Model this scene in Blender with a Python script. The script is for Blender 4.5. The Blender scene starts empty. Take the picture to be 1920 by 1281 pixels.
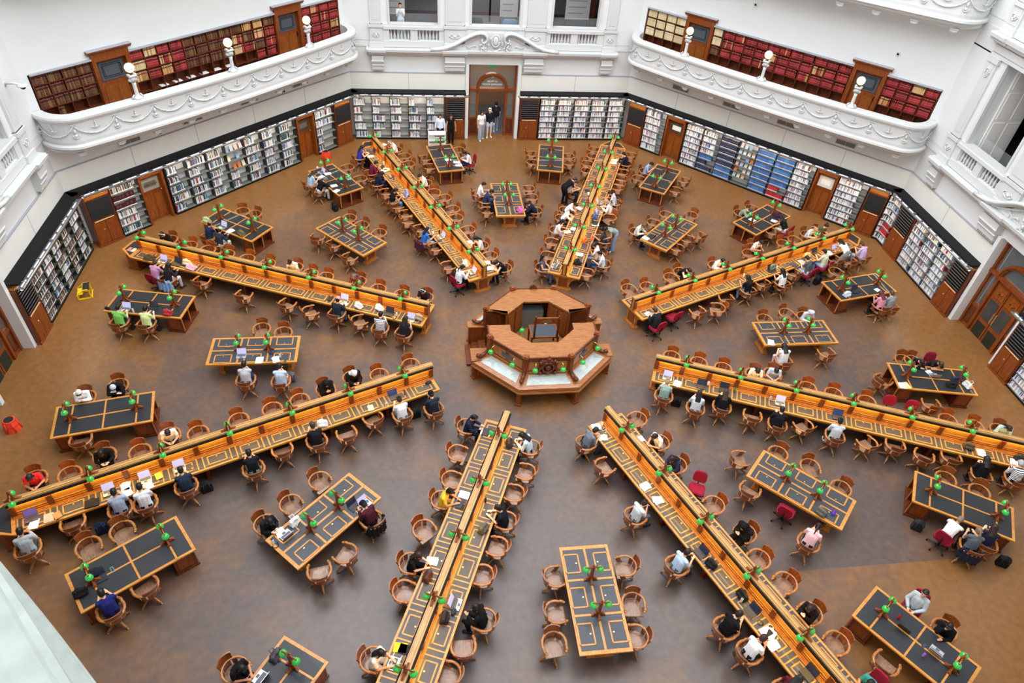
import bpy, math, random
from mathutils import Vector, Matrix
S = bpy.context.scene
COL = S.collection
PI = math.pi
rad = math.radians
# ---------------------------------------------------------------- camera
cam = bpy.data.cameras.new('camera')
cam.sensor_fit = 'HORIZONTAL'; cam.sensor_width = 36.0
cam.lens = 36.0 * 1313.0 / 1920.0
cam.clip_start = 0.1; cam.clip_end = 200
cam_o = bpy.data.objects.new('camera', cam); COL.objects.link(cam_o)
def cam_matrix():
    ya, pi_, ro = -0.1757, 0.729, 0.0854
    cy, sy, cp, sp = math.cos(ya), math.sin(ya), math.cos(pi_), math.sin(pi_)
    f = Vector((-sy*cp, cy*cp, -sp)); r = Vector((cy, sy, 0)); u = r.cross(f)
    cr, sr = math.cos(ro), math.sin(ro)
    r2 = r*cr + u*sr; u2 = u*cr - r*sr
    m = Matrix((r2, u2, -f)).transposed().to_4x4()
    m.translation = Vector((-4.3049, -18.7571, 17.7747))
    return m
cam_o.matrix_world = cam_matrix()
S.camera = cam_o
# ---------------------------------------------------------------- light
w = bpy.data.worlds.new('world'); S.world = w; w.use_nodes = True
bg = w.node_tree.nodes['Background']; bg.inputs[0].default_value = (0.86, 0.93, 1.0, 1); bg.inputs[1].default_value = 0.55
def area(name, loc, size, power, col=(1, 1, 1), rot=(0, 0, 0), shape='DISK'):
    l = bpy.data.lights.new(name, 'AREA'); l.shape = shape; l.size = size; l.energy = power; l.color = col
    o = bpy.data.objects.new(name, l); COL.objects.link(o); o.location = loc; o.rotation_euler = rot
    return o
area('dome_skylight', (0, 0, 24.5), 30, 6600, (0.97, 0.985, 1.0))
area('dome_skylight', (-9, 3, 27), 7, 500, (0.85, 0.93, 1.0), (0, rad(-22), 0))
S.view_settings.view_transform = 'Standard'; S.view_settings.look = 'None'
S.view_settings.gamma = 1.0; S.view_settings.exposure = 0.6
S.view_settings.use_curve_mapping = False
# ---------------------------------------------------------------- materials
def lin(c):
    if isinstance(c, str):
        c = c.lstrip('#'); c = [int(c[i:i+2], 16)/255 for i in (0, 2, 4)]
    return tuple(x/12.92 if x <= 0.04045 else ((x+0.055)/1.055)**2.4 for x in c)
MATS = {}
def mat(name, col, rough=0.6, spec=0.35, metal=0.0, emit=None, es=0.0, var=0.0, scale=8.0, bump=0.0, trans=0.0, alpha=1.0, coat=0.0):
    if name in MATS: return MATS[name]
    m = bpy.data.materials.new(name); m.use_nodes = True; nt = m.node_tree; b = nt.nodes['Principled BSDF']
    c = lin(col)
    b.inputs['Base Color'].default_value = (*c, 1); b.inputs['Roughness'].default_value = rough
    b.inputs['Specular IOR Level'].default_value = spec; b.inputs['Metallic'].default_value = metal
    b.inputs['Transmission Weight'].default_value = trans; b.inputs['Alpha'].default_value = alpha
    b.inputs['Coat Weight'].default_value = coat
    if emit: b.inputs['Emission Color'].default_value = (*lin(emit), 1); b.inputs['Emission Strength'].default_value = es
    if var or bump:
        tc = nt.nodes.new('ShaderNodeTexCoord'); n = nt.nodes.new('ShaderNodeTexNoise')
        n.inputs['Scale'].default_value = scale; n.inputs['Detail'].default_value = 4
        nt.links.new(tc.outputs['Object'], n.inputs['Vector'])
        if var:
            r = nt.nodes.new('ShaderNodeValToRGB')
            r.color_ramp.elements[0].position = 0.3; r.color_ramp.elements[1].position = 0.7
            r.color_ramp.elements[0].color = (*[x*(1-var) for x in c], 1)
            r.color_ramp.elements[1].color = (*[min(1, x*(1+var)) for x in c], 1)
            nt.links.new(n.outputs['Fac'], r.inputs['Fac']); nt.links.new(r.outputs['Color'], b.inputs['Base Color'])
        if bump:
            bp = nt.nodes.new('ShaderNodeBump'); bp.inputs['Strength'].default_value = bump; bp.inputs['Distance'].default_value = 0.02
            nt.links.new(n.outputs['Fac'], bp.inputs['Height']); nt.links.new(bp.outputs['Normal'], b.inputs['Normal'])
    MATS[name] = m; return m
def wood(name, c1, c2, rough=0.35, sc=(3, 22, 22), coat=0.0):
    if name in MATS: return MATS[name]
    m = bpy.data.materials.new(name); m.use_nodes = True; nt = m.node_tree; b = nt.nodes['Principled BSDF']
    tc = nt.nodes.new('ShaderNodeTexCoord'); mp = nt.nodes.new('ShaderNodeMapping'); mp.inputs['Scale'].default_value = sc
    n = nt.nodes.new('ShaderNodeTexNoise'); n.inputs['Scale'].default_value = 1.6; n.inputs['Detail'].default_value = 5; n.inputs['Distortion'].default_value = 0.6
    r = nt.nodes.new('ShaderNodeValToRGB'); r.color_ramp.elements[0].position = 0.3; r.color_ramp.elements[1].position = 0.72
    r.color_ramp.elements[0].color = (*lin(c1), 1); r.color_ramp.elements[1].color = (*lin(c2), 1)
    nt.links.new(tc.outputs['Object'], mp.inputs[0]); nt.links.new(mp.outputs[0], n.inputs['Vector'])
    nt.links.new(n.outputs['Fac'], r.inputs['Fac']); nt.links.new(r.outputs['Color'], b.inputs['Base Color'])
    b.inputs['Roughness'].default_value = rough; b.inputs['Specular IOR Level'].default_value = 0.4; b.inputs['Coat Weight'].default_value = coat
    MATS[name] = m; return m
def attr_mat(name, rough=0.6, spec=0.3):
    m = bpy.data.materials.new(name); m.use_nodes = True; nt = m.node_tree; b = nt.nodes['Principled BSDF']
    a = nt.nodes.new('ShaderNodeVertexColor'); a.layer_name = 'Col'
    nt.links.new(a.outputs['Color'], b.inputs['Base Color']); b.inputs['Roughness'].default_value = rough; b.inputs['Specular IOR Level'].default_value = spec
    MATS[name] = m; return m
PLASTER = mat('white_plaster', '#dcdedd', 0.75, 0.2, var=0.012, scale=1.2)
PLASTER2 = mat('white_moulding', '#d0d1d0', 0.6, 0.3)
PANELW = mat('white_fascia_panel', '#e6e5de', 0.65, 0.25, var=0.015, scale=2)
LEDGE = mat('grey_ledge', '#a9abb3', 0.6)
BLACKM = mat('black_panel', '#0e0e10', 0.6, 0.2)
DARKM = mat('dark_metal', '#2a2c2e', 0.45, 0.4)
METAL = mat('brushed_metal', '#b9b7b2', 0.35, 0.5, metal=0.7)
TUBE = mat('lit_tube', '#ffffff', 0.3, emit='#f3efff', es=.8)
VENT = mat('grey_grille', '#77726c', 0.6, var=0.2, scale=60)
WOODR = wood('red_brown_wood', '#68300f', '#914a1a', 0.35, (14, 14, 2.2))
WOODD = wood('dark_red_wood', '#4b2110', '#74381a', 0.35, (10, 10, 2.5))
WOODO = wood('honey_oak', '#b06c26', '#db9a48', 0.32, (2.5, 26, 26))
WOODY = wood('golden_oak', '#9a5820', '#bf7d3a', 0.32, (5, 5, 5))
WOODC = wood('chair_wood', '#6a3210', '#965226', 0.28, (10, 10, 4), coat=0.25)
WOODCR = wood('chair_rail_wood', '#874c1e', '#ba7d42', 0.3, (8, 8, 8), coat=0.25)
WOODS = wood('worn_seat_wood', '#765240', '#a07c60', 0.3, (14, 3, 3), coat=0.25)
WOODP = wood('counter_wood', '#80481f', '#b0743e', 0.3, (2, 20, 20), coat=0.2)
LEATHER = mat('dark_leather', '#3a3c42', 0.5, 0.4, var=0.10, scale=9, coat=0.12)
LEATHERB = mat('black_leather', '#24262a', 0.5, 0.4, var=0.12, scale=7, coat=0.12)
BLACKB = mat('blackboard', '#1f2023', 0.7, 0.3, var=0.15, scale=5)
SHELFW = mat('white_shelf_back', '#e6e7e4', 0.6)
SHELFG = mat('grey_shelf', '#6d716d', 0.5)
BRASS = mat('brass', '#d8c48a', 0.3, 0.5, metal=0.9)
GREENG = mat('green_glass', '#1fa83c', 0.15, 0.6, emit='#58e070', es=0.12, coat=0.5)
BRONZE = mat('bronze', '#7a5a3a', 0.4, 0.5, metal=0.6)
GLASS = mat('clear_glass', '#dfeeee', 0.03, 0.5, alpha=0.06)
def floor_mat():
    m = bpy.data.materials.new('linoleum'); m.use_nodes = True; nt = m.node_tree; N = nt.nodes; L = nt.links; b = N['Principled BSDF']
    tc = N.new('ShaderNodeTexCoord'); sp = N.new('ShaderNodeSeparateXYZ'); L.new(tc.outputs['Object'], sp.inputs[0])
    def math_(op, a, b_=None, clamp=False):
        n = N.new('ShaderNodeMath'); n.operation = op; n.use_clamp = clamp
        for i, v in enumerate((a, b_)):
            if v is None: continue
            if isinstance(v, (int, float)): n.inputs[i].default_value = v
            else: L.new(v, n.inputs[i])
        return n.outputs[0]
    def noise(sc, det=4, dist=0.0):
        n = N.new('ShaderNodeTexNoise'); n.inputs['Scale'].default_value = sc; n.inputs['Detail'].default_value = det; n.inputs['Distortion'].default_value = dist
        L.new(tc.outputs['Object'], n.inputs['Vector']); return n.outputs['Fac']
    X, Y = sp.outputs[0], sp.outputs[1]
    r = math_('SQRT', math_('ADD', math_('MULTIPLY', X, X), math_('MULTIPLY', Y, Y)))
    # worn grey middle with painted reflection, tan towards the walls and below the central desk
    wall = math_('MULTIPLY', math_('SUBTRACT', r, 13.0), 0.28, True)
    mid = math_('SUBTRACT', 1.0, math_('MULTIPLY', math_('ABSOLUTE', math_('SUBTRACT', r, 2.2)), 0.9, True), True)
    n1 = math_('MULTIPLY', math_('SUBTRACT', noise(0.33, 5, 0.4), 0.5), 1.5)
    n2 = math_('MULTIPLY', math_('SUBTRACT', noise(1.3, 5, 0.3), 0.5), 1.1)
    yy = math_('MULTIPLY', math_('ADD', Y, 1.0), 0.036)  # greyer towards the camera: skylight reflection painted into the colour
    # unworn sheet in the south-east: laid as strips 2.05 m wide along x
    s1 = math_('MULTIPLY', math_('LESS_THAN', Y, -9.37), math_('GREATER_THAN', X, 1.4))
    s2 = math_('LESS_THAN', Y, -11.46)
    sheet = math_('MAXIMUM', math_('MULTIPLY', s1, math_('MULTIPLY', math_('SUBTRACT', X, 1.4), 0.13, True)), math_('MULTIPLY', math_('MULTIPLY', s2, math_('GREATER_THAN', X, -2.4)), 0.25))
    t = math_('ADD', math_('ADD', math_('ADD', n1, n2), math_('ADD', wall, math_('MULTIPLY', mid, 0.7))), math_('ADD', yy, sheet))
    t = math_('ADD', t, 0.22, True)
    mx = N.new('ShaderNodeMix'); mx.data_type = 'RGBA'
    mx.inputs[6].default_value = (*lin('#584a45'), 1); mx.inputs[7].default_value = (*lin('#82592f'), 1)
    L.new(t, mx.inputs[0])
    fine = N.new('ShaderNodeMix'); fine.data_type = 'RGBA'; fine.blend_type = 'MULTIPLY'; fine.inputs[0].default_value = 1
    rr = N.new('ShaderNodeValToRGB'); rr.color_ramp.elements[0].color = (0.82, 0.82, 0.84, 1); rr.color_ramp.elements[1].color = (1.12, 1.1, 1.08, 1)
    rr.color_ramp.elements[0].position = 0.3; rr.color_ramp.elements[1].position = 0.7
    L.new(noise(5, 6, 0.2), rr.inputs['Fac']); L.new(mx.outputs[2], fine.inputs[6]); L.new(rr.outputs['Color'], fine.inputs[7])
    L.new(fine.outputs[2], b.inputs['Base Color'])
    b.inputs['Roughness'].default_value = 0.36; b.inputs['Specular IOR Level'].default_value = 0.5
    return m
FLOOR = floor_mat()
BOOKM = attr_mat('book_covers', 0.65, 0.25)
# ---------------------------------------------------------------- mesh building
class MB:
    def __init__(s): s.v = []; s.f = []; s.c = []; s.M = Matrix.Identity(4); s.col = None
    def add(s, vs, fs, col=None):
        o = len(s.v); M = s.M
        s.v += [tuple(M @ Vector(p)) for p in vs]
        s.f += [tuple(i+o for i in f) for f in fs]; s.c += [col or s.col]*len(fs); return s
    def bx(s, x0, x1, y0, y1, z0, z1, col=None):
        if x0 > x1: x0, x1 = x1, x0
        if y0 > y1: y0, y1 = y1, y0
        if z0 > z1: z0, z1 = z1, z0
        return s.add([(x0,y0,z0),(x1,y0,z0),(x1,y1,z0),(x0,y1,z0),(x0,y0,z1),(x1,y0,z1),(x1,y1,z1),(x0,y1,z1)],
                     [(0,3,2,1),(4,5,6,7),(0,1,5,4),(1,2,6,5),(2,3,7,6),(3,0,4,7)], col)
    def rb(s, c, size, R, col=None):
        o = s.M; s.M = o @ Matrix.Translation(c) @ R.to_4x4(); x, y, z = [q/2 for q in size]
        s.bx(-x, x, -y, y, -z, z, col); s.M = o; return s
    def prism(s, poly, z0, z1, col=None):
        n = len(poly); a = sum(poly[i][0]*poly[(i+1)%n][1]-poly[(i+1)%n][0]*poly[i][1] for i in range(n))
        if a < 0: poly = poly[::-1]
        return s.add([(x,y,z0) for x,y in poly]+[(x,y,z1) for x,y in poly],
                     [tuple(range(n))[::-1], tuple(range(n,2*n))]+[(i,(i+1)%n,n+(i+1)%n,n+i) for i in range(n)], col)
    def plate(s, poly, y0, y1, col=None):          # polygon in x-z, thickness along y
        o = s.M; s.M = o @ Matrix(((1,0,0,0),(0,0,-1,0),(0,1,0,0),(0,0,0,1))); s.prism(poly, -y0, -y1, col) if -y0 < -y1 else s.prism(poly, -y1, -y0, col); s.M = o; return s
    def sideplate(s, poly, x0, x1, col=None):      # polygon in y-z, thickness along x
        o = s.M; s.M = o @ Matrix(((0,0,1,0),(1,0,0,0),(0,1,0,0),(0,0,0,1))); s.prism(poly, min(x0,x1), max(x0,x1), col); s.M = o; return s
    def tube(s, pts, rs, n=8, flat=1.0, up=None, caps=True):
        pts = [Vector(p) for p in pts]
        if isinstance(rs, (int, float)): rs = [rs]*len(pts)
        vs = []; prev = None
        for i, p in enumerate(pts):
            t = (pts[min(i+1, len(pts)-1)]-pts[max(i-1, 0)]).normalized()
            a = Vector(up) if up else (Vector((0,0,1)) if abs(t.z) < 0.9 else Vector((0,1,0)))
            if prev is not None and not up: a = prev
            x = (a - t*a.dot(t)).normalized(); y = t.cross(x); prev = x
            for k in range(n):
                an = 2*PI*k/n; vs.append(p + x*math.cos(an)*rs[i]*flat + y*math.sin(an)*rs[i])
        fs = [(i*n+k, i*n+(k+1)%n, (i+1)*n+(k+1)%n, (i+1)*n+k) for i in range(len(pts)-1) for k in range(n)]
        if caps: fs += [tuple(range(n))[::-1], tuple(range((len(pts)-1)*n, len(pts)*n))]
        return s.add(vs, fs)
    def lathe(s, prof, n=12, c=(0,0,0), caps=True):
        cx, cy, cz = c; vs = []
        for r, z in prof:
            for k in range(n): vs.append((cx+r*math.cos(2*PI*k/n), cy+r*math.sin(2*PI*k/n), cz+z))
        m = len(prof)
        fs = [(i*n+k, i*n+(k+1)%n, (i+1)*n+(k+1)%n, (i+1)*n+k) for i in range(m-1) for k in range(n)]
        if caps: fs += [tuple(range(n))[::-1], tuple(range((m-1)*n, m*n))]
        return s.add(vs, fs)
    def ball(s, c, r, n=10, m=7):
        if isinstance(r, (int, float)): r = (r, r, r)
        vs = [(c[0], c[1], c[2]-r[2])]
        for i in range(1, m):
            a = PI*i/m - PI/2
            vs += [(c[0]+r[0]*math.cos(a)*math.cos(2*PI*k/n), c[1]+r[1]*math.cos(a)*math.sin(2*PI*k/n), c[2]+r[2]*math.sin(a)) for k in range(n)]
        vs.append((c[0], c[1], c[2]+r[2])); T = len(vs)-1
        fs = [(0, 1+(k+1)%n, 1+k) for k in range(n)]
        fs += [(1+i*n+k, 1+i*n+(k+1)%n, 1+(i+1)*n+(k+1)%n, 1+(i+1)*n+k) for i in range(m-2) for k in range(n)]
        fs += [(1+(m-2)*n+k, 1+(m-2)*n+(k+1)%n, T) for k in range(n)]
        return s.add(vs, fs)
    def sweep(s, path, prof, close=False, caps=True):   # path of (x,y), profile of (offset to the left, z)
        n = len(path); P = [Vector((*p, 0)) for p in path]; vs = []; m = len(prof)
        for i in range(n):
            a = P[i]-P[i-1] if (i > 0 or close) else P[1]-P[0]
            b = P[(i+1) % n]-P[i] if (i < n-1 or close) else a
            a = a.normalized(); b = b.normalized(); na = Vector((-a.y, a.x, 0)); nb = Vector((-b.y, b.x, 0))
            k = na+nb; k = k/max(0.2, (k.length**2)/2)
            vs += [(P[i].x+k.x*o, P[i].y+k.y*o, z) for o, z in prof]
        fs = []
        for i in range(n if close else n-1):
            j = (i+1) % n
            fs += [(i*m+q, j*m+q, j*m+(q+1) % m, i*m+(q+1) % m) for q in range(m)]
        if caps and not close: fs += [tuple(range(m))[::-1], tuple(range((n-1)*m, n*m))]
        return s.add(vs, fs)
    def mesh(s, name, m=None, smooth=False):
        me = bpy.data.meshes.new(name); me.from_pydata(s.v, [], s.f)
        if any(s.c):
            a = me.color_attributes.new('Col', 'FLOAT_COLOR', 'CORNER'); buf = []
            for f, c in zip(s.f, s.c): buf += [*(c or (.8,.8,.8)), 1.0]*len(f)
            a.data.foreach_set('color', buf)
        if m: me.materials.append(m)
        if smooth: me.polygons.foreach_set('use_smooth', [True]*len(me.polygons))
        me.update(); return me
    def build(s, name, m, parent=None, smooth=False, recalc=False):
        me = s.mesh(name, m, smooth)
        if recalc:
            import bmesh
            b = bmesh.new(); b.from_mesh(me); bmesh.ops.recalc_face_normals(b, faces=b.faces); b.to_mesh(me); b.free()
        o = bpy.data.objects.new(name, me); COL.objects.link(o)
        if parent: o.parent = parent
        return o
def tag(o, label=None, cat=None, group=None, kind=None):
    if label: o['label'] = label
    if cat: o['category'] = cat
    if group: o['group'] = group
    if kind: o['kind'] = kind
    return o
def thing(name, label, cat, loc=(0,0,0), rz=0, group=None):
    o = bpy.data.objects.new(name, None); COL.objects.link(o); o.location = loc; o.rotation_euler = (0, 0, rz); o.empty_display_size = 0.2
    return tag(o, label, cat, group)
def dup(root, loc, rz, label=None, group=None, name=None):
    r = root.copy(); COL.objects.link(r); r.location = loc; r.rotation_euler = (0, 0, rz)
    if label: r['label'] = label
    if group: r['group'] = group
    for ch in root.children:
        c = ch.copy(); COL.objects.link(c); c.parent = r
        for g in ch.children:
            d = g.copy(); COL.objects.link(d); d.parent = c
    return r
def struct(mb, name, m, smooth=False): return tag(mb.build(name, m, None, smooth), kind='structure')
def fmat(az):      # face frame: x along the wall, y outwards, z up
    a = rad(az); n = Vector((math.cos(a), math.sin(a), 0)); r = Vector((n.y, -n.x, 0))
    return Matrix(((r.x, n.x, 0, 0), (r.y, n.y, 0, 0), (0, 0, 1, 0), (0, 0, 0, 1)))
def floc(az, u, A, z=0): return fmat(az) @ Vector((u, A, z))
def frz(az): return rad(az-90)
SIDE = {90:'back', 135:'back_left', 180:'left', 225:'front_left', 270:'front', 315:'front_right', 0:'right', 45:'back_right'}
SAY = {90:'back wall', 135:'left slanting wall', 180:'left side wall', 0:'right side wall', 45:'right slanting wall', 225:'near left wall', 315:'near right wall', 270:'near wall'}
rnd = random.Random(7)
# ================================================================ the room
H = 20.0; A0 = 17.94; HW = 7.43; LV = 5.15
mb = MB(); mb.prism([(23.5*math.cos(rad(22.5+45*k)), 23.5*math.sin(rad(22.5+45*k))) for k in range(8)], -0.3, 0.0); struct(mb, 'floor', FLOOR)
ANNFLOOR = mat('purple_grey_carpet', '#6a5d66', 0.9, 0.1, var=0.08, scale=30)
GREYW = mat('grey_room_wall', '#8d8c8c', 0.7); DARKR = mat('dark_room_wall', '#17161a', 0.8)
BROWNR = mat('brown_room_wall', '#9c7c62', 0.7)
def col_x(A): return A*math.tan(rad(22.5))
def window_wall(az):
    mb = MB(); mb.M = fmat(az); hw = HW+0.25; T = 0.55
    # behind the shelves
    for s in (-1, 1):
        mb.bx(s*1.45, s*(hw+0.1), 18.25, 18.55, 0, 2.7)
        mb.bx(s*1.30, s*1.47, 17.82, 18.62, 0, 4.08)           # jamb pillar
        mb.bx(s*1.47, s*hw, A0+0.06, A0+T, 3.55, 4.9)
    mb.bx(-1.47, 1.47, 17.98, A0+T, 4.05, 4.9)
    for lv in range(2):
        z = lv*LV
        mb.bx(-hw, hw, A0+0.02, A0+T, 4.88+z, 5.22+z)
        for s in (-1, 1):
            mb.bx(s*5.32, s*hw, A0, A0+T, 5.2+z, 9.25+z)         # outer pier
            mb.bx(s*1.25, s*2.86, A0, A0+T, 5.2+z, 9.25+z)
        mb.bx(-1.25, 1.25, A0+0.02, A0+0.35, 5.2+z, 5.98+z)
        mb.bx(-hw, hw, A0, A0+T, 9.2+z, 10.05+z)
    mb.bx(-hw, hw, A0, A0+T, 15.1, H)
    struct(mb, 'wall_'+SIDE[az], PLASTER)
def balcony_wall(az, niche=True):
    mb = MB(); mb.M = fmat(az); hw = HW+0.25; T = 0.7
    mb.bx(-hw, hw, 18.25, 18.55, 0, 2.7)
    mb.bx(-hw, hw, A0+0.04, A0+T, 3.55, 5.0)
    mb.bx(-hw, hw, A0+0.04, A0+T, 7.2, H)
    for s in (-1, 1): mb.bx(s*7.12, s*hw, A0+0.04, A0+T, 5.0, 7.2)
    mb.bx(-7.12, 7.12, A0+0.5, A0+T, 5.0, 7.2)
    struct(mb, 'wall_'+SIDE[az], PLASTER)
for az in (90, 180, 0): window_wall(az)
for az in (135, 45, 225, 315): balcony_wall(az)
mb = MB(); mb.M = fmat(270); mb.bx(-HW, HW, A0, A0+.4, 0, 14.8); struct(mb, 'wall_front', PLASTER)
# plaster band and grey ledge above the shelves
tn = [0]
def trim(mb, m, smooth=False):
    tn[0] += 1; return struct(mb, 'trim_%d' % tn[0], m, smooth)
for az in (90, 180, 0, 135, 45, 225, 315):
    spans = [(-7.43, -1.47), (1.47, 7.43)] if az in (90, 180, 0) else [(-7.43, 7.43)]
    a = MB(); a.M = fmat(az); b = MB(); b.M = fmat(az); c = MB(); c.M = fmat(az)
    for x0, x1 in spans:
        a.bx(x0, x1, A0-.0, A0+.3, 2.7, 3.56)
        n = 2 if x1-x0 < 8 else 5
        for k in range(1, n): x = x0+(x1-x0)*k/n; b.bx(x-.012, x+.012, A0-.004, A0+.05, 2.7, 3.56)
        b.bx(x0, x1, A0-.02, A0+.25, 3.56, 3.60)
        c.bx(x0-.0, x1, 17.42, A0+.3, 2.63, 2.7)                     # black soffit board
    trim(a, PANELW); trim(b, LEDGE); trim(c, BLACKM)
# ---- the window storeys of the three straight-on faces
def baluster_mesh():
    return MB().lathe([(.035,0),(.05,.03),(.035,.06),(.055,.14),(.062,.2),(.04,.3),(.028,.38),(.035,.44),(.05,.48),(.04,.52)], 10).mesh('baluster', PLASTER2, True)
BAL = baluster_mesh()
def ornament(mb, u, z, A, w, h, seed=0):
    r = random.Random(seed)
    for s in (-1, 1):
        pts = [(u+s*w*.5*math.sin(t*2.6), A-.015, z-h*.35+h*.7*t) for t in [i/8 for i in range(9)]]
        mb.tube(pts, [.012+.02*(i % 3)/2 for i in range(9)], 6)
        mb.ball((u+s*w*.25, A-.01, z+h*.12), (.06*w, .02, .06*w), 8, 5)
    mb.ball((u, A-.01, z), (.16*w, .035, .2*h), 8, 6)
ped = [(-5.97, .62), (-2.06, 1.04), (2.06, 1.04), (5.97, .62)]
for az in (90, 180, 0):
    for lv in range(2 if az == 0 else 1):
        z0 = lv*LV
        mb = MB(); mb.M = fmat(az)
        # main cornice with dentils
        cor = [(0,0),(.10,0),(.12,.07),(.3,.1),(.34,.2),(.44,.24),(.46,.36),(0,.38)]
        y = A0+.05
        def corn(x0, x1, ext, z=4.5+z0):
            P = [(y+.0-o-(ext if o > 0 else 0), z+q) for o, q in cor]
            mb.sideplate(P, x0, x1)
        corn(-6.5, 6.5, 0)
        for u, wd in ped: corn(u-wd/2-.12, u+wd/2+.12, .09)
        x = -6.4
        while x < 6.4:
            mb.bx(x, x+.05, y-.2, y-.1, 4.52+z0, 4.58+z0); x += .1
        trim(mb, PLASTER2)
        mb = MB(); mb.M = fmat(az)
        for i, (u, wd) in enumerate(ped):
            # console bracket under the cornice
            if lv == 0:
                w2 = wd/2-.02
                mb.sideplate([(A0+.07, 4.5), (A0-.26, 4.5), (A0-.28, 4.2), (A0-.2, 4.0), (A0-.18, 3.78), (A0-.1, 3.73), (A0+.07, 3.73)], u-w2, u+w2)
                mb.sideplate([(A0-.28, 4.28), (A0-.32, 4.25), (A0-.31, 4.21), (A0-.26, 4.2)], u-w2-.02, u+w2+.02)
                mb.sideplate([(A0-.2, 4.06), (A0-.25, 4.03), (A0-.24, 3.99), (A0-.18, 3.98)], u-w2-.02, u+w2+.02)
                k = u-w2+.05
                while k < u+w2-.04: mb.bx(k-.02, k+.02, A0-.13, A0-.07, 3.68, 3.75); k += .09
            # pedestal and pilaster
            mb.bx(u-wd/2, u+wd/2, A0-.14, A0+.05, 4.88+z0, 6.0+z0)
            mb.bx(u-wd/2-.05, u+wd/2+.05, A0-.19, A0+.05, 4.88+z0, 5.14+z0)
            mb.bx(u-wd/2-.05, u+wd/2+.05, A0-.2, A0+.05, 5.86+z0, 6.0+z0)
            mb.bx(u-wd/2+.08, u+wd/2-.08, A0-.155, A0, 5.24+z0, 5.78+z0)
            mb.bx(u-wd/2+.05, u+wd/2-.05, A0-.1, A0+.05, 6.0+z0, 9.2+z0)
            mb.bx(u-wd/2+.16, u+wd/2-.16, A0-.115, A0, 6.2+z0, 9.0+z0)
            mb.bx(u-wd/2, u+wd/2, A0-.16, A0+.05, 9.0+z0, 9.2+z0)
            ornament(mb, u, 5.5+z0, A0-.165, wd*.5, .32, i)
            ornament(mb, u, 8.6+z0, A0-.125, wd*.4, .5, i)
        # rails, base and middle blocks of the balustrades
        for s in (-1, 1):
            mb.bx(s*2.6, s*5.65, A0-.1, A0+.3, 4.9+z0, 5.2+z0)
            mb.bx(s*2.6, s*5.65, A0-.12, A0+.3, 5.76+z0, 5.9+z0)
            mb.bx(s*2.6, s*5.65, A0-.06, A0+.32, 5.9+z0, 6.0+z0)
            mb.bx(s*3.92, s*4.28, A0-.06, A0+.25, 5.2+z0, 5.76+z0)
            mb.bx(s*5.34, s*5.66, A0-.06, A0+.25, 5.2+z0, 5.76+z0)
            mb.bx(s*2.56, s*2.84, A0-.06, A0+.25, 5.2+z0, 5.76+z0)
            for u in (2.86, 5.32): mb.bx(s*u-.05, s*u+.05, A0-.05, A0+.1, 6.0+z0, 9.2+z0)
            mb.bx(s*1.27-.05, s*1.27+.05, A0-.05, A0+.1, 6.0+z0, 9.2+z0)
        mb.bx(-1.5, 1.5, A0-.06, A0+.32, 5.86+z0, 6.0+z0)
        # entablature above the openings
        mb.bx(-6.3, 6.3, A0-.1, A0+.05, 9.2+z0, 9.32+z0); mb.bx(-6.3, 6.3, A0-.06, A0+.05, 9.34+z0, 9.6+z0)
        trim(mb, PLASTER2)
        if lv == 0:
            mb = MB(); mb.M = fmat(az)
            for u, wd in [(0, 13.0)]:
                P = [(A0+.05-o, 9.62+q) for o, q in cor]; mb.sideplate(P, -6.5, 6.5)
            trim(mb, PLASTER2)
        for s in (-1, 1):
            t = thing('balustrade', 'white balustrade, %s opening of the %s' % ('left' if s < 0 else 'right', SAY[az])+(', upper storey' if lv else ''), 'balustrade', floc(az, s*4.1, A0, 5.22+z0), frz(az), 'white balustrades below the gallery openings')
            for g in (2.96, 4.38):
                for k in range(6):
                    o = bpy.data.objects.new('baluster', BAL); COL.objects.link(o); o.parent = t; o.location = (s*(g+k*.172)-s*4.1, .1, 0)
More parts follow.
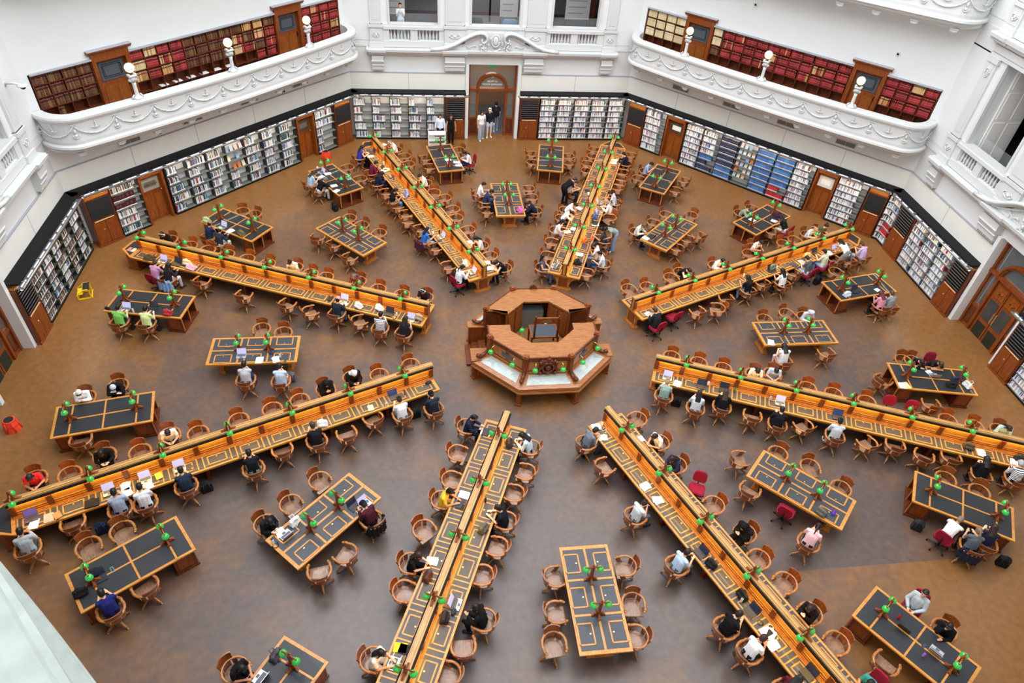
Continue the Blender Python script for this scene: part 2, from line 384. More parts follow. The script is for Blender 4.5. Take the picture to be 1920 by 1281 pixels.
# broken pediment with scrolls and cartouche over each door
for az in (90, 180, 0):
    t = thing('scroll_pediment', 'white scroll pediment over the door in the %s' % SAY[az], 'pediment', floc(az, 0, A0-.1, 4.88), frz(az), 'carved pediments over the doors')
    for s in (-1, 1):
        path = [(3.3,.0),(2.9,.02),(2.5,.10),(2.1,.26),(1.7,.48),(1.3,.70),(1.0,.82),(.78,.86),(.60,.83),(.47,.72),(.43,.58),(.48,.45),(.58,.38),(.68,.4),(.72,.5),(.66,.57)]
        for off, r, y in ((0, .075, -.28), (-.09, .04, -.22), (.0, .06, -.1), (-.13, .03, -.12)):
            MBp = MB(); MBp.tube([(s*x, y, z+off+.02) for x, z in path[:11 if off else 16]], [r]*5+[r*.95]*6 if off else [r]*10+[r*.8, r*.7, r*.6, r*.55, r*.5, r*.45], 8, up=(0,1,0))
            MBp.build('scroll', PLASTER2, t, True)
        m2 = MB(); k = 0
        for i in range(22):
            f = i/21; x = 2.3-1.4*f; z = .1+.62*f-.04*math.sin(f*PI); m2.bx(s*x-.015, s*x+.015, -.2, -.12, z-.09, z-.04)
        m2.build('dentil_band', PLASTER2, t)
        m3 = MB()
        for i in range(26):
            a = rnd.random()*6.28; q = rnd.random()**.6; m3.ball((s*(.62+.2*q*math.cos(a)), -.2-.08*rnd.random(), .22+.24*q*math.sin(a)), (.05,.04,.06), 7, 5)
        for i in range(5): m3.ball((s*.6, -.25, .2-.08*i), (.045, .045, .06), 7, 5)
        m3.build('leaf_cluster', PLASTER2, t, True)
        m4 = MB(); m4.tube([(s*(1.0+.1*i), -.1, .16+.05*math.sin(i*1.5)) for i in range(8)], [.03,.035,.03,.025,.03,.022,.018,.01], 6)
        m4.build('tendril', PLASTER2, t, True)
    m = MB(); m.ball((0, -.24, .5), (.15, .08, .24), 16, 10); m.build('oval_boss', PLASTER2, t, True)
    m = MB(); m.tube([(.2*math.cos(a*PI/12), -.22, .5+.29*math.sin(a*PI/12)) for a in range(25)], .045, 8)
    for i in range(24): a = rnd.random()*6.28; m.ball((.36*math.cos(a), -.18, .34+.34*math.sin(a)), (.05, .05, .05), 7, 5)
    m.build('cartouche_frame', PLASTER2, t, True)
    m = MB(); m.plate([(-3.2,0),(3.2,0),(2.4,.1),(1.5,.55),(.8,.82),(-.8,.82),(-1.5,.55),(-2.4,.1)], -.04, .12); m.build('tympanum', PLASTER2, t)
# ---- rooms seen through the openings
for az in (90, 180, 0):
    a = MB(); a.M = fmat(az); a.bx(-7.9, 7.9, A0+.56, 23.4, 4.7, 5.0); struct(a, 'floor', ANNFLOOR)
    a = MB(); a.M = fmat(az); a.bx(-7.9, 7.9, 23.4, 23.6, 4.7, 9.6); a.bx(-8, -7.8, 18.5, 23.4, 4.7, 9.6); a.bx(7.8, 8, 18.5, 23.4, 4.7, 9.6)
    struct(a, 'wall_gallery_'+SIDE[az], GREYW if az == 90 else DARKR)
    a = MB(); a.M = fmat(az); a.bx(-8, 8, A0+.56, 23.6, 9.6, 9.8); struct(a, 'ceiling', PLASTER)
    # lobby behind the door
    a = MB(); a.M = fmat(az); a.bx(-3.0, 3.0, 22.4, 22.6, 0, 4.6); a.bx(-3.1, -2.9, 18.6, 22.6, 0, 4.6); a.bx(2.9, 3.1, 18.6, 22.6, 0, 4.6)
    struct(a, 'wall_lobby_'+SIDE[az], BROWNR if az == 90 else GREYW)
    a = MB(); a.M = fmat(az); a.bx(-3.0, 3.0, 18.45, 22.5, 0, .012); struct(a, 'floor', mat('lobby_slate', '#5b5f66', .6, var=.15, scale=3))
area('gallery_lamp', floc(90, 0, 20.8, 9.4), 5, 150, (1, .96, .9))
area('lobby_lamp', floc(90, 0, 20.5, 4.4), 1.6, 50, (1, .9, .75))
area('lobby_lamp', floc(0, 0, 20.5, 4.4), 1.6, 25, (1, .95, .9))
# display panels and lounge seats behind the back openings
def disp_panel(u, A, w, z0, z1, lab, col='#cdced0'):
    t = thing('exhibition_panel', lab, 'panel', floc(90, u, A, 5.0), frz(90))
    m = MB(); m.bx(-w/2, w/2, -.06, .06, z0-5, z1-5); m.build('board', mat('panel_grey'+col, col, .6, var=.04, scale=30), t)
    for x in (-w/2+.05, w/2-.05): m = MB(); m.bx(x-.02, x+.02, -.02, .02, 0, z0-5); m.build('leg', BLACKM, t)
    m = MB()
    for i in range(9):
        z = z0-4.7+i*.32
        m.bx(-w/2+.12, w/2-.12-rnd.random()*w*.2, -.066, -.06, z, z+.05)
    m.build('text_lines', mat('text_grey', '#9a9b9e', .7), t)
disp_panel(-5.25, 20.6, 1.45, 5.65, 8.6, 'pale grey text panel behind the photographer in the left opening')
disp_panel(-2.5, 20.2, .7, 5.8, 8.6, 'pale grey text panel at the right edge of the left opening')
disp_panel(1.08, 21.4, .97, 5.42, 8.6, 'pale grey text panel right of centre in the middle opening')
disp_panel(4.88, 21.3, 1.33, 5.42, 8.6, 'tall pale text panel in the right opening of the back wall')
m = MB(); m.M = fmat(90); m.bx(-4.1, -2.3, 22.9, 23.0, 6.0, 8.6); tag(m.build('metal_cabinet', mat('lined_metal', '#8b8d92', .4, var=.1, scale=3)), 'grey metal storage wall deep in the left opening', 'cabinet')
m = MB(); m.M = fmat(90); [m.bx(x-.05, x+.05, 21.8, 21.9, 5, 9) for x in (-1.05, .1)]; m.bx(-1.05, .1, 21.8, 21.88, 7.0, 7.08); m.bx(2.9, 3.0, 21.6, 21.7, 5, 9.4); trim(m, BLACKM)
m = MB(); m.M = fmat(90); m.bx(3.25, 3.45, 22.2, 23.2, 5, 9); m.bx(5.7, 5.9, 21.4, 23.2, 5, 9); trim(m, WOODD)
CHB = mat('slate_blue_fabric', '#5f7891', .85, var=.05, scale=40); CHD = mat('charcoal_fabric', '#2c2b33', .9)
def tub(u, A, m_, lab, rz=0):
    t = thing('lounge_chair', lab, 'chair', floc(90, u, A, 5.0), frz(90)+rz)
    q = MB(); q.prism([(-.38,-.36),(.38,-.36),(.4,.3),(-.4,.3)], .2, .45); q.build('seat', m_, t)
    q = MB(); q.plate([(-.36,.4),(.36,.4),(.38,1.0),(.3,1.12),(-.3,1.12),(-.38,1.0)], .28, .4); q.build('backrest', m_, t)
    for x in (-.3, .3):
        for y in (-.28, .28): q = MB(); q.tube([(x, y, 0), (x*.95, y*.95, .2)], .02, 6); q.build('leg', BLACKM, t)
tub(-.95, 19.15, CHD, 'charcoal lounge chair at the left of the middle opening', PI)
tub(.82, 19.0, CHB, 'slate blue lounge chair at the right of the middle opening', PI)
m = MB(); m.M = fmat(90); m.bx(-.9, .35, 18.62, 19.0, 5.0, 5.75); tag(m.build('upholstered_bench', CHB), 'slate blue bench against the parapet of the middle opening', 'bench')
# glass guards behind the openings
for az, us in ((90, (-4.1, 0, 4.1)), (0, (-4.1, 0, 4.1)), (180, (-4.1, 0, 4.1))):
    for i, u in enumerate(us):
        m = MB(); m.M = fmat(az); w_ = 1.24; m.bx(u-w_, u+w_, 18.44, 18.46, 5.3, 6.35)
        tag(m.build('glass_guard', GLASS), 'clear glass guard panel in the %s opening of the %s' % (('left', 'middle', 'right')[i], SAY[az]), 'glass guard', 'glass guards in the gallery openings')
# white panelled shutters in the reveals of the right side wall
PAPERW = mat('bright_paint', '#f2f0ec', .6)
for u in (-5.3, -2.9):
    t = thing('panelled_reveal', 'white panelled timber reveal at the %s side of the right wall opening' % ('left' if u < -4 else 'right'), 'panelling', floc(0, u, A0+.56, 6.0), frz(0))
    s = 1 if u < -4 else -1
    m = MB(); m.bx(-.05, .05, 0, 1.3, -.9, 3.2); m.build('panelling', PAPERW, t)
    m = MB()
    for a, b in ((.1, .58), (.72, 1.2)):
        for z0, z1 in ((-.6, .9), (1.05, 2.1), (2.25, 3.0)): m.bx(s*.05, s*.07, a, b, z0, z1)
    m.build('raised_panel', mat('pale_grey_panel', '#efece6', .6), t)
GLOBE = mat('lit_opal_globe', '#fff4dc', .3, emit='#ffe9bd', es=1.05)
t = thing('globe_lamp', 'round opal lamp glowing in the dark opening of the right side wall', 'lamp', floc(0, -2.55, 19.4, 7.55), frz(0))
m = MB(); m.ball((0,0,0), .19, 16, 10); m.build('globe', GLOBE, t, True); m = MB(); m.tube([(0,0,.15),(0,0,1.9)], .015, 6); m.build('rod', BRONZE, t)
# ================================================================ curved balconies
def bal_path(n=26):
    P = []
    for i in range(9):
        a = PI/2*i/8; P.append((-6.35-1.07*math.cos(a)**.9 if i < 8 else -6.35, 17.92-1.28*math.sin(a)))
    for i in range(1, n): u = -6.35+12.7*i/n; P.append((u, 16.34+.30*(abs(u)/6.35)**2))
    P += [(-x, y) for x, y in P[:9][::-1]]
    return P
BP = bal_path()
def on_path(u, z, off=0.0):
    for (x0, y0), (x1, y1) in zip(BP, BP[1:]):
        if x0 <= u <= x1: f = (u-x0)/max(1e-6, x1-x0); return (u, y0+(y1-y0)*f+off, z)
    return (u, BP[0][1]+off, z)
def arc_pts():
    L = [0]
    for a, b in zip(BP, BP[1:]): L.append(L[-1]+math.dist(a, b))
    return L
BL = arc_pts()
def at_len(s):
    s = min(max(s, 0.01), BL[-1]-.01)
    for i in range(len(BP)-1):
        if BL[i] <= s <= BL[i+1]:
            f = (s-BL[i])/(BL[i+1]-BL[i]); (x0, y0), (x1, y1) = BP[i], BP[i+1]
            d = Vector((x1-x0, y1-y0, 0)).normalized(); return Vector((x0+(x1-x0)*f, y0+(y1-y0)*f, 0)), Vector((d.y, -d.x, 0))
def balcony(az, z0, lab, PLASTER2=PLASTER2, PLASTER=PLASTER):
    t = thing('balcony', lab, 'balcony', (0, 0, z0), frz(az), 'curved white balconies')
    m = MB()
    m.sweep(BP, [(0.02,4.86),(0.0,5.0),(.03,5.3),(.01,5.68),(-.03,5.72),(-.03,5.77),(-.09,5.80),(-.10,5.88),(-.07,5.95),(.30,5.96),(.30,4.86)])
    m.build('parapet', PLASTER2, t, False, True)
    m = MB(); m.sweep(BP, [(-.02,4.88),(-.1,4.84),(-.11,4.76),(-.02,4.70),(.06,4.6),(.24,4.52),(.34,4.42),(.6,4.42),(.6,4.88)]); m.build('base_moulding', PLASTER2, t, False, True)
    m = MB(); m.prism([(x, y+.25) for x, y in BP]+[(7.3, 18.0), (-7.3, 18.0)], 4.5, 4.97); m.build('deck', PLASTER, t, False, True)
    for k in range(10):
        u = -6.62+1.47*k; x, y, _ = on_path(max(-6.9, min(6.9, u)), 0); m = MB()
        m.bx(u-.14, u+.14, y+.30, y+.62, 4.33, 4.46); m.bx(u-.17, u+.17, y+.26, y+.66, 4.42, 4.47); m.ball((u, y+.34, 4.33), (.12, .06, .05), 8, 5)
        m.bx(u-.14, u+.14, y+.6, 17.97, 4.36, 4.5)
        m.build('soffit_bracket', PLASTER2, t)
    # garlands, rosettes and palmettes
    m = MB(); n = 11; step = BL[-1]/n; r = random.Random(3)
    for k in range(n):
        pts = []; rs = []
        for i in range(15):
            f = i/14; p, nn = at_len((k+f)*step); p = p+nn*.015; p.z = 5.62-.42*(1-(2*f-1)**2)**.8; pts.append(p); rs.append(.012+.016*(1-abs(2*f-1))+.008*(i % 2))
        m.tube(pts, rs, 6)
        for i in range(1, 14):
            for dz in (-.03, .03): m.ball((pts[i].x, pts[i].y-.005, pts[i].z+dz), (.022, .016, .02), 5, 4)
        p, nn = at_len((k+.5)*step)
        for dz, rr in ((.0, .05), (.09, .04), (.16, .028), (.22, .018)): q = p+nn*.02; m.ball((q.x, q.y, 5.42+dz), (rr, .03, rr*1.1), 7, 5)
        for s in (-1, 1):
            for j in range(3): q, nn = at_len((k+.5)*step+s*(.05+.045*j)); q = q+nn*.02; m.ball((q.x, q.y, 5.40+.02*j), (.028, .02, .02), 6, 4)
    for k in range(n+1):
        p, nn = at_len(k*step); q = p+nn*.02
        m.tube([(q.x+.11*math.cos(a), q.y, 5.28+.13*math.sin(a)) for a in [PI*1.0+PI*j/8 for j in range(9)]], .02, 6)
        for j in range(5): m.ball((q.x-.08+.04*j, q.y, 5.64+.02*(j % 2)), (.026, .022, .026), 6, 4)
        m.ball((q.x, q.y, 5.4), (.05, .03, .09), 8, 5); m.ball((q.x, q.y, 5.24), (.07, .03, .06), 8, 5)
    m.build('garland_relief', PLASTER2, t, True)
    return t
balcony(135, 0, 'curved white garlanded balcony on the left slanting wall')
balcony(45, 0, 'curved white garlanded balcony on the right slanting wall')
balcony(45, 5.33, 'upper white balcony crossing the top right corner of the picture')
balcony(135, 5.75, 'upper white balcony high on the left slanting wall')
DIMMED = mat('dimmed_grey_plaster', '#a3aba6', .8, .15, var=.10, scale=3.5)  # mottled grey plaster, colour darkened to offset the strong skylight up here
balcony(225, 0, 'grey-white lower balcony on the near left wall', DIMMED, DIMMED)
balcony(225, 5.33, 'pale grey balcony edging in at the bottom left corner', DIMMED, DIMMED)
# globe lamps on the parapets
def globe_post():
    t = thing('globe_lamp', '', 'lamp')
    m = MB(); m.prism([(-.14,-.13),(.14,-.13),(.14,.13),(-.14,.13)], 0, .05)
    prof = [(.19,.0),(.15,.06),(.09,.12),(.075,.2),(.07,.5),(.085,.62)]
    m.lathe([(a, b+.0) for a, b in prof], 10)
    for s in (-1, 1): m.tube([(s*.2, 0, .03), (s*.17, 0, .1), (s*.11, 0, .17)], [.04, .035, .02], 6)
    m.build('pedestal', PLASTER2, t, True)
    m = MB(); m.prism([(-.1,-.1),(.1,-.1),(.1,.1),(-.1,.1)], .66, .84); m.ball((0,-.1,.75), (.1,.05,.08), 8, 6); m.bx(-.14,.14,-.13,.13,.84,.9)
    for s in (-1, 1): m.ball((s*.11, -.02, .7), (.05, .1, .06), 8, 6); m.ball((s*.12,0,.92),(.05,.1,.03),8,5)
    m.build('carved_head', PLASTER2, t, True)
    m = MB(); m.lathe([(.05,.9),(.06,.94),(.03,.98),(.06,1.0)], 10); m.build('collar', BRONZE, t, True)
    m = MB(); m.ball((0,0,1.16), .175, 18, 12); m.build('globe', GLOBE, t, True)
    m = MB(); m.tube([(.178*math.cos(a*PI/12), .178*math.sin(a*PI/12), 1.14) for a in range(25)], .008, 5); m.tube([(0,0,1.32),(0,0,1.38)], .012, 6); m.build('band', BRONZE, t, True)
    return t
gp = None
for az, us in ((135, (-4.15, -.02, 4.1)), (45, (-4.0, .02, 4.15))):
    for i, u in enumerate(us):
        lab = '%s opal globe lamp on the %s balcony' % (('leftmost', 'middle', 'rightmost')[i], 'left' if az == 135 else 'right')
        x, y, z = on_path(u, 5.95, .13); P = fmat(az) @ Vector((x, y, z))
        if gp is None: gp = globe_post(); o = gp; o.location = P; o.rotation_euler = (0, 0, frz(az)+PI); o['label'] = lab; o['group'] = 'globe lamps on the balconies'
        else: dup(gp, P, frz(az)+PI, lab)
# ================================================================ books
BOOKS = []                                        # (face, u, A, z, w, h, d, lean, colour, bands, kind, where)
PAL = {
 'mix': ['#e9e9ee','#dfe4ea','#f2f0ec','#cfd6e0','#8fa2bd','#3a4f7a','#26344f','#b8bcc4','#5b6670','#a4343a','#e4dcc8','#7fa6c9','#2e6a86','#1d1f26','#d8d0c4','#c6ccd2','#6f8fb4','#efefef','#eceff4','#b7a078','#3f5d4c','#d9c7d0'],
 'pale': ['#f0f0f2','#e6e8ee','#f4f2ee','#dfe2ea','#b9c4d6','#8ea3c4','#ebe6dc','#c9a6ae','#c4d2d0','#5a6c94','#efefef','#e7e9f2','#a34450','#3b4a66'],
 'dark': ['#4d2a2c','#2b2a30','#6a4a3a','#8d8478','#3a4a5c','#a09a90','#5c2024','#c9c2b4','#26303c','#745a44','#d6d2c8','#e6e2da','#34506e','#b9b4aa'],
 'navy': ['#2c3354','#2a3050','#333a5e'], 'blue': ['#3f6fb0','#3a66a6','#4a7cbc'], 'maroon': ['#4c1d25','#451a20','#531f28'],
 'red': ['#c4262c','#b8222a','#cf3036'],
 'brown': ['#54301f','#5c3826','#6a4a30','#7d603c','#48261c','#5e3a26'],
 'crim': ['#96202e','#8a1c2a','#a32a36','#7d1a26','#9c2632'],
 'cream': ['#d8c49c','#cdb88e','#decca6','#d2be96'],
 'redmix': ['#96202e','#8a1c2a','#c69a62','#a32a36','#b78450','#7d1a26','#d0a878'],
 'tan': ['#b08a5a','#c4a06c','#8c6238','#d2b88a','#7a2c28','#a07848'],
}
def fill(az, u0, u1, A, z, h, pal, frac=1.0, kind='library', where='', wr=(.022, .05), label=True, start=0.0):
    r = rnd; u = u0+.01+start*(u1-u0); end = u0+(u1-u0)*min(1.0, start+frac)-.01; P = PAL[pal]; run = r.choice(P); k = 0; same = pal in ('navy', 'blue', 'maroon', 'red', 'cream')
    ww = r.uniform(*wr)
    while True:
        if same or (kind == 'leather' and pal != 'brown'):
            if k <= 0: ww = r.uniform(*wr); k = r.randint(4, 12); run = r.choice(P); hh = h*r.uniform(.86, .97)
            k -= 1; w_ = ww*r.uniform(.95, 1.05); c = run if r.random() < .85 else r.choice(P); H_ = hh
        else: w_ = r.uniform(*wr); c = r.choice(P); H_ = h*r.uniform(.78, 1.0) if kind == 'library' else h*r.uniform(.88, .97)
        if u+w_ > end: break
        d = .2 if kind != 'leather' else .22
        lean = 0 if (same or r.random() < .8) else r.uniform(-.1, .1)
        lc = lin(c); j = r.uniform(.9, 1.08); lc = tuple(min(1, x*j) for x in lc)
        BOOKS.append((az, u+w_/2, A+r.uniform(0, .015), z, w_*.94, H_, d, lean, lc, pal, kind, where)); u += w_
def book_mb(mb, b, local=False):
    az, u, A, z, w_, h, d, lean, c, pal, kind, where = b
    B = Matrix.Rotation(lean, 4, 'Y')
    mb.M = B if local else fmat(az) @ Matrix.Translation((u, A, z+.002+abs(lean)*.5*w_)) @ B
    x = w_/2
    mb.bx(-x, x, 0, d, 0, h, c)
    page = (.72, .69, .62) if kind == 'library' else (.16, .07, .05)
    mb.add([(-x*.8, .006, h+.001), (x*.8, .006, h+.001), (x*.8, d, h+.001), (-x*.8, d, h+.001)], [(0,1,2,3)], page)
    def band(z0, z1, cc): mb.add([(-x, -.002, z0*h), (x, -.002, z0*h), (x, -.002, z1*h), (-x, -.002, z1*h)], [(0,1,2,3)], cc)
    if kind == 'leather':
        dk = tuple(q*.22 for q in c); gold = (.55, .36, .13) if pal != 'brown' else (.3, .15, .07)
        if pal != 'cream':
            band(.70, .84, dk if pal in ('crim', 'redmix', 'brown') else (.25, .03, .03)); band(.52, .54, gold); band(.3, .32, gold); band(.88, .9, gold)
            if pal == 'brown': band(.9, 1.0, (.2, .02, .04))
        else: band(.7, .8, tuple(q*.7 for q in c))
    elif pal in ('navy', 'blue'): band(.08, .2, (.8, .8, .8)); band(.6, .62, (.5, .5, .55))
    else:
        band(.06, .2, (.85, .85, .83))
        if int(u*997) % 3 == 0: band(.5, .8, tuple(min(1, q*.5+.08) for q in c))
# ---- gallery bookcases on the balconies
def gallery_case(az, u0, u1, n, cfg, lab, side):
    t = thing('gallery_bookcase', lab, 'bookcase', floc(az, (u0+u1)/2, A0+.02, 4.97), frz(az), 'balcony bookcases')
    c = (u0+u1)/2; h = 2.2
    m = MB(); m.bx(u0-c, u1-c, .33, .36, 0, h); m.build('back_panel', WOODD, t)
    m = MB(); m.bx(u0-c, u1-c, -.02, .36, h-.04, h); m.build('top_board', WOODD, t)
    m = MB(); m.bx(u0-c-.02, u1-c+.02, -.08, .02, h, h+.03); m.bx(u0-c-.02, u1-c+.02, -.08, .38, h+.03, h+.06); m.build('grey_capping', LEDGE, t)
    for k in range(n+1):
        x = u0-c+(u1-u0)*k/n; m = MB(); m.bx(x-.012, x+.012, 0, .33, 0, h-.04); m.build('upright', WOODD, t)
    for j in range(5):
        z = .10+.43*j; m = MB(); m.bx(u0-c, u1-c, .005, .33, z-.02, z); m.build('shelf', WOODD, t)
        for k in range(n):
            pal, fr = cfg(j, k)
            if not pal: continue
            a = u0+(u1-u0)*k/n+.014; b = u0+(u1-u0)*(k+1)/n-.014
            fill(az, a, b, A0+.05, 4.97+z, .375, pal, fr, 'leather', '%s shelf of the %s' % (('bottom', 'second', 'middle', 'fourth', 'top')[j], side), (.03, .055))
    return t
WOODPL = wood('door_panel_wood', '#763a11', '#9a551d', .35, (14, 14, 2.2))
def gallery_door(az, u0, u1, lab):
    c = (u0+u1)/2; w_ = (u1-u0); t = thing('gallery_door', lab, 'door', floc(az, c, A0-.02, 4.97), frz(az), 'panelled doors on the balconies')
    for s in (-1, 1): m = MB(); m.bx(s*(w_/2-.16), s*w_/2, -.02, .3, 0, 2.4); m.build('jamb', WOODR, t)
    m = MB(); m.bx(-w_/2, w_/2, -.04, .3, 2.12, 2.4); m.sideplate([(0,2.4),(-.06,2.4),(-.16,2.5),(-.17,2.54),(.3,2.54),(.3,2.4)], -w_/2-.12, w_/2+.12); m.build('cornice', WOODR, t)
    m = MB(); m.bx(-w_/2-.12, w_/2+.12, -.17, .34, 2.54, 2.56); m.build('cornice_top', LEDGE, t)
    d = w_/2-.16
    m = MB(); m.bx(-d, d, .2, .25, 0, 2.12); m.build('leaf', WOODR, t)
    m = MB(); m.bx(-d+.1, -.05, .18, .2, .15, 1.1); m.bx(.05, d-.1, .18, .2, .15, 1.1); m.build('lower_panel', WOODPL, t)
    m = MB(); m.bx(-d+.1, d-.1, .17, .2, 1.3, 1.98); m.build('notice_panel', mat('slate_grey', '#4b5056', .5), t)
    m = MB()
    for z in (1.38, 1.44, 1.84, 1.9): m.bx(-d+.2, d-.2, .165, .17, z, z+.02)
    for x in (-1, 1): m.bx(x*(d-.22), x*(d-.19), .165, .17, 1.45, 1.85); m.bx(x*(d-.27), x*(d-.25), .165, .17, 1.45, 1.85)
    m.build('etched_border', BLACKM, t)
    m = MB(); m.ball((d-.06, .16, 1.05), .03, 8, 6); m.bx(d-.08, d-.04, .18, .2, .95, 1.15); m.build('handle', BLACKM, t)
def cfgL(seg):
    def f(j, k):
        if seg == 0: return ('brown', 1.0) if j >= 2 else (('brown', .5) if (j == 1 and k in (1,)) else (None, 0))
        if seg == 2: return ('crim' if (j+k) % 5 else 'redmix', 1.0) if j >= 1 else (None, 0)
        if j < 2: return (None, 0) if k < 10 or j < 1 else ('crim', .9)
        pal = {0: ('tan', 'tan', 'crim'), 1: ('crim', 'crim', 'tan'), 2: ('redmix', 'redmix', 'crim'), 3: ('crim', 'crim', 'redmix')}.get(k)
        if pal: return (pal[j-2], 1.0)
        return ('brown' if k < 8 or (j+k) % 3 == 0 else 'redmix', 1.0)
    return f
def cfgR(seg):
    def f(j, k):
        if seg == 0: return ('cream', 1.0) if j >= 2 else (None, 0)
        if j < 2: return (None, 0)
        if seg == 1 and k == 0: return ('cream' if j > 2 else 'brown', .9)
        return (('crim', 'crim', 'redmix', 'crim')[(j*3+k) % 4], .98)
    return f
segs = ((-7.05, -4.88, 4), (-3.38, 3.38, 12), (4.88, 7.08, 4))
NMS = ('left-end bookcase, %s balcony', 'long middle bookcase, %s balcony', 'right-end bookcase, %s balcony')
for az, cf, nm in ((135, cfgL, 'left'), (45, cfgR, 'right')):
    for i, (a, b, n) in enumerate(segs):
        ds = (('brown bound volumes with red tops', 'brown, red and black volumes', 'deep red volumes'), ('cream bound volumes', 'red and cream volumes', 'red volumes'))[az == 45][i]
        gallery_case(az, a, b, n, cf(i), NMS[i] % nm+', with '+ds, NMS[i] % nm)
    gallery_door(az, -4.86, -3.40, 'left wooden door with slate panel on the %s balcony' % nm)
    gallery_door(az, 3.40, 4.86, 'right wooden door with slate panel on the %s balcony' % nm)
# loose papers lying on the lowest balcony shelves
PAPER = mat('white_paper', '#f4f4f2', .7)
for i in range(9):
    u = -2.9+.62*i
    if 0 < i < 7:
        m = MB(); m.M = fmat(135); m.bx(u-.17, u+.17, A0+.04, A0+.28, 5.505, 5.53)
        tag(m.build('paper_stack', PAPER), 'white papers on a low shelf of the left balcony, %s from left' % ('first', 'second', 'third', 'fourth', 'fifth', 'sixth', 'seventh')[i-1], 'papers', 'papers on the low balcony shelves')
# ================================================================ shelving at floor level
FR = 17.67
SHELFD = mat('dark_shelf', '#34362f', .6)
def bookcase(az, u0, u1, rows, lab):
    t = thing('bookcase', lab, 'bookcase', floc(az, (u0+u1)/2, FR, 0), frz(az), 'white steel bookcases along the walls')
    c = (u1-u0)/2; z1 = 2.36
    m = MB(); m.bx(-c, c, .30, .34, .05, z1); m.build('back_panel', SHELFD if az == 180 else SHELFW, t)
    m = MB(); m.bx(-c, c, .02, .5, 0, .08); m.build('plinth', BLACKM, t)
    for s in (-1, 1): m = MB(); m.bx(s*(c-.015), s*c, .04, .34, .08, z1); m.build('upright', DARKM, t)
    zs = []
    for j in range(rows):
        z = .12+(z1-.12)*j/rows; zs.append(z); m = MB(); m.bx(-c+.015, c-.015, .0, .3, z-.02, z); m.bx(-c+.015, c-.015, -.006, .0, z-.022, z+.002)
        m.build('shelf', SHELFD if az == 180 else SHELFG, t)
    return zs
ORD = ('first', 'second', 'third', 'fourth', 'fifth', 'sixth', 'seventh', 'eighth')
BAYS = {}
def run(az, u0, u1, n, rows, name, cfg):
    for k in range(n):
        a = u0+(u1-u0)*k/n; b = u0+(u1-u0)*(k+1)/n
        w_ = '%s%s' % (ORD[k]+' case, ' if n > 1 else '', name)
        zs = bookcase(az, a, b, rows, 'white steel bookcase, %s %s' % (ORD[k]+' from left,' if n > 1 else 'the', name))
        hh = (2.36-.12)/rows-.05
        for j, z in enumerate(zs):
            cc = cfg(k, j)
            if cc is None: continue
            pal, fr = cc[0], cc[1]; st = cc[2] if len(cc) > 2 else 0
            if pal == 'display': BAYS.setdefault('disp', []).append((az, a, b, z, hh)); continue
            fill(az, a+.02, b-.02, FR+.02, z, min(hh, .35), pal, fr, 'library', '%s shelf up, %s' % (ORD[j], w_), (.022, .048), start=st)
def cR(k, j):      # right slanting wall, long run: white, white, navy, display, blue, blue and red, white
    if k == 0: return ('pale', .95)
    if k == 1: return ('pale', .8) if j > 2 else ('navy', .85) if j == 0 else ('blue', .8) if j == 2 else ('navy', .5)
    if k == 2: return ('navy', .97) if j > 1 else ('blue', .97)
    if k == 3: return ('display', 0) if j > 0 else None
    if k == 4: return ('blue', .97)
    if k == 5: return ('blue', .97) if j > 1 else ('red', .95 if j == 0 else .6)
    return ('pale', rnd.uniform(.6, .9))
def cL(k, j):
    if k == 3: return ('display', 0) if j > 1 else ('mix', .5)
    if k == 0 and j == 2: return ('mix', .7)
    return ('mix', rnd.uniform(.5, .95))
run(135, -3.45, 3.5, 7, 5, 'long run, left slanting wall', cL)
run(135, -5.93, -4.7, 1, 6, 'shelves left of the left door, left slanting wall', lambda k, j: ('maroon', .8) if j in (3, 4) else ('dark', .85, 0) if j == 5 else ('mix', .7))
run(135, 4.7, 5.93, 1, 5, 'shelves right of the right door, left slanting wall', lambda k, j: ('mix', .35 if j < 2 else .9) if j != 2 else ('mix', .35))
run(90, -7.4, -2.6, 5, 5, 'back wall left of entrance', lambda k, j: ('pale' if (j+k) % 2 else 'mix', rnd.uniform(.35, .75)))
run(90, 2.62, 7.4, 5, 7, 'back wall right of entrance', lambda k, j: ('pale', rnd.uniform(.72, .95)))
run(45, -3.45, 3.55, 7, 7, 'long run, right slanting wall', cR)
run(45, -5.93, -4.7, 1, 6, 'shelves left of the left door, right slanting wall', lambda k, j: ('pale', .75))
run(45, 4.72, 6.1, 1, 7, 'shelves right of the right door, right slanting wall', lambda k, j: ('pale', .8))
run(0, -5.5, -2.56, 3, 7, 'right side wall, far part', lambda k, j: ('pale' if j < 5 else 'mix', rnd.uniform(.75, .98)))
run(0, -7.4, -6.7, 1, 7, 'narrow corner shelves, right side wall', lambda k, j: ('red', .9) if j in (1, 2) else ('mix', .9))
run(45, 7.1, 7.4, 1, 7, 'corner strip of shelves, right slanting wall', lambda k, j: ('mix', .9))
run(0, 2.55, 7.2, 5, 7, 'right side wall, near part', lambda k, j: ('pale', rnd.uniform(.8, .98)))
run(180, 2.62, 7.42, 5, 7, 'left side wall', lambda k, j: ('dark' if (j*k) % 3 == 0 else 'mix', rnd.uniform(.55, .98)))
